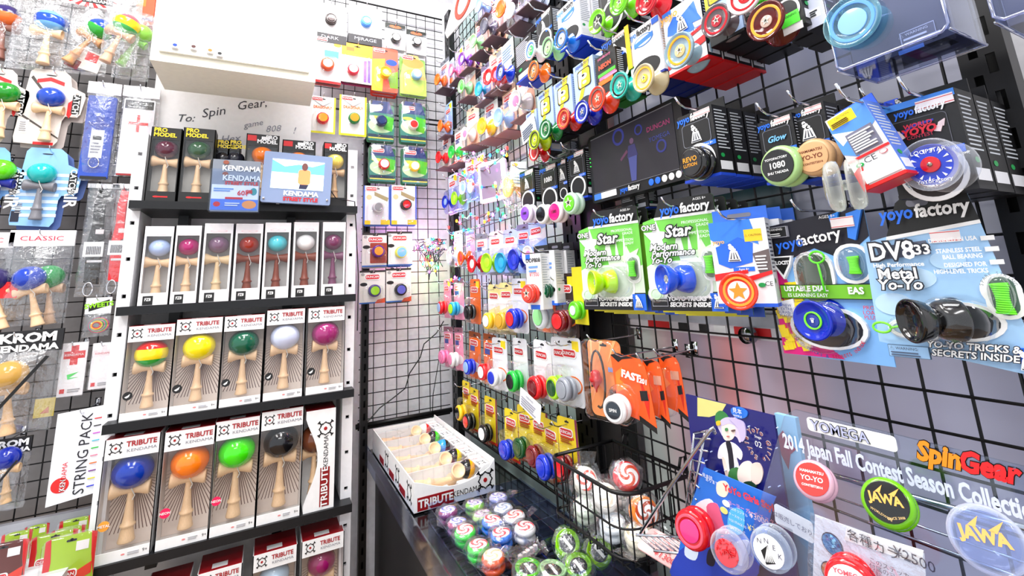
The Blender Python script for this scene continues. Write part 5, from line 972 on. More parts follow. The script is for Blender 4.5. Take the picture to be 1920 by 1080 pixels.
def fbig(o, w, h):
    decorate(o, w, h, art=[(0, 0, 1, .07, (.25, .55, .9)), ('r', .08, .2, .85, .56, .06, (.4, .4, .43)), ('r', .088, .205, .842, .555, .06, (.05, .04, .05)), ('p', [(.2, .33), (.4, .26), (.68, .25), (.68, .27), (.4, .29), (.22, .35)], (.2, .25, .7)), (.56, .56, .97, .64, YF), (.5, .04, .98, .14, (.95, .92, .92)), (.5, .055, .98, .062, RED), (.5, .12, .98, .127, RED), ('o', .45, .52, .03, .015, PK)], y=-.0004)
    for s, x0 in ((-1, -.32), (1, .26)):
        m = MB(); m.prism([(w*x0-w*.02*s, h*.1), (w*(x0+.1*-s)*1, h*.12), (w*(x0+.06*-s), h*.17), (w*(x0+.02*s), h*.16)], -.0026, -.0014)
        for k in range(5): a = PI/2+s*-(k-2)*.3+(.5*-s*-1 if s > 0 else .5)*-1*(-1 if s > 0 else 1)*0; bx = w*(x0+.05*s*-1)+k*w*.018*s; m.prism([(bx, h*.15), (bx+w*.014, h*.15), (bx+w*.014+w*.03*s, h*(.2+.005*k)), (bx+w*.03*s, h*(.2+.005*k))], -.0028, -.0014)
        m.obj('hand_print', o, M('print', (.95, .85, .85)))
    yfac(o, w*.06, h*.375, w*.145, y=-.0026); T(o, 'WORLD', w*-.02, h*.22, h*.065, (.8, .15, .25), y=-.004, bold=.03, shear=.1); T(o, 'YOYO', -w*.02, h*.155, h*.1, (.85, .12, .2), y=-.004, bold=.05, shear=.1); T(o, 'CONTEST', -w*.02, h*.1, h*.05, (.75, .12, .25), y=-.004)
    T(o, 'Ages 8+', w*.27, -h*.1, h*.055, WH, y=-.003); T(o, 'www.YOYOFACTORY.com', -w*.15, -h*.1, h*.05, WH, y=-.003, rot=.2)
    put('window_ring', ring_me(), o, [M('print', WH)], (w*.02, -.0008, -h*.3), None, (w*.44, .0012, w*.44)); put('window_hole', disc_me(), o, [M('print', (.1, .05, .06))], (w*.02, -.0006, -h*.3), None, (w*.39, .0008, w*.39)); put('red_disc', disc_me(), o, [M('plastic', (.45, .03, .08))], (w*.02, -.0008, -h*.28), None, (w*.26, .002, w*.26))
o, c, w, h, at = near((1664, 178, 1815, 366), .66, 'large black box with clear, blue and red yo-yo, near upright', hk='large black box near the upright', grp=None)
box_body(o, w, h, .045, BB, BB, (.1, .1, .11), (.06, .06, .07)); tower(o, -w*.42, h*.58, h*.14, y=.04); fbig(o, w, h)
x, z = at(1776, 313); yy = yoyo(o, x, z, .0285, (.95, .96, .98), (.08, .2, .7), None, kind='wide', y=-.02, mat='crystal', capr=.78)
put('red_centre', disc_me(), yy, [M('plastic', (.75, .03, .1))], (0, -.64, 0), None, (.3, .07, .3)); put('axle', disc_me(), yy, [M('metal', (.6, .55, .5))], (0, -.7, 0), None, (.08, .05, .08))
T(yy, 'YoYoFactory', 0, -.62, .2, WH, y=-.66); T(yy, 'LOOPSTAR', 0, .52, .22, WH, y=-.66)
m_ = MB()
for k in range(14):
    a = k*2*PI/14; m_.prism([(math.cos(a-.07)*.62, math.sin(a-.07)*.62), (math.cos(a)*.44, math.sin(a)*.44), (math.cos(a+.07)*.62, math.sin(a+.07)*.62)], -.655, -.64)
m_.obj('spikes', yy, M('print', WH))
copies(o, 'boxed_yoyo', c, 2, .048, 0, w, h, .045, lambda q: box_body(q, w, h, .045, BB, BB, (.1, .1, .11), (.06, .06, .07)), 'large black box near the upright')
o, c, w, h, at = near((1632, 195, 1672, 300), .74, 'royal blue box partly hidden left of the large black box', hk='royal blue box'); box_body(o, w, h, .04, (.08, .25, .8), (.08, .25, .8), None, (.1, .3, .85)); tower(o, 0, h*.28, h*.3); decorate(o, w, h, art=[(.1, .3, .95, .38, (.93, .9, .9)), (.2, .75, .8, .9, (.9, .55, .1))])
# clear display cases at the top
def clearcase(b, X, lab, cy=True):
    o, c, w, h, at = near(b, X, lab, 'boxed_yoyo', yaw=0)
    m = MB(); e = .002
    m.box(-w/2, 0, -h/2, w/2, e, h/2); m.box(-w/2, 0, -h/2, w/2, .09, -h/2+e); m.box(-w/2, 0, -h/2, -w/2+e, .09, h/2); m.box(w/2-e, 0, -h/2, w/2, .09, h/2); m.obj('clear_case', o, M('clear', (.9, .92, .98)))
    m = MB(); m.tube([(-w/2, 0, h/2), (-w/2, 0, -h/2+.006), (-w/2+.006, 0, -h/2), (w/2-.006, 0, -h/2), (w/2, 0, -h/2+.006), (w/2, 0, h/2)], .0018); m.tube([(-w/2, .09, -h/2), (w/2, .09, -h/2)], .0018); m.tube([(-w/2, 0, -h/2), (-w/2, .09, -h/2)], .0015); m.tube([(w/2, 0, -h/2), (w/2, .09, -h/2)], .0015); m.obj('case_rim', o, M('frost', (.92, .93, 1)), True)
    m = MB(); m.box(-w*.46, .03, -h*.46, w*.46, .085, h*.5); m.obj('insert', o, M('paper', (.36, .36, .42)))
    return o, c, w, h, at
o, c, w, h, at = clearcase((1548, -60, 1772, 100), .6, 'clear plastic case with a pale blue ringed yo-yo, top right')
x, z = at(1602, 42); yoyo(o, x, z, .031, (.75, .92, .95), (.55, .75, .93), (.4, .65, .97), mat='crystal', y=.014, capr=.5)
decorate(o, w, h, art=[(.52, .72, .82, .92, (.85, .85, .88)), (.53, .73, .815, .912, (.4, .4, .46)), (.48, .93, .7, .98, (.45, .65, .95)), (.58, .86, .85, .9, (.95, .95, .97))], texts=[('⚠ WARNING', .64, .77, .045, WH)], lines=[(.55, .8, .78, .9, 2, WH)], y=.029)
m = MB(); m.box(-w*.3, .03, -h*.462, -w*.1, .085, -h*.46, M('print', (.1, .1, .12))); m.box(w*.0, .03, -h*.462, w*.12, .085, -h*.46, M('print', (.5, .15, .4))); m.box(w*.2, .03, -h*.462, w*.38, .06, -h*.46, M('print', (.08, .08, .1))); m.obj('underside_print', o)
o, c, w, h, at = clearcase((1850, -60, 1960, 28), .6, 'clear plastic case cut off by the top right corner')
# ------------------------------------------------------------------ monitor
c, w, h, xl, hit = fity((1104, 215, 1288, 360), .70, 0); o = thing('monitor', 'black flat monitor hanging on the grid, lettered below its screen', 'monitor', c, 'R', roll=.0)
m = MB(); m.prism(rrect(-w/2, -h/2, w/2, h/2, .008), 0, .03); m.obj('casing', o, M('gloss', (.05, .05, .055), r=.35))
m = MB(); m.box(-w*.46, -.001, -h*.36, w*.43, 0, h*.44); m.obj('screen', o, M('emit', (.1, .09, .12), s=.35))
m = MB(); m.box(-w*.46, -.0018, h*.44, w*.43, -.0002, h*.45); m.box(-w*.46, -.0018, -h*.365, w*.43, -.0002, -h*.36); m.obj('bezel_line', o, M('gloss', (.5, .5, .52), r=.3))
yfac(o, -w*.04, -h*.42, h*.08, y=-.002)
for k in range(5): put('round_mark', disc_me(), o, [M('print', YF if k < 2 else WH)], (w*(.17+.062*k), -.0005, -h*.425), None, (.0072, .0012, .0072))
m = MB(); m.box(-w*.47, -.0015, -h*.46, -w*.38, 0, -h*.375, M('print', (.25, .5, .9))); m.box(-w*.38, -.0015, -h*.46, -w*.2, 0, -h*.375, M('print', WH)); m.obj('stickers', o)
T(o, 'DUNCAN', w*.29, h*.24, h*.09, (.35, .1, .22), y=-.0016, mat='emit', bold=.02); T(o, 'YOMEGA', w*.29, h*.1, h*.085, (.12, .15, .35), y=-.0016, mat='emit')
pn = thing('x', None, None, (0, 0, 0), 0); bpy.data.objects.remove(pn)
m = MB(); m.prism([(-w*.02, -h*.34), (w*.03, -h*.34), (w*.06, -h*.02), (-w*.03, -h*.02)], -.0014, -.001, M('emit', (.2, .22, .42), s=.6)); m.prism([(-w*.04, -h*.02), (w*.07, -h*.02), (w*.05, h*.14), (-w*.02, h*.14)], -.0014, -.001, M('emit', (.14, .13, .3), s=.5)); m.prism(ell(w*.02, h*.19, w*.022, h*.04, 12), -.0014, -.001, M('emit', (.3, .2, .3), s=.5)); m.prism([(-w*.04, h*.1), (-w*.12, h*.0), (-w*.11, -h*.03), (-w*.03, h*.06)], -.0014, -.001, M('emit', (.3, .15, .25), s=.4)); m.obj('screen_figure', o)
for x, z, rr in ((-.12, .32, .02), (.1, .3, .012), (.3, -.02, .014)): put('screen_logo', ring_me(.7), o, [M('emit', (.1, .12, .35), s=.7)], (x*w, -.001, z*h), None, (rr, .0008, rr))
for z in (.18, .12, .06): put('indicator', disc_me(), o, [M('emit', (.2, .9, .3), s=1.5)], (-w*.485, -.0005, h*z), None, .0012)
hk_ = hook((.803, c.y, c.z+h*.42), .07, 'R', 'black monitor on the near grid')
# ================================================================== NEAR BAY: large printed cards
def sheet(o, w, h, pts, col, t=.0015):
    m = MB(); m.prism([((u-.5)*w, (.5-v)*h) for u, v in pts], 0, t); m.obj('card', o, M('paper', col))
def pod(o, w, h, pts, depth, y=0, mt=None):
    """clear moulded bubble from an outline u,v"""
    P = [((u-.5)*w, (.5-v)*h) for u, v in pts]; cx = sum(p[0] for p in P)/len(P); cz = sum(p[1] for p in P)/len(P); n = len(P)
    v = [(x, -.001, z) for x, z in P]+[(x, -depth*.85, z) for x, z in P]+[(cx+(x-cx)*.88, -depth, cz+(z-cz)*.88) for x, z in P]
    f = [tuple(range(2*n, 3*n))]+[(L*n+i, L*n+(i+1) % n, (L+1)*n+(i+1) % n, (L+1)*n+i) for L in range(2) for i in range(n)]
    m = MB(); m.add(v, f); return m.obj('blister', o, mt or M('clear', (1, 1, 1)), True)
def uell(u, v, a, b, n=20): return [(u+a*math.cos(-t*2*PI/n), v+b*math.sin(-t*2*PI/n)) for t in range(n)]
def string_hank(o, x, z, w, h, y=-.008, col=(.45, .95, .15)):
    m = MB(); n = 26; pts = []
    for k in range(n*6): a = k*2*PI/12; pts.append((x+w*.42*math.cos(a)*(1-.35*abs(math.sin(k*PI/n/6))), y-.003*math.sin(a), z+h*.5*(k/(n*3)-1)*.9+.0))
    m.tube(pts, .0013, n=5); m.obj('spare_string', o, M('matte', col), True)
WARN = lambda o, x, z, w, h, c=WH, b=(.05, .05, .06): None
def star_card(b, lab, hk, body, X=.70, yaw=.3, n=3):
    o, c, w, h, at = near(b, X, lab, 'carded_yoyo', yaw=yaw, hk=None)
    hook((.803, c.y-.004, c.z+h*.44), .803-X+.02, 'R', hk)
    P = [(.0, .18), (.18, .15), (.27, .0), (.97, .0), (1, .02), (1, 1), (0, 1)]
    sheet(o, w, h, P, (.45, .8, .3))
    bl = (.97, .98, .97)
    decorate(o, w, h, art=[('p', [(.18, .15), (.27, 0), (.97, 0), (1, .02), (1, .16)], BK), (.18, .15, 1, .175, WH), ('p', [(.0, .6), (.15, .55), (.3, .62), (.5, .6), (.7, .65), (1, .58), (1, .85), (0, .85)], (.88, .95, .86)), (0, .84, 1, 1, (.05, .05, .08)), ('p', [(.5, .25), (.55, .5), (.6, .5), (.62, .3), (.66, .5), (.72, .55), (.75, .25), (.78, .5), (.9, .6), (.5, .62), (.44, .4)], (.92, .97, .9)),
        ('p', [(.0, .28), (.13, .28), (.2, .18), (.24, .28), (.38, .3), (.26, .36), (.3, .46), (.18, .4), (.06, .45), (.1, .36)], bl), ('p', [(.62, .5), (.75, .47), (.78, .38), (.83, .46), (.97, .42), (.9, .52), (.98, .6), (.83, .57), (.75, .62), (.75, .55)], (.85, .95, .8)),
        ('o', .12, .85, .14, .1, WH), ('r', .25, .56, .86, .9, .14, WH), ('r', .28, .58, .83, .88, .12, (.75, .8, .75)), ('r', .76, .47, .97, .75, .09, WH), ('r', .79, .5, .94, .72, .07, (.5, .55, .5)), (.81, .85, 1, 1, YF), ('o', .12, .85, .09, .065, (.85, .93, .85))], name='printed_card_face')
    yfac(o, w*.15, h*.4, w*.14, y=-.006)
    T(o, 'AGES 8+', w*.34, h*.465, h*.032, WH, y=-.006)
    for s, x, z, sz, cc, kw in (('Star', .0, .2, .15, WH, dict(shear=.2, bold=.05)), ('ONE', -.4, .26, .07, WH, dict(bold=.04)), ('Modern', -.22, .07, .085, WH, dict(shear=.3, bold=.04)), ('Performance', -.1, .01, .08, WH, dict(shear=.3, bold=.04)), ('Yo-Yo', -.27, -.05, .08, WH, dict(shear=.3, bold=.04))):
        T(o, s, w*x, h*z, h*sz, (.08, .1, .08), y=-.0062, **{**kw, 'bold': .1}); T(o, s, w*x, h*z, h*sz, cc, y=-.0068, **{**kw, 'bold': .025})
    for s, z in (('PROFESSIONAL', .27), ('GRADE', .235), ('COMPETITION', .17), ('READY', .135)): T(o, s, w*.42, h*z, h*.036, WH, y=-.006, al='RIGHT')
    T(o, 'YO-YO TRICKS &', w*.05, -h*.395, h*.052, WH, y=-.006, shear=.2, bold=.05); T(o, 'SECRETS INSIDE', w*.05, -h*.445, h*.052, WH, y=-.006, shear=.2, bold=.05)
    m = MB(); m.box(-w*.46, -.0045, -h*.46, -w*.24, -.004, -h*.39, M('print', (.75, .75, .8))); m.box(-w*.455, -.0048, -h*.455, -w*.245, -.0044, -h*.395, M('print', (.05, .05, .08))); m.obj('warning_panel', o); T(o, '⚠ WARNING:', -w*.35, -h*.41, h*.022, WH, y=-.0056)
    tower(o, w*.405, -h*.42, h*.11, y=-.006)
    x, z = at(*body[1]); y_ = yoyo(o, x, z, .0275, body[0], WH, None, kind='barrel', y=-.022, mat='plastic', capr=.68, rot=(0, 0, -.6)); T(y_, '★', 0, 0, .5, (.6, .65, .6), y=-.66); T(y_, '☆', 0, 0, .9, (.3, .33, .3), y=-.662)
    string_hank(o, w*.365, -h*.11, w*.14, h*.16, y=-.009)
    m = MB(); m.tube([(-w*.38+w*.07*math.cos(t*PI/8), -.008, -h*.35+h*.045*math.sin(t*PI/8)) for t in range(17)], .0013); m.obj('finger_loop', o, M('matte', (.8, .95, .75)), True)
    pod(o, w, h, uell(.55, .73, .29, .17), .028); pod(o, w, h, uell(.865, .61, .085, .12), .016); pod(o, w, h, uell(.12, .85, .11, .08), .012)
    for i in range(n):
        o2 = thing('carded_yoyo', '%s spare black headed card behind the %s' % (ORD[i], hk), 'carded toy', c+Vector((.026*(i+1), -.004*(i+1), -.005*(i+1))), 'R', 'spare cards behind the green star cards', 0, yaw)
        sheet(o2, w, h, P, (.5, .75, .2)); decorate(o2, w, h, art=[('p', [(.18, .15), (.27, 0), (.97, 0), (1, .02), (1, .16)], BK), (0, .84, 1, .97, (.05, .05, .08)), (0, .97, 1, 1, (.9, .85, .1)), (.81, .84, 1, 1, (.1, .3, .75))]); T(o2, 'AGES 8+', w*.34, h*.465, h*.032, (.7, .7, .75), y=-.003); yfac(o2, w*.12, h*.4, w*.135, y=-.003); T(o2, 'TRICKS & SECRETS', w*.1, -h*.42, h*.045, (.75, .75, .8), y=-.003, shear=.2, bold=.03)
    return o
star_card((1089, 392, 1204, 581), 'green star printed card with lime yo-yo, left of two', 'green star card with the lime yo-yo', ((.72, .95, .05), (1140, 528)))
star_card((1211, 370, 1352, 583), 'green star printed card with blue yo-yo, right of two', 'green star card with the blue yo-yo', ((.08, .3, .85), (1276, 522)), X=.69)
# yellow edged card low behind the left star card
o, c, w, h, at = near((1075, 500, 1100, 608), .73, 'yellow edged card peeping out low behind the lime star card', 'carded_yoyo'); sheet(o, w, h, [(0, 0), (1, 0), (1, 1), (0, 1)], (.9, .85, .1)); yoyo(o, 0, -h*.25, .024, (.4, .85, .1), (.9, .9, .95), kind='imp', y=-.012)
# white boxes left of the star cards
def fw(t, c2):
    def f(o, w, h):
        decorate(o, w, h, art=[('o', .5, .72, .42, .2, (.06, .06, .07)), (.2, .92, .8, 1, YF), (.0, .0, .3, .1, YF)], texts=[t] if t else [], lines=[(.1, .28, .9, .4, 2, (.5, .5, .55))] if t else [(.2, .2, .8, .35, 2, (.4, .6, .95))], y=-.0004)
    return f
upbox((988, 476, 1016, 580), 'white box with flat red yo-yo and handwritten price', 'white box with the flat red yo-yo', WB, (1001, 550), dict(body=(.95, .25, .2), cap=(.95, .3, .25), capr=.7, kind='imp'), n=0, X=.66, r=.026, yaw=.25, front=lambda o, w, h: (fw(None, 0)(o, w, h), T(o, 'OOP808', 0, h*.38, w*.27, BK, y=-.002, bold=.02), T(o, '¥1500', w*.05, h*.12, w*.26, (.85, .3, .35), y=-.002)), side=(.94, .94, .96), linec=(.7, .72, .76), grp=None, base=WB)
upbox((1016, 470, 1042, 572), 'white box with dark green yo-yo behind the price card', 'white box with the dark green yo-yo', WB, (1029, 545), dict(body=(.02, .3, .2), cap=(.05, .4, .25), capr=.6, kind='imp'), n=1, X=.70, r=.022, yaw=.25, front=fw(None, 0), side=(.94, .94, .96), linec=(.7, .72, .76), grp=None, base=YF)
# star yo-yo box
def f3(o, w, h):
    decorate(o, w, h, art=[('p', [(0, .0), (.75, 0), (.85, .3), (.5, .2), (.2, .3), (0, .2)], (.2, .5, .92)), ('p', [(.08, .3), (.3, .26), (.5, .2), (.75, .28), (.7, .5), (.3, .56), (.1, .5)], (.12, .4, .9)), (.35, .55, .72, .6, YF), (.62, .12, .92, .26, (.98, .8, .15)), ('p', [(.72, .4), (1, .36), (1, .62), (.8, .66)], (.4, .35, .35)), ('p', [(0, .62), (.6, .58), (.6, .62), (0, .7)], RED), ('p', [(.6, .66), (1, .6), (1, .64), (.6, .72)], RED), ('o', .8, .76, .06, .04, (.1, .6, .3)), ('p', [(.12, .88), (.55, .92), (.6, .99), (.12, .98)], (.93, .92, .92))],
             texts=[('yoyo', .15, .24, .07, (.97, .7, .3), dict(bold=.02)), ('Ages 8+', .54, .575, .035, WH), ('⚠ CAUTION', .77, .19, .03, (.3, .2, .05)), ('CE', .92, .75, .07, BK)], lines=[(.76, .42, .97, .6, 5, WH)], y=-.0004); tower(o, -w*.1, h*.12, h*.2, y=-.003)
o, c, w, h, at = near((1338, 412, 1446, 575), .675, 'white, blue and red box with large orange star yo-yo', yaw=.38, hk='box with the orange star yo-yo')
box_body(o, w, h, .028, WB, (.93, .93, .95), (.1, .35, .85), (.2, .45, .9), linec=(.3, .3, .35)); f3(o, w, h)
x, z = at(1392, 545); y_ = yoyo(o, x, z, .029, (.95, .2, .08), WH, (.97, .6, .1), kind='wide', y=-.004, capr=.55)
m = MB(); m.prism([((.5 if k % 2 == 0 else .22)*math.sin(k*PI/5), (.5 if k % 2 == 0 else .22)*math.cos(k*PI/5)) for k in range(10)], -.68, -.65); m.obj('orange_star', y_, M('print', (.9, .55, .12)))
copies(o, 'boxed_yoyo', c, 2, .036, .38, w, h, .028, lambda q: (box_body(q, w, h, .028, WB, (.93, .93, .95), (.08, .1, .3), (.2, .45, .9), linec=(.3, .3, .35))), 'box with the orange star yo-yo')
# velocity card
o, c, w, h, at = near((1450, 395, 1648, 672), .715, 'black, yellow and magenta card with a blue dial yo-yo', 'carded_yoyo', yaw=-.05, hk='card with the blue dial yo-yo')
sheet(o, w, h, [(0, .06), (.95, 0), (1, .02), (1, 1), (0, 1)], (.5, .72, .95))
rr = random.Random(5); cells = []
for i in range(30):
    u, v = rr.uniform(.03, .27), rr.uniform(.5, .97); s = rr.uniform(.03, .06); cells.append(('p', [(u-s, v-s*.5), (u+s*.8, v-s*.7), (u+s, v+s*.4), (u-s*.6, v+s*.6)], YE))
arts = [('p', [(0, .06), (.95, 0), (1, .02), (1, .2), (.75, .34), (.5, .25), (.1, .35), (0, .3)], (.05, .05, .12)), ('p', [(0, .22), (.1, .34), (.18, .5), (.25, .8), (.6, .99), (0, 1)], (.9, .05, .5))]+cells+[('p', [(.7, .04), (.8, .02), (.78, .06), (.86, .1), (.72, .12)], (.15, .55, .95)), ('p', [(.86, .04), (1, .02), (.9, .22), (.84, .2)], (.2, .5, .9)), ('r', .27, .27, .66, .6, .17, WH), ('r', .3, .29, .63, .62, .15, (.3, .35, .3)),
        ('o', .5, .79, .36, .2, WH), ('o', .5, .79, .32, .175, (.06, .06, .1)), ('r', .68, .24, .99, .5, .14, WH), ('r', .72, .26, .97, .48, .12, (.4, .55, .7)), (.1, .5, 1, .6, (.45, .75, .15)), (.1, .5, 1, .505, BK), (.1, .595, 1, .6, BK), ('p', [(.02, .63), (.22, .6), (.22, .73), (.05, .72)], WH),
        ('p', [(.04, .29), (.28, .29), (.25, .36), (.16, .46), (.07, .36)], WH), ('p', [(.06, .3), (.26, .3), (.23, .355), (.16, .43), (.09, .355)], BK), (.0, .07, .27, .15, (.75, .75, .8)), (.004, .073, .266, .147, BK), (.72, .06, .92, .13, (.95, .92, .92)), (.72, .065, .92, .069, RED), (.72, .12, .92, .124, RED)]
decorate(o, w, h, art=arts, lines=[(.02, .115, .25, .145, 2, WH)], name='printed_card_face'); yb = -.0075
T(o, 'yoyo', -w*.36, h*.285, w*.15, YF, y=yb, al='LEFT', bold=.02, rot=.1); T(o, 'factory', -w*.13, h*.305, w*.15, WH, y=yb, al='LEFT', bold=.02, rot=.1)
for s, x, z, sz, cc, kw in (('⚠ WARNING:', -.37, .41, .024, WH, {}), ('VELOCITY', -.34, .16, .036, WH, dict(bold=.05)), ('USTABLE DIAL', -.13, -.03, .05, WH, dict(bold=.04)), ('ES LEARNING EASY', -.12, -.075, .034, WH, dict(bold=.01)), ('EAS', .33, -.045, .06, WH, dict(bold=.04)), ('AGES 8+', .2, .455, .03, WH, {}), ('NEW', -.35, -.15, .03, (.1, .25, .55), {}), ('EXTRA', -.36, -.175, .03, (.1, .25, .55), {}), ('DURABLE', -.38, -.2, .03, (.1, .25, .55), {}), ('PLASTIC', -.37, -.225, .03, (.1, .25, .55), {}), ('PRO', .41, -.15, .035, RED, {}), ('LOAD', .42, -.18, .035, RED, {}), ('PLUS', .41, -.21, .035, RED, {})):
    T(o, s, w*x, h*z, h*sz, cc, y=yb, **kw)
for i, ch in enumerate('YO-YO TRICKS & SECRETS INSIDE'):
    a = PI+.42+(PI-.84)*(i/28); T(o, ch, w*.34*math.cos(a), -h*.29+h*.188*math.sin(a), h*.03, (.1, .25, .6) if i < 14 else (.75, .1, .25), y=yb, rot=a+PI/2, bold=.02)
for i, ch in enumerate('READY TO USE LOOP'):
    a = PI*.88-(PI*.76)*(i/16); T(o, ch, -w*.035+w*.165*math.cos(a), h*.14+h*.085*math.sin(a), h*.018, (.5, .3, .45), y=yb, rot=a-PI/2)
x, z = at(1556, 597); y_ = yoyo(o, x, z, .0275, (.06, .2, .8), (.08, .2, .6), (.45, .9, .1), kind='wide', y=-.02, mat='tint', capr=.3); y_.children[1].scale = (.45, .08, .45); T(y_, '♛', 0, 0, .3, WH, y=-.7)
m = MB(); x0, z0 = at(1541, 482); m.tube([(x0+w*.07*math.cos(t*PI/8), -.012, z0+h*.04*math.sin(t*PI/8)) for t in range(17)], .0016); m.tube([(x0, -.012, z0-h*.04), (x0+.002, -.013, z0-h*.12), (x0+.004, -.014, z0-h*.24)], .0016); m.obj('finger_loop', o, M('matte', (.4, .95, .15)), True)
pod(o, w, h, uell(.5, .78, .3, .17), .03); pod(o, w, h, uell(.465, .42, .14, .14), .02); pod(o, w, h, uell(.84, .37, .11, .1), .016); string_hank(o, w*.36, h*.12, w*.12, h*.12, y=-.008)
# DV8 card
o, c, w, h, at = near((1632, 355, 1912, 690), .69, 'large pale blue card with black metal yo-yo, nearest on the grid', 'carded_yoyo', yaw=.05, hk='large pale blue card')
sheet(o, w, h, [(.0, .27), (.2, .24), (.32, .04), (.4, .0), (.78, .0), (.82, .02), (.86, .22), (1, .98), (.98, 1), (-.03, .88)], (.62, .78, .93))
decorate(o, w, h, art=[('p', [(.2, .24), (.32, .04), (.4, .0), (.78, .0), (.82, .02), (.86, .19)], BK), ('r', .4, .03, .56, .075, .03, (.45, .45, .5)), ('p', [(.2, .24), (.86, .19), (.863, .21), (.19, .265)], WH), ('o', .3, .5, .2, .1, (.75, .87, .97)), ('o', .15, .65, .15, .1, (.72, .84, .95)), ('o', .6, .4, .12, .08, (.7, .84, .96)),
    ('p', [(.1, .3), (.48, .28), (.5, .36), (.12, .38)], (.4, .42, .5)), (.52, .235, .72, .3, (.95, .92, .92)), (.52, .24, .72, .244, RED), (.52, .29, .72, .294, RED), (.84, .28, .92, .305, WH), (.85, .34, .93, .365, WH), (.86, .41, .94, .435, WH),
    ('o', .6, .74, .27, .16, WH), ('o', .6, .74, .235, .135, (.1, .12, .15)), ('o', .22, .79, .15, .085, WH), ('p', [(.25, .72), (.42, .7), (.42, .86), (.25, .86)], WH), ('o', .22, .79, .115, .055, (.55, .65, .75)), ('o', .88, .57, .12, .13, WH), ('r', .78, .52, 1, .72, .1, WH), ('r', .82, .5, .97, .7, .075, (.3, .4, .35)),
    ('p', [(.88, .86), (1.0, .86), (1.0, 1), (.9, .98)], YF), (.04, .89, .34, .96, (.3, .4, .5)), (.044, .893, .336, .957, (.6, .76, .92))], lines=[(.06, .925, .32, .955, 2, (.3, .35, .45))], name='printed_card_face'); yb = -.0078
yfac(o, w*.04, h*.39, w*.135, y=yb)
for s, x, z, sz, cc, kw in (('AGES 8+', .2, .48, .03, WH, {}), ('DESIGNED IN USA', .33, .21, .033, WH, dict(al='RIGHT', bold=.02, sx=.78)), ('STAINLESS STEEL', .34, .15, .033, WH, dict(al='RIGHT', bold=.02, sx=.78)), ('BALL BEARING', .34, .115, .033, WH, dict(al='RIGHT', bold=.02, sx=.78)), ('DESIGNED FOR', .35, .07, .033, WH, dict(al='RIGHT', bold=.02, sx=.78)), ('HIGH-LEVEL TRICKS', .35, .035, .033, WH, dict(al='RIGHT', bold=.02, sx=.78)),
                            ('DV8', -.27, .165, .15, WH, dict(bold=.05, sx=.85)), ('33', -.04, .165, .08, WH, dict(bold=.03)), ('High Performance', -.24, .085, .035, WH, dict(bold=.03)), ('Metal', -.26, .03, .09, WH, dict(bold=.05)), ('Yo-Yo', -.26, -.035, .085, WH, dict(bold=.05, shear=.15)),
                            ('⚠ WARNING:', -.33, -.407, .022, (.1, .12, .2), {}), ('YO-YO TRICKS &', .13, -.37, .05, WH, dict(shear=.2, bold=.05)), ('SECRETS INSIDE', .13, -.415, .05, WH, dict(shear=.2, bold=.05))):
    if cc == WH and sz > .045: T(o, s, w*x, h*z, h*sz, (.12, .14, .2), y=yb+.0006, **{**kw, 'bold': .1})
    if 'bold' in kw: kw['bold'] = .025
    T(o, s, w*x, h*z, h*sz, cc, y=yb, **kw)
for i, ch in enumerate('SPARE STRING'):
    a = PI*.9-(PI*.8)*(i/11); T(o, ch, w*.385+w*.1*math.cos(a), -h*.065+h*.085*math.sin(a), h*.022, (.4, .45, .5), y=yb, rot=a-PI/2)
for i, ch in enumerate('READY TO USE LOOP'):
    a = PI*.85-(PI*.7)*(i/16); T(o, ch, -w*.28+w*.135*math.cos(a), -h*.29+h*.068*math.sin(a), h*.017, (.5, .5, .55), y=yb, rot=a-PI/2)
tower(o, w*.44, -h*.42, h*.09, y=yb)
x, z = at(1765, 597); y_ = yoyo(o, x, z, .0245, (.03, .03, .035), (.05, .05, .055), None, kind='barrel', y=-.024, capr=.7, rot=(0, 0, -.7)); put('finger_string', ring_me(.7), y_, [M('matte', (.4, .95, .1))], (0, .03, 0), None, (.45, .08, .45))
string_hank(o, w*.395, -h*.11, w*.13, h*.17, y=-.01)
m = MB(); x0, z0 = at(1662, 612); m.tube([(x0+w*.07*math.cos(t*PI/8), -.012, z0+h*.03*math.sin(t*PI/8)) for t in range(17)]+[(x0+w*.1, -.012, z0+.001), (x0+w*.18, -.014, z0+.004)], .0014); m.obj('finger_loop', o, M('matte', (.5, .95, .2)), True)
pod(o, w, h, uell(.6, .73, .23, .14), .034); pod(o, w, h, uell(.895, .59, .07, .1), .018); pod(o, w, h, uell(.22, .79, .11, .055), .016)
# orange cards on the low hook
o, c, w, h, at = near((1106, 638, 1168, 782), .70, 'orange card in rounded clear pack with red spinning top toy', 'carded_spinner', yaw=.25, hk='orange card with the red top')
card_pack('x', o, w, h, (.96, .58, .32), art=[('p', [(.1, 0), (.16, 0), (.1, .4)], (.98, .75, .5)), ('p', [(.4, 0), (.5, 0), (.3, .3)], (.98, .75, .5)), ('p', [(.8, 0), (.9, 0), (.6, .3)], (.98, .75, .5))], outline='r', corner=.15, blister=(-.02, -.02, 1.02, 1.02), bdep=.03)
T(o, 'Blizz', w*.25, h*.12, h*.08, (.35, .6, .9), y=-.004, bold=.03); T(o, 'For Tricks', w*.15, -h*.3, h*.05, BK, y=-.004); T(o, 'and Battles', w*.15, -h*.36, h*.05, BK, y=-.004)
x, z = at(1125, 710); rtop = lathe_me('top', [(.001, -1), (.06, -.9), (.1, -.7), (.5, -.1), (.55, .05), (.5, .2), (.42, .3), (.4, .55), (.3, .7), (.1, .78), (.001, .78)], 'z', 24); put('spinning_top', rtop, o, [M('tint', (.85, .02, .06))], (x, -.016, z), None, .028)
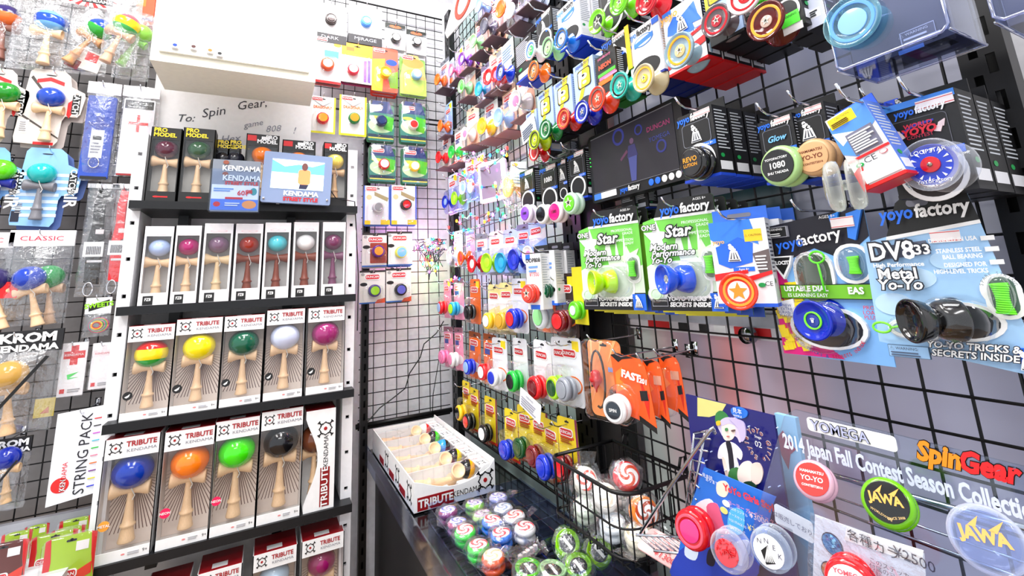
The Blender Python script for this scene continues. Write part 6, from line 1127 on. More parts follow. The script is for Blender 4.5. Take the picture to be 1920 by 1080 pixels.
m = MB(); m.tube([(x+.012*math.cos(a/10*PI)*1.6+.004, -.012, z+.002+.062*math.sin(a/10*PI)) for a in range(-6, 12)], .0028); m.obj('launch_cord', o, M('plastic', (.1, .05, .04)), True); m = MB(); m.box(w*.18, -.012, -h*.26, w*.34, -.004, -h*.12); m.obj('grip', o, M('plastic', (.35, .15, .1)))
for i, (b, lab, sh) in enumerate((((1150, 665, 1224, 792), 'orange card with white yo-yo, foremost of three low on the grid', 'foremost orange card'), ((1210, 672, 1250, 790), 'orange card directly behind the white yo-yo card', 'middle orange card'), ((1240, 664, 1284, 778), 'orange card furthest right on the low hook', 'rearmost orange card'))):
    o, c, w, h, at = near(b, (.68, .71, .74)[i], lab, 'carded_yoyo', yaw=.2 if i == 0 else .35, hk=sh)
    sheet(o, w, h, [(.0, .05), (.2, .0), (.75, .06), (.86, .16), (.9, .3), (1, 1), (.1, .88)], (.97, .36, .1))
    decorate(o, w, h, art=[('p', [(0, .04), (.2, 0), (.6, .05), (.3, .09), (.2, .14)], BK), ('p', [(.1, .3), (.3, .2), (.2, .4), (.4, .5), (.1, .6)], (.99, .5, .15)), ('p', [(.7, .3), (.8, .5), (.9, .55), (.85, .9), (.75, .6)], (.85, .15, .05)), ('p', [(.68, .52), (.86, .5), (.88, .64), (.7, .66)], BK), ('p', [(.62, .88), (1, 1), (1, 1.08), (.62, .96)], BK)]+([(.45, .28, .8, .42, (.85, .6, .5))] if i else []))
    T(o, 'FREEHAND' if 0 else '8+', w*.28, h*.36, h*.05, (1, .8, .6), y=-.004)
    if i == 0:
        T(o, 'FAST', w*.02, h*.18, h*.15, WH, y=-.0045, bold=.05, sx=1.1, rot=-.15); T(o, '201', w*.32, h*.13, h*.1, WH, y=-.0045, bold=.04, rot=-.15)
        x, z = at(1170, 762); yoyo(o, x, z, .0275, (.95, .94, .94), (.1, .15, .2), (.9, .9, .9), kind='imp', y=-.022, capr=.6, text=['SPIN'], tcol=WH, rot=(0, 0, .15)); pod(o, w, h, uell(.38, .72, .36, .3), .03)
    else: pod(o, w, h, uell(.4, .6, .36, .4), .02)
# ================================================================== BLACK WIRE BASKET
bk = thing('wire_basket', 'black wire basket of bagged yo-yos hung below the grid', 'basket', (0, 0, 0), 0)
def rim(z, ins=0, k=6):
    x0, x1, y0, y1 = .60+ins, .782, .765+ins, 1.015-ins; r = .045; P = [(x1, y1, z), (x0+.012, y1, z)]
    for t in range(k+1):
        a = PI/2+t*PI/2/k; P.append((x0+.02+.02*math.cos(a), y1-.02+.02*math.sin(a), z))
    for t in range(k+1):
        a = PI+t*PI/2/k; P.append((x0+r+r*math.cos(a), y0+r+r*math.sin(a), z))
    P.append((x1, y0, z)); P.append((x1, y1, z)); return P
zt, zb = 1.095, .985
for z, r in ((zt, .0042), ((zt+zb)/2-.005, .0022), (zb, .003)):
    m = MB(); m.tube(rim(z), r, n=6); m.obj('rim_wire', bk, M('steel', (.05, .05, .055)), True)
R0 = rim(zt); seg = []
for a, b in zip(R0, R0[1:]):
    L = (Vector(b)-Vector(a)).length; n = max(1, int(L/.022))
    for k in range(n): seg.append(Vector(a).lerp(Vector(b), k/n))
last = None; cnt = 0
for p in seg:
    if last is not None and (p-last).length < .018: continue
    last = p; cnt += 1; m = MB(); m.tube([(p.x, p.y, zt), (p.x, p.y, zb-.012), (p.x+(.016 if p.x < .7 else 0), p.y+(.0 if p.x < .7 else .01), zb-.012)], .0017, n=5); m.obj('upright_wire', bk, M('steel', (.05, .05, .055)))
for k in range(7):
    m = MB(); m.tube([(.61+.025*k, .77, zb-.012), (.61+.025*k, 1.01, zb-.012)], .0016, n=5); m.obj('bottom_wire', bk, M('steel', (.05, .05, .055)))
for y in (.98, .80):
    m = MB(); m.tube([(.782, y, zt), (.79, y, zt+.02), (.803, y, zt+.02), (.80, y, zt-.005)], .003); m.obj('grid_hook', bk, M('steel', (.05, .05, .055)), True)
def lolly(loc, body, sw, lab, grp, tx=0, ty=0, r=.0275, kind='imp', bagw=.08, mt='plastic', lblack=None, cat='bagged toy'):
    o = thing('bagged_yoyo', lab, cat, loc, 0, grp); q = yoyo(o, 0, 0, r, body, WH, None, kind=kind, mat=mt, capr=.8, capmat='plastic', rot=(-PI/2+tx, ty, 0))
    cp = q.children[0]; sl = cp.material_slots[0]; sl.link = 'OBJECT'; sl.material = M('swirl', sw) if sw else M('plastic', lblack or BK)
    if lblack: m = MB(); m.box(-.12, -.68, -.5, .12, -.66, .5); m.obj('paper_strip', q, M('paper', WH))
    # loose clear bag round it
    rnd = random.Random(lab); n = 20; m = MB(); v = []; f = []
    for j, (rr_, z) in enumerate(((1.12, -.7), (1.3, -.3), (1.35, .2), (1.15, .72), (.5, .82), (.01, .8))):
        for k in range(n): a = k*2*PI/n; g_ = 1+rnd.uniform(-.1, .1); v.append((rr_*r*g_*math.cos(a), rr_*r*g_*math.sin(a), (z+rnd.uniform(-.06, .08))*r))
    for j in range(5):
        for k in range(n): f.append((j*n+k, j*n+(k+1) % n, (j+1)*n+(k+1) % n, (j+1)*n+k))
    m.add(v, f); e = rnd.uniform(0, 6.28); c_, s_ = math.cos(e), math.sin(e)
    m.add([(1.2*r*c_-r*.7*s_, 1.2*r*s_+r*.7*c_, .2*r), (1.2*r*c_+r*.7*s_, 1.2*r*s_-r*.7*c_, .3*r), (2.1*r*c_+r*.9*s_, 2.1*r*s_-r*.9*c_, .9*r), (2.0*r*c_-r*.8*s_, 2.0*r*s_+r*.8*c_, .6*r)], [(0, 1, 2, 3)])
    b_ = m.obj('clear_bag', o, M('film', (1, 1, 1)), True); b_.matrix_local = Matrix.Rotation(tx, 4, 'X') @ Matrix.Rotation(ty, 4, 'Y') if (tx or ty) else Matrix.Identity(4)
    return o
GBK = 'bagged yo-yos in the wire basket'
for (x, y, z, body, sw, tx, ty, lab) in ((.66, .97, 1.045, (.95, .94, .9), (.95, .25, .1), .9, -.6, 'bagged yo-yo with orange spotted swirl, left in the basket'), (.71, .885, 1.07, (.92, .15, .2), (.9, .3, .1), .9, -.5, 'bagged red yo-yo with fruit swirl at the back of the basket'),
                                         (.65, .885, 1.04, (.93, .92, .9), (.85, .8, .72), .7, -.5, 'bagged cream swirl yo-yo in the middle of the basket'), (.685, .81, 1.035, (.9, .5, .12), (.75, .25, .05), 1.1, -.8, 'bagged orange brown yo-yo at the right of the basket'),
                                         (.64, .945, 1.0, (.9, .95, .88), (.85, .92, .85), .3, -.2, 'bagged pale green yo-yo low at the left of basket'), (.645, .86, .998, (.92, .95, .98), (.8, .85, .9), .2, -.2, 'bagged white yo-yo with pale blue wrapper low in basket'),
                                         (.66, .80, .998, (.93, .9, .8), (.8, .75, .6), .2, -.4, 'bagged cream patterned yo-yo low at right of basket'), (.73, .94, 1.0, (.94, .94, .92), (.75, .75, .7), .3, 0, 'bagged white yo-yo against the back wires of basket')):
    lolly((x, y, z), body, sw, lab, GBK, tx, ty)
# ================================================================== ON THE COUNTER
ZC = .8405
# white carton tray of lying kendamas
def ct_(px, py, z): return on('Z', px, py, z)
A0 = ct_(683, 838, ZC); B0 = ct_(775, 970, ZC); D0 = ct_(923, 917, ZC)
o = thing('display_tray', 'white carton tray of lying kendamas, lettered in red and black', 'display tray', (.41, 1.50, ZC), 0)
W_, L_, H_ = .265, .62, .085
m = MB(); n = 14
fr = [(0, 0), (W_, 0), (W_, H_+.012)]+[(W_*(.93-.82*i/n), H_*(1.0-.42*math.sin(PI*(.08+.84*i/n)))) for i in range(n+1)]+[(0, H_)]
m.prism(fr, 0, .003); m.box(0, .003, 0, .003, L_, H_); m.box(W_-.003, .003, 0, W_, L_, H_+.012); m.box(0, L_-.003, 0, W_, L_, H_); m.box(0, 0, 0, W_, L_, .003); m.obj('carton', o, M('paper', WH))
m = MB(); m.box(W_*.04, -.0008, H_*.06, W_*.47, 0, H_*.48); m.obj('red_strip', o, M('print', (.58, .04, .08)))
T(o, 'TRIBUTE', W_*.255, H_*.27, H_*.35, WH, y=-.002, bold=.03, sx=.95); T(o, 'KENDAMA', W_*.63, H_*.3, H_*.26, BK, y=-.002, sx=.9); emblem(o, W_*.87, H_*.5, H_*.38)
for k, yy in enumerate((.05, .2, .36)):
    e = thing('x', None, None, (0, 0, 0), 0); bpy.data.objects.remove(e)
    em = put('side_emblem', _mesh['emb'], o, [M('print', BK)], (-.0008, yy, H_*.5), (0, 0, -PI/2), H_*.36)
    m = MB(); m.box(-.0008, yy+.05, H_*.1, 0, yy+.12, H_*.35); m.obj('red_strip', o, M('print', (.58, .04, .08)))
for k in range(5):
    y0 = 1.50+.012+k*.12; nm = ('black and amber', 'black and yellow', 'blue and black', 'lime and black', 'white and red')[k]
    b = thing('boxed_kendama', 'kendama lying in the carton tray, ball half %s' % nm, 'boxed toy', (.41+W_/2, y0+.055, ZC+.05), 0, 'kendamas in the carton tray')
    m = MB(); m.box(-.125, -.054, -.04, .125, .054, -.037); m.box(-.125, .051, -.04, .125, .054, .02)
    m.prism([(-.125, .0), (-.06, -.012), (.0, -.014), (.06, .0), (.1, .03), (.125, .034), (.125, -.04), (-.125, -.04)], -.054, -.051); m.box(.085, -.052, .025, .126, .054, .028); m.obj('carton', b, M('paper', WH))
    m = MB(); m.prism(ell(.1, 0, .012, .012, 8), .0, .001); e_ = put('emblem', _mesh['emb'], b, [M('print', BK)], (.105, -.02, .0285), (-PI/2, 0, 0), .016); T(b, 'TRIBUTE', .105, .02, .018, (.7, .1, .15)).matrix_local = Matrix.Translation((.107, .018, .029)) @ Matrix.Rotation(-.0, 4, 'Z') @ Matrix.Scale(.011, 4)
    cols = [((.98, .7, .05), (.08, .08, .09)), ((.97, .88, .05), (.08, .08, .09)), ((.08, .08, .09), (.15, .6, .92)), ((.3, .9, .15), (.08, .08, .09)), ((.9, .12, .12), (.95, .93, .9))][k]
    Rr = Matrix.Translation((0, -.004, .005)) @ Matrix.Rotation(PI/2, 4, 'Y')
    bb = put('ball', ball_me(2), b, [M('plastic', cols[1]), M('plastic', cols[0])]); bb.matrix_local = Matrix.Translation((.062, -.002, .012)) @ Matrix.Rotation(PI/2+.25, 4, 'Y') @ Matrix.Scale(.056, 4)
    cc = put('cross_cup', lathe_me('cross', cross_prof, 'x', 24), b, [M('wood', PALE)]); cc.matrix_local = Matrix.Translation((.018, -.006, .004)) @ Matrix.Rotation(PI/2, 4, 'Z') @ Matrix.Rotation(.6, 4, 'Y') @ Matrix.Scale(.095, 4)
    kk = put('handle', lathe_me('ken', ken_prof, 'z', 24), b, [M('wood', PALE)]); kk.matrix_local = Matrix.Translation((-.112, .0, -.008)) @ Matrix.Rotation(PI/2, 4, 'Y') @ Matrix.Scale(.17, 4)
    fl = MB(); fl.add([(-.12, -.05, .008), (.085, -.05, .03), (.085, .05, .034), (-.12, .05, .022)], [(0, 1, 2, 3)]); fl.obj('window_film', b, M('clear', (1, 1, 1)))
# clear divided organiser
og = thing('clear_organiser', 'clear plastic divided tray with price tags on the counter', 'divided tray', (0, 0, 0), 0); ck = M('clear', (.93, .95, 1))
for k in range(9):
    y = 1.44-.085*k; m = MB(); m.box(.435, y, ZC, .74, y+.0022, ZC+.045 if k < 6 else ZC+.06); m.obj('divider', og, ck)
for k in range(5):
    x = .435+.076*k; m = MB(); m.box(x, .76, ZC, x+.0022, 1.44, ZC+.04); m.obj('divider', og, ck)
for k, (px, py) in enumerate(((788, 975), (803, 1000), (817, 1022), (833, 1048), (860, 1075))):
    q = on('X', px, py, .436); m = MB(); m.box(-.0012, -.009, -.013, 0, .009, .013); t_ = m.obj('price_tag', og, M('paper', (.94, .94, .96))); t_.location = (q.x-.001, q.y, q.z)
GC = 'swirl topped yo-yos in the clear tray'
for (px, py, body, sw, lab, dz) in ((840, 957, (.6, .15, .4), (.45, .5, .9), 'bagged maroon yo-yo with blue swirl nearest the white carton', .0), (858, 979, (.7, .3, .5), (.5, .55, .92), 'bagged plum yo-yo with blue swirl, second along counter edge', 0), (890, 944, (.55, .85, .3), (.45, .4, .8), 'bagged pale green yo-yo with blue swirl beside the carton', .006),
        (905, 965, (.7, .9, .5), (.8, .6, .85), 'bagged pale lime yo-yo with faint lilac swirl', .006), (934, 931, (.75, .75, .93), (.5, .5, .85), 'bagged pale violet yo-yo at the back corner of the tray', .006), (944, 952, (.85, .87, .93), (.6, .7, .85), 'bagged white yo-yo with pale blue swirl, back of tray', .006),
        (872, 994, (.15, .85, .2), (.9, .2, .25), 'bagged green yo-yo with red swirl, upper of two', .01), (897, 1022, (.2, .85, .2), (.92, .25, .3), 'bagged green yo-yo with red swirl, lower of two', .01), (922, 975, (.08, .45, .9), (.92, .2, .3), 'bagged blue yo-yo with red swirl, upper of two', .012), (940, 1000, (.08, .45, .9), (.92, .2, .3), 'bagged blue yo-yo with red swirl, lower of two', .012),
        (966, 966, (.94, .94, .96), (.92, .3, .3), 'bagged white yo-yo with red swirl, upper of two', .014), (984, 988, (.94, .94, .96), (.92, .3, .35), 'bagged white yo-yo with red swirl, lower of two', .014), (925, 1042, (.93, .35, .1), (.98, .8, .6), 'bagged orange yo-yo with pale triangles near the bottom edge', .01)):
    q = ct_(px, py, ZC+.034+dz); lolly((q.x, q.y, ZC+.02+dz), body, sw, lab, GC, random.uniform(-.1, .1), random.uniform(-.1, .1), r=.0275)
for (px, py, tx, ty, lab, c_) in ((1063, 1014, .75, -.5, 'bagged lime yo-yo with black label, left of pair', (.6, .9, .05)), (1122, 1028, .8, -.6, 'bagged lime yo-yo with black label, right of pair', (.65, .9, .05)), (1085, 1064, .3, -.2, 'bagged lime yo-yo with black label, lying lower in the tray', (.55, .85, .2)), (990, 1072, .1, 0, 'bagged green ringed yo-yo at the bottom edge of the frame', (.4, .85, .15)), (1035, 1075, .1, .1, 'bagged pale green yo-yo crumpled in film at bottom edge', (.75, .92, .7))):
    q = ct_(px, py, ZC+.05); lolly((q.x, q.y, ZC+.04), c_, None, lab, 'lime yo-yos in the clear tray', tx, ty, r=.0285, kind='wide', mt='tint', lblack=(.15, .15, .2))
q = ct_(985, 1045, ZC+.04); o = thing('bagged_parts', 'crumpled clear bag with small white tags beside lime yo-yos', 'bagged parts', q, 0)
m = MB()
for k in range(5): m.box(-.02+.012*k, -.01+.004*k, .0, -.012+.012*k, -.002+.004*k, .012)
m.obj('tags', o, M('paper', (.95, .88, .86))); o['kind'] = 'stuff'; bb = thing('x', None, None, (0, 0, 0), 0); bpy.data.objects.remove(bb)
rnd = random.Random(9); m = MB(); v = [(-.05+.1*i/8, -.03+.06*j/6, .012+rnd.uniform(-.008, .012)) for j in range(7) for i in range(9)]; m.add(v, [(j*9+i, j*9+i+1, j*9+i+10, j*9+i+9) for j in range(6) for i in range(8)]); m.obj('clear_bag', o, M('film', (.95, .97, 1)), True); del o['kind']
# ================================================================== CHROME RACK, POSTER, SIGNS
cr = M('metal', (.75, .77, .8)); ck_ = thing('chrome_rack', 'chrome wire easel rack beside the poster and the basket', 'wire rack', (0, 0, 0), 0)
def rod(pts, r, nm='rod'): m = MB(); m.tube(pts, r, n=8); return m.obj(nm, ck_, cr, True)
rod([on('X', 1201, 1000, .60), on('X', 1262, 905, .60), on('X', 1330, 808, .60), on('X', 1337, 802, .60), on('X', 1340, 812, .605)], .003)
rod([on('X', 1302, 812, .63), on('X', 1285, 970, .63)], .0022); rod([on('X', 1340, 806, .61), on('X', 1302, 812, .63)], .0022); a_, b_ = on('X', 1312, 815, .62), on('X', 1286, 985, .62); rod([on('X', 1322, 812, .62), on('X', 1290, 985, .62)], .0022)
for k in range(8): t = (k+.5)/8; p = on('X', 1302-17*t, 812+158*t, .63); q = on('X', 1322-32*t, 812+173*t, .62); rod([p, q+(q-p)*.6], .0014, 'rung')
for k in range(9): t = k/8; p = on('Z', 1195+95*t, 1002+8*t, 1.06); q = on('Z', 1228+110*t, 1030+14*t, 1.045); rod([p, q], .0014, 'rung')
rod([on('Z', 1192, 1003, 1.06), on('Z', 1300, 1008, 1.06)], .0022); rod([on('Z', 1225, 1032, 1.045), on('Z', 1345, 1046, 1.045)], .0022)
for (pa, pb, r) in (((1540, 885), (1960, 1000), .0032), ((1560, 930), (1960, 1068), .0014), ((1575, 960), (1960, 1100), .0014)):
    rod([on('X', *pa, .64), on('X', *pb, .64)], r)
# poster
c, w, h, xl, hit = fity((1308, 765, 1473, 1100), .63, 0); c.z -= 0
o = thing('poster', 'dark blue illustrated poster of a seated girl with green hat', 'poster', c, 'R')
def hatd(px, py): q = hit(px, py)-c; return (q.dot(xl)/w+.5, .5-q.z/h)
PP = lambda *L: [hatd(*p) for p in L]
m = MB(); m.box(-w/2, 0, -h/2, w/2, .004, h/2); m.obj('board', o, M('gloss', (.1, .1, .42), r=.25))
art = [('p', PP((1308, 745), (1362, 758), (1352, 775), (1330, 782), (1308, 780)), (.85, .82, .5)), ('s', PP((1315, 860), (1330, 900), (1345, 1000), (1308, 980)), (.25, .35, .8)),
 ('s', PP((1366, 790), (1380, 782), (1392, 800), (1395, 815), (1388, 830), (1380, 818), (1358, 818), (1352, 812), (1346, 795)), (.85, .8, .93)), ('s', PP((1355, 792), (1372, 790), (1380, 805), (1375, 822), (1362, 826), (1355, 815)), (.98, .9, .86)), ('s', PP((1342, 778), (1350, 770), (1360, 774), (1366, 786), (1345, 796)), (.2, .5, .25)), ('s', PP((1352, 788), (1366, 782), (1382, 792), (1385, 800), (1368, 794), (1354, 798)), (.8, .76, .92)),
 ('s', PP((1350, 838), (1362, 828), (1378, 832), (1392, 848), (1390, 862), (1382, 858), (1386, 882), (1366, 884), (1358, 862), (1347, 858)), (.97, .95, .97)), ('s', PP((1362, 828), (1372, 832), (1378, 880), (1370, 884), (1366, 850)), (.1, .1, .15)), ('s', PP((1355, 860), (1361, 862), (1370, 900), (1364, 900)), (.98, .88, .82)), ('s', PP((1370, 880), (1388, 878), (1392, 905), (1368, 902)), (.25, .5, .25)),
 ('s', PP((1385, 880), (1395, 866), (1408, 866), (1414, 885), (1405, 908), (1386, 900)), (.99, .9, .85)), ('s', PP((1410, 872), (1424, 868), (1432, 885), (1426, 905), (1412, 905)), (.96, .85, .8)), ('s', PP((1396, 904), (1410, 902), (1420, 912), (1400, 912)), (.12, .25, .15)),
 ('s', PP((1373, 765), (1388, 763), (1402, 772), (1400, 782), (1386, 784), (1374, 776)), (.15, .45, .85))]
art += [('s', PP((1368, 783), (1394, 790), (1400, 815), (1393, 828), (1388, 812), (1384, 800)), (.78, .72, .9)), ('s', PP((1361, 803), (1365, 802), (1366, 807), (1362, 808)), (.3, .55, .35)), ('s', PP((1373, 806), (1379, 805), (1379, 808), (1374, 809)), (.4, .3, .3)), ('s', PP((1364, 817), (1369, 817), (1366, 819)), (.85, .4, .4)), ('s', PP((1345, 790), (1351, 789), (1352, 796), (1346, 797)), (.98, .75, .15))]
for k in range(16): px, py = rnd.uniform(1312, 1465), rnd.uniform(790, 1000); art.append(('p', PP((px, py-1.4), (px+1.4, py), (px, py+1.4), (px-1.4, py)), (.8, .85, 1)))
decorate(o, w, h, art=art, y=0, name='illustration')
def pt(o, s, px, py, sz, col, y=-.006, hit_=None, cc=None, xl_=None, **k): q = (hit_ or hit)(px, py)-(cc or c); return T(o, s, q.dot(xl_ or xl), q.z, sz, col, y=y, **k)
pt(o, '見本', 1387, 770, .008, WH); pt(o, 'SAMPLE', 1388, 779, .0042, WH)
for i, ch in enumerate('YoYo Girls Style'):
    a = 2.2-5.6*i/15; q = hit(1426, 832)-c; T(o, ch, q.dot(xl)+.0175*math.cos(a), q.z+.0185*math.sin(a), .009, WH, y=-.006, rot=a-PI/2, bold=.06); T(o, ch, q.dot(xl)+.0175*math.cos(a), q.z+.0185*math.sin(a), .009, (.5, .12, .12), y=-.0064, rot=a-PI/2, bold=.02)
pt(o, 'Stage', 1426, 818, .005, WH); pt(o, '02', 1427, 832, .011, WH)
# leaflet in front
c2, w2, h2, xl2, hit2 = fity((1300, 905, 1450, 1090), .615, 0)
o2 = thing('leaflet', 'light blue leaflet with two prices in front of dark poster', 'leaflet', c2, 'R')
def Q(*L): return [((hit2(*p)-c2).dot(xl2)/w2+.5, .5-(hit2(*p)-c2).z/h2) for p in L]
m = MB(); m.prism([((u-.5)*w2, (.5-v)*h2) for u, v in Q((1320, 876), (1455, 932), (1450, 945), (1418, 1085), (1262, 1085), (1282, 985))], 0, .0015); m.obj('sheet', o2, M('gloss', (.15, .45, .85), r=.3))
decorate(o2, w2, h2, art=[('s', Q((1345, 905), (1360, 902), (1368, 915), (1360, 932), (1345, 925)), (.97, .9, .82)), ('s', Q((1302, 950), (1330, 935), (1345, 960), (1340, 990), (1310, 985)), (.95, .92, .95)), ('s', Q((1325, 950), (1345, 945), (1358, 985), (1370, 1000), (1340, 995)), (.9, .4, .55)), ('s', Q((1370, 955), (1395, 960), (1392, 1000), (1366, 995)), (.35, .75, .97)), ('o', *Q((1362, 944))[0], .045, .03, WH), ('o', *Q((1358, 957))[0], .045, .03, (.97, .9, .5)),
  ('s', Q((1290, 1020), (1400, 1035), (1410, 1085), (1262, 1085)), (.15, .25, .7)), ('s', Q((1290, 1015), (1310, 1025), (1305, 1050), (1285, 1040)), (.85, .9, .97)), ('s', Q((1330, 1030), (1342, 1032), (1340, 1060), (1326, 1055)), (.1, .05, .15)), ('s', Q((1375, 1020), (1400, 1012), (1408, 1030), (1395, 1060), (1378, 1050)), (.8, .85, .95))], y=0, name='illustration')
kq = dict(hit_=hit2, cc=c2, xl_=xl2, al='LEFT')
pt(o2, 'YoYo Girls Style', 1360, 912, .0125, (.92, .2, .25), y=-.004, bold=.04, **kq); pt(o2, 'ヨーヨー ガールズ スタイル', 1368, 940, .0068, (.98, .6, .65), y=-.004, **kq)
pt(o2, '¥3000', 1408, 963, .0115, (.99, .85, .85), y=-.004, **kq); pt(o2, '¥3000', 1405, 987, .0115, (.98, .9, .5), y=-.004, **kq); pt(o2, '見本誌', 1320, 889, .0065, WH, y=-.004, **kq); pt(o2, 'あります!', 1326, 897, .006, WH, y=-.004, **kq)
for k in range(4): pt(o2, ('YGSオリジナル', 'ケースセット', 'YGS STAGE 02', '本とセットで')[k], 1370, 950+11*k, .0045, WH, y=-.004, **kq)
def yy_on(px, py, X, r, lab, rot=.25, **k):
    tl = k.pop('tilt', -.1); q = on('X', px, py, X); o = thing('display_yoyo', lab, 'yo-yo', q, 'R', None, 0, rot, tl); return yoyo(o, 0, 0, r, **k)
yy_on(1303, 990, .585, .0268, 'bright red yo-yo with pink glitter cap in front of leaflet', body=(.93, .08, .14), cap=(.85, .2, .5), ring=(.98, .3, .4), kind='imp', mat='tint', capr=.55)
y_ = yy_on(1372, 1030, .575, .0255, 'clear yo-yo filled with red tinsel in front of leaflet', body=(.95, .95, .98), cap=(.93, .3, .35), kind='imp', mat='crystal', capr=.62)
m = MB(); rnd = random.Random(12)
for k in range(40):
    a, b_ = rnd.uniform(0, 6.28), rnd.uniform(0, .6); x, z = b_*math.cos(a), b_*math.sin(a); t = rnd.uniform(0, 3.1); m.prism([(x, z), (x+.16*math.cos(t), z+.16*math.sin(t)), (x+.16*math.cos(t)+.04, z+.16*math.sin(t)+.03), (x+.03, z+.04)], -.7-.0015*k, -.66)
m.obj('tinsel', y_, M('metal', (.95, .3, .32)))
yy_on(1450, 1027, .56, .0235, 'clear yo-yo with black triangle figure on white cap', body=(.93, .96, 1.0), cap=(.94, .94, .97), kind='imp', mat='crystal', capr=.74)
o = USED['clear yo-yo with black triangle figure on white cap'].children[0]
m = MB(); m.prism([(-.35, -.05), (.0, .28), (.3, -.42), (-.15, -.6)], -.69, -.665, M('print', BK))
for k in range(6): t = k/5; m.prism([(-.02, .24), (.02, .24), (-.2+.5*t+.03, -.5+.12*t), (-.22+.5*t, -.5+.12*t)], -.70, -.69, M('print', WH))
m.obj('triangle_figure', o)
for s, x, z in (('N', -.4, .35), ('N', -.05, .45), ('E', .3, .25), ('K', .55, -.05)): T(o, s, x, z, .32, (.3, .3, .35), y=-.68)
yy_on(1529, 902, .565, .0205, 'milky pink yo-yo with red cap on the acrylic sign', body=(.95, .78, .86), cap=(.93, .2, .18), kind='imp', capr=.8, mat='tint', text=['HAMAMATSU', 'YO-YO', 'CONTEST2014'], tcol=WH, rot=.3, tilt=-.45)
y_ = yy_on(1668, 945, .56, .0222, 'green and yellow yo-yo with gold lettered black cap', body=(.5, .82, .08), cap=(.03, .03, .04), kind='imp', capr=.8, mat='tint', rot=.3, tilt=-.45)
T(y_, 'JAWA', 0, .08, .5, (.88, .66, .3), y=-.69, bold=.04, shear=-.2, sx=.9); T(y_, 'WORLDWIDE', -.22, -.52, .13, (.9, .75, .5), y=-.69, rot=-.4); T(y_, 'SINCE 2008', .3, -.55, .13, (.9, .75, .5), y=-.69, rot=.3); m = MB(); m.prism([(-.4, .3), (-.1, .62), (-.2, .3)], -.69, -.68); m.prism([(.1, .3), (.5, .62), (.3, .25)], -.69, -.68); m.obj('cap_mark', y_, M('print', (.88, .66, .3)))
y_ = yy_on(1852, 1012, .53, .0245, 'clear yo-yo with gold lettering at the bottom right corner', body=(.93, .95, 1.0), cap=(.85, .88, .95), kind='imp', capr=.8, mat='crystal', capmat='crystal', rot=.3, tilt=-.4)
T(y_, 'JAWA', 0, .05, .5, (.88, .66, .35), y=-.69, bold=.05, shear=-.2, sx=.9); m = MB(); m.prism([(-.4, .28), (-.1, .6), (-.2, .25)], -.69, -.68); m.prism([(.1, .25), (.5, .6), (.3, .2)], -.69, -.68); m.obj('cap_mark', y_, M('print', (.88, .66, .35)))
y_ = yy_on(1600, 1092, .53, .023, 'red rimmed white yo-yo cut off by the bottom edge', body=(.9, .03, .08), cap=(.95, .9, .92), kind='imp', capr=.8, rot=.3); T(y_, 'YOMEGA', 0, .5, .26, (.9, .35, .4), y=-.69, bold=.02); m = MB(); m.prism([(-.3, .1), (-.1, .35), (0, .2), (.25, .3), (.3, -.2), (-.2, -.2)], -.69, -.68); m.obj('cap_mark', y_, M('print', (.9, .35, .4)))
# acrylic sign
c, w, h, xl, hit = fity((1470, 800, 1960, 1090), .60, 0); o = thing('acrylic_sign', 'clear acrylic sign panel with frosted contest lettering', 'sign', c, 'R')
pts = [hit(*p)-c for p in ((1470, 780), (1490, 768), (1960, 885), (1960, 1300), (1380, 1100))]
m = MB(); m.prism([(p.dot(xl), p.z) for p in pts], 0, .003); m.obj('panel', o, M('clear', (.93, .95, .98)))
def P2(s, px, py, sz, col, **k): q = hit(px, py)-c; return T(o, s, q.dot(xl), q.z, sz, col, y=k.pop('y', -.002), al='LEFT', **k)
P2('2014 Japan Fall Contest Season Collection', 1470, 826, .0235, (.82, .85, .93), bold=.035, sx=.575, mat='print')
L = 'SpinGear'
q = hit(1520, 795)-c
m = MB(); m.prism(rrect(q.dot(xl)-.0035, q.z-.0075, (hit(1675, 828)-c).dot(xl)+.003, q.z+.008, .004), -.0012, 0); m.obj('logo_plate', o, M('print', WH))
P2('YOMEGA', 1523, 796, .0155, BK, bold=.05, sx=.98, y=-.0022); P2('YOMEGA', 1523, 796, .0155, (.7, .72, .85), bold=.01, sx=.98, y=-.0028)
P2('Spin', 1718, 843, .026, BK, bold=.08, shear=.3, sx=.8, y=-.0016); P2('Gear', 1796, 862, .026, BK, bold=.08, shear=.3, sx=.78, y=-.0016)
P2('Spin', 1718, 843, .026, (.97, .55, .08), bold=.045, shear=.3, sx=.8, y=-.0024); P2('Gear', 1796, 862, .026, (.93, .1, .12), bold=.045, shear=.3, sx=.78, y=-.0024)
# pale blue booklet behind it and colour price sheet
c3, w3, h3 = fit((1476, 785, 1515, 1085), 'R', .66); o = thing('booklet', 'pale blue booklet edge standing behind the acrylic sign', 'booklet', c3, 'R'); m = MB(); m.box(-w3/2, 0, -h3/2, w3/2, .008, h3/2); m.obj('cover', o, M('paper', (.62, .82, .95)))
decorate(o, w3, h3, art=[('p', [(.0, .15), (.3, .1), (.8, .2), (.5, .24), (.3, .34), (.05, .26)], (.65, .2, .35))])
c, w, h, xl, hit = fity((1530, 975, 1735, 1120), .54, 0); o = thing('price_card', 'bagged white price sheet with blue disc pictures, priced 2500', 'price card', c, 'R')
SP = lambda *L: [((hit(*p)-c).dot(xl), (hit(*p)-c).z) for p in L]
m = MB(); m.prism(SP((1528, 965), (1732, 1038), (1745, 1200), (1520, 1200)), 0, .001); m.obj('sheet', o, M('paper', (.86, .88, .94)))
m = MB(); m.prism(SP((1588, 988), (1732, 1032), (1730, 1060), (1584, 1012)), -.0008, 0); m.obj('white_strip', o, M('paper', WH))
def P3(s, px, py, sz, col, **k): q = hit(px, py)-c; return T(o, s, q.dot(xl), q.z, sz, col, y=-.0022, al='LEFT', **k)
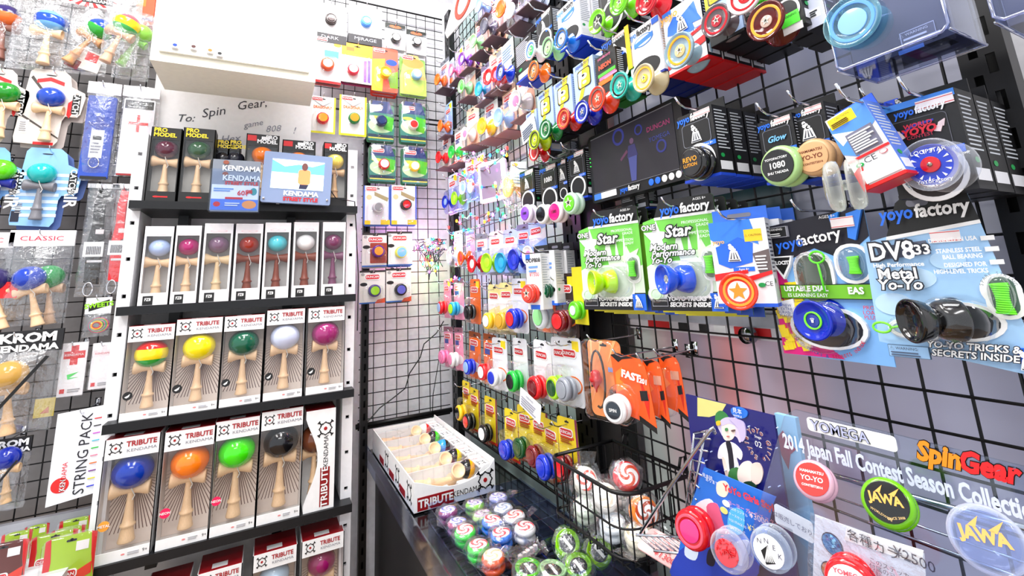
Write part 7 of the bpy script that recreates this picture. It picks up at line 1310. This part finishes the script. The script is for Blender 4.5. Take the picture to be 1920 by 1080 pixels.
P3('各種カラー', 1590, 1000, .0115, (.15, .15, .25), rot=-.02); P3('¥2500', 1678, 1032, .0125, (.2, .2, .3), rot=-.02)
for k, s in enumerate(('このステッカーをご自分で', '付属のヨーヨー(ティアラ)', 'に貼ってご利用ください')): P3(s, 1632, 1048+11*k, .0056, (.3, .3, .4))
for (px, py, cc) in ((1561, 1020, (.15, .45, .7)), (1560, 1075, (.75, .45, .3))):
    q = hit(px, py)-c; m = MB(); m.prism(ell(q.dot(xl), q.z, .0105, .0105), -.001, 0, M('print', (.15, .15, .3))); m.prism(ell(q.dot(xl), q.z, .0095, .0095), -.0014, -.001, M('print', cc))
    for k in range(14): a = random.uniform(0, 6.28); r = random.uniform(0, .007); x, z = q.dot(xl)+r*math.cos(a), q.z+r*math.sin(a); m.prism([(x, z), (x+.003, z+.001), (x+.001, z+.003)], -.0018-.00005*k, -.0014, M('print', random.choice([(.5, .8, .95), (.1, .25, .5), (.4, .4, .75)])))
    m.obj('disc_picture', o)
m = MB(); rn = random.Random(4); P_ = SP((1524, 958), (1740, 1032), (1750, 1200), (1515, 1200)); v = []
for j in range(9):
    for i in range(11):
        a = Vector(P_[0]).lerp(Vector(P_[1]), i/10); b_ = Vector(P_[3]).lerp(Vector(P_[2]), i/10); p = a.lerp(b_, j/8); v.append((p.x, -.004-rn.uniform(0, .003), p.y))
m.add(v, [(j*11+i, (j+1)*11+i, (j+1)*11+i+1, j*11+i+1) for j in range(8) for i in range(10)]); m.obj('clear_bag', o, M('film', (.97, .98, 1)), True)
# small white strip near the triangle yo-yo
price((1455, 962, 1522, 1000), .6, 'narrow white paper strip of small print beside triangle yo-yo', [('こちらは販売しておりません', .5, .5, .3, (.4, .4, .5))], col=(.95, .95, .97), roll=.1, name='paper_strip')
# pink price sign lying tilted
S = [on('Z', *p, z) for p, z in (((1186, 1020), 1.02), ((1245, 1010), 1.03), ((1420, 1088), 1.03), ((1300, 1110), 1.0))]
e1 = (S[2]-S[1]); xa = (S[1]-S[0]); o = thing('price_card', 'pink rounded price sign with red banner below the poster', 'price card', S[0], 0)
cS = (S[0]+S[1]+S[2]+S[3])/4; X_ = ((S[3]-S[0])+(S[2]-S[1])).normalized(); N_ = X_.cross((S[1]-S[0])).normalized(); N_ = -N_ if N_.z < 0 else N_; Z_ = N_.cross(X_)
o.matrix_world = Matrix.Translation(cS) @ Matrix((( X_.x, -N_.x, Z_.x), (X_.y, -N_.y, Z_.y), (X_.z, -N_.z, Z_.z))).to_4x4()
m = MB(); m.prism(rrect(-.085, -.022, .095, .03, .01), 0, .002); m.obj('sheet', o, M('paper', (.97, .75, .74)))
m = MB(); m.prism(rrect(-.01, -.004, .1, .02, .007), -.0012, 0); m.obj('red_banner', o, M('print', (.9, .1, .15))); T(o, 'ヨーヨー YoYo Girls', .045, .008, .012, WH, y=-.003, bold=.03)
T(o, '¥1300', -.03, -.012, .016, (.8, .15, .2), y=-.002); T(o, 'アクリル', -.055, .018, .01, (.85, .3, .35), y=-.002)
for k in range(3): T(o, 'キャンペーン価格', -.045, .01-.006*k, .0055, (.5, .15, .2), y=-.002)
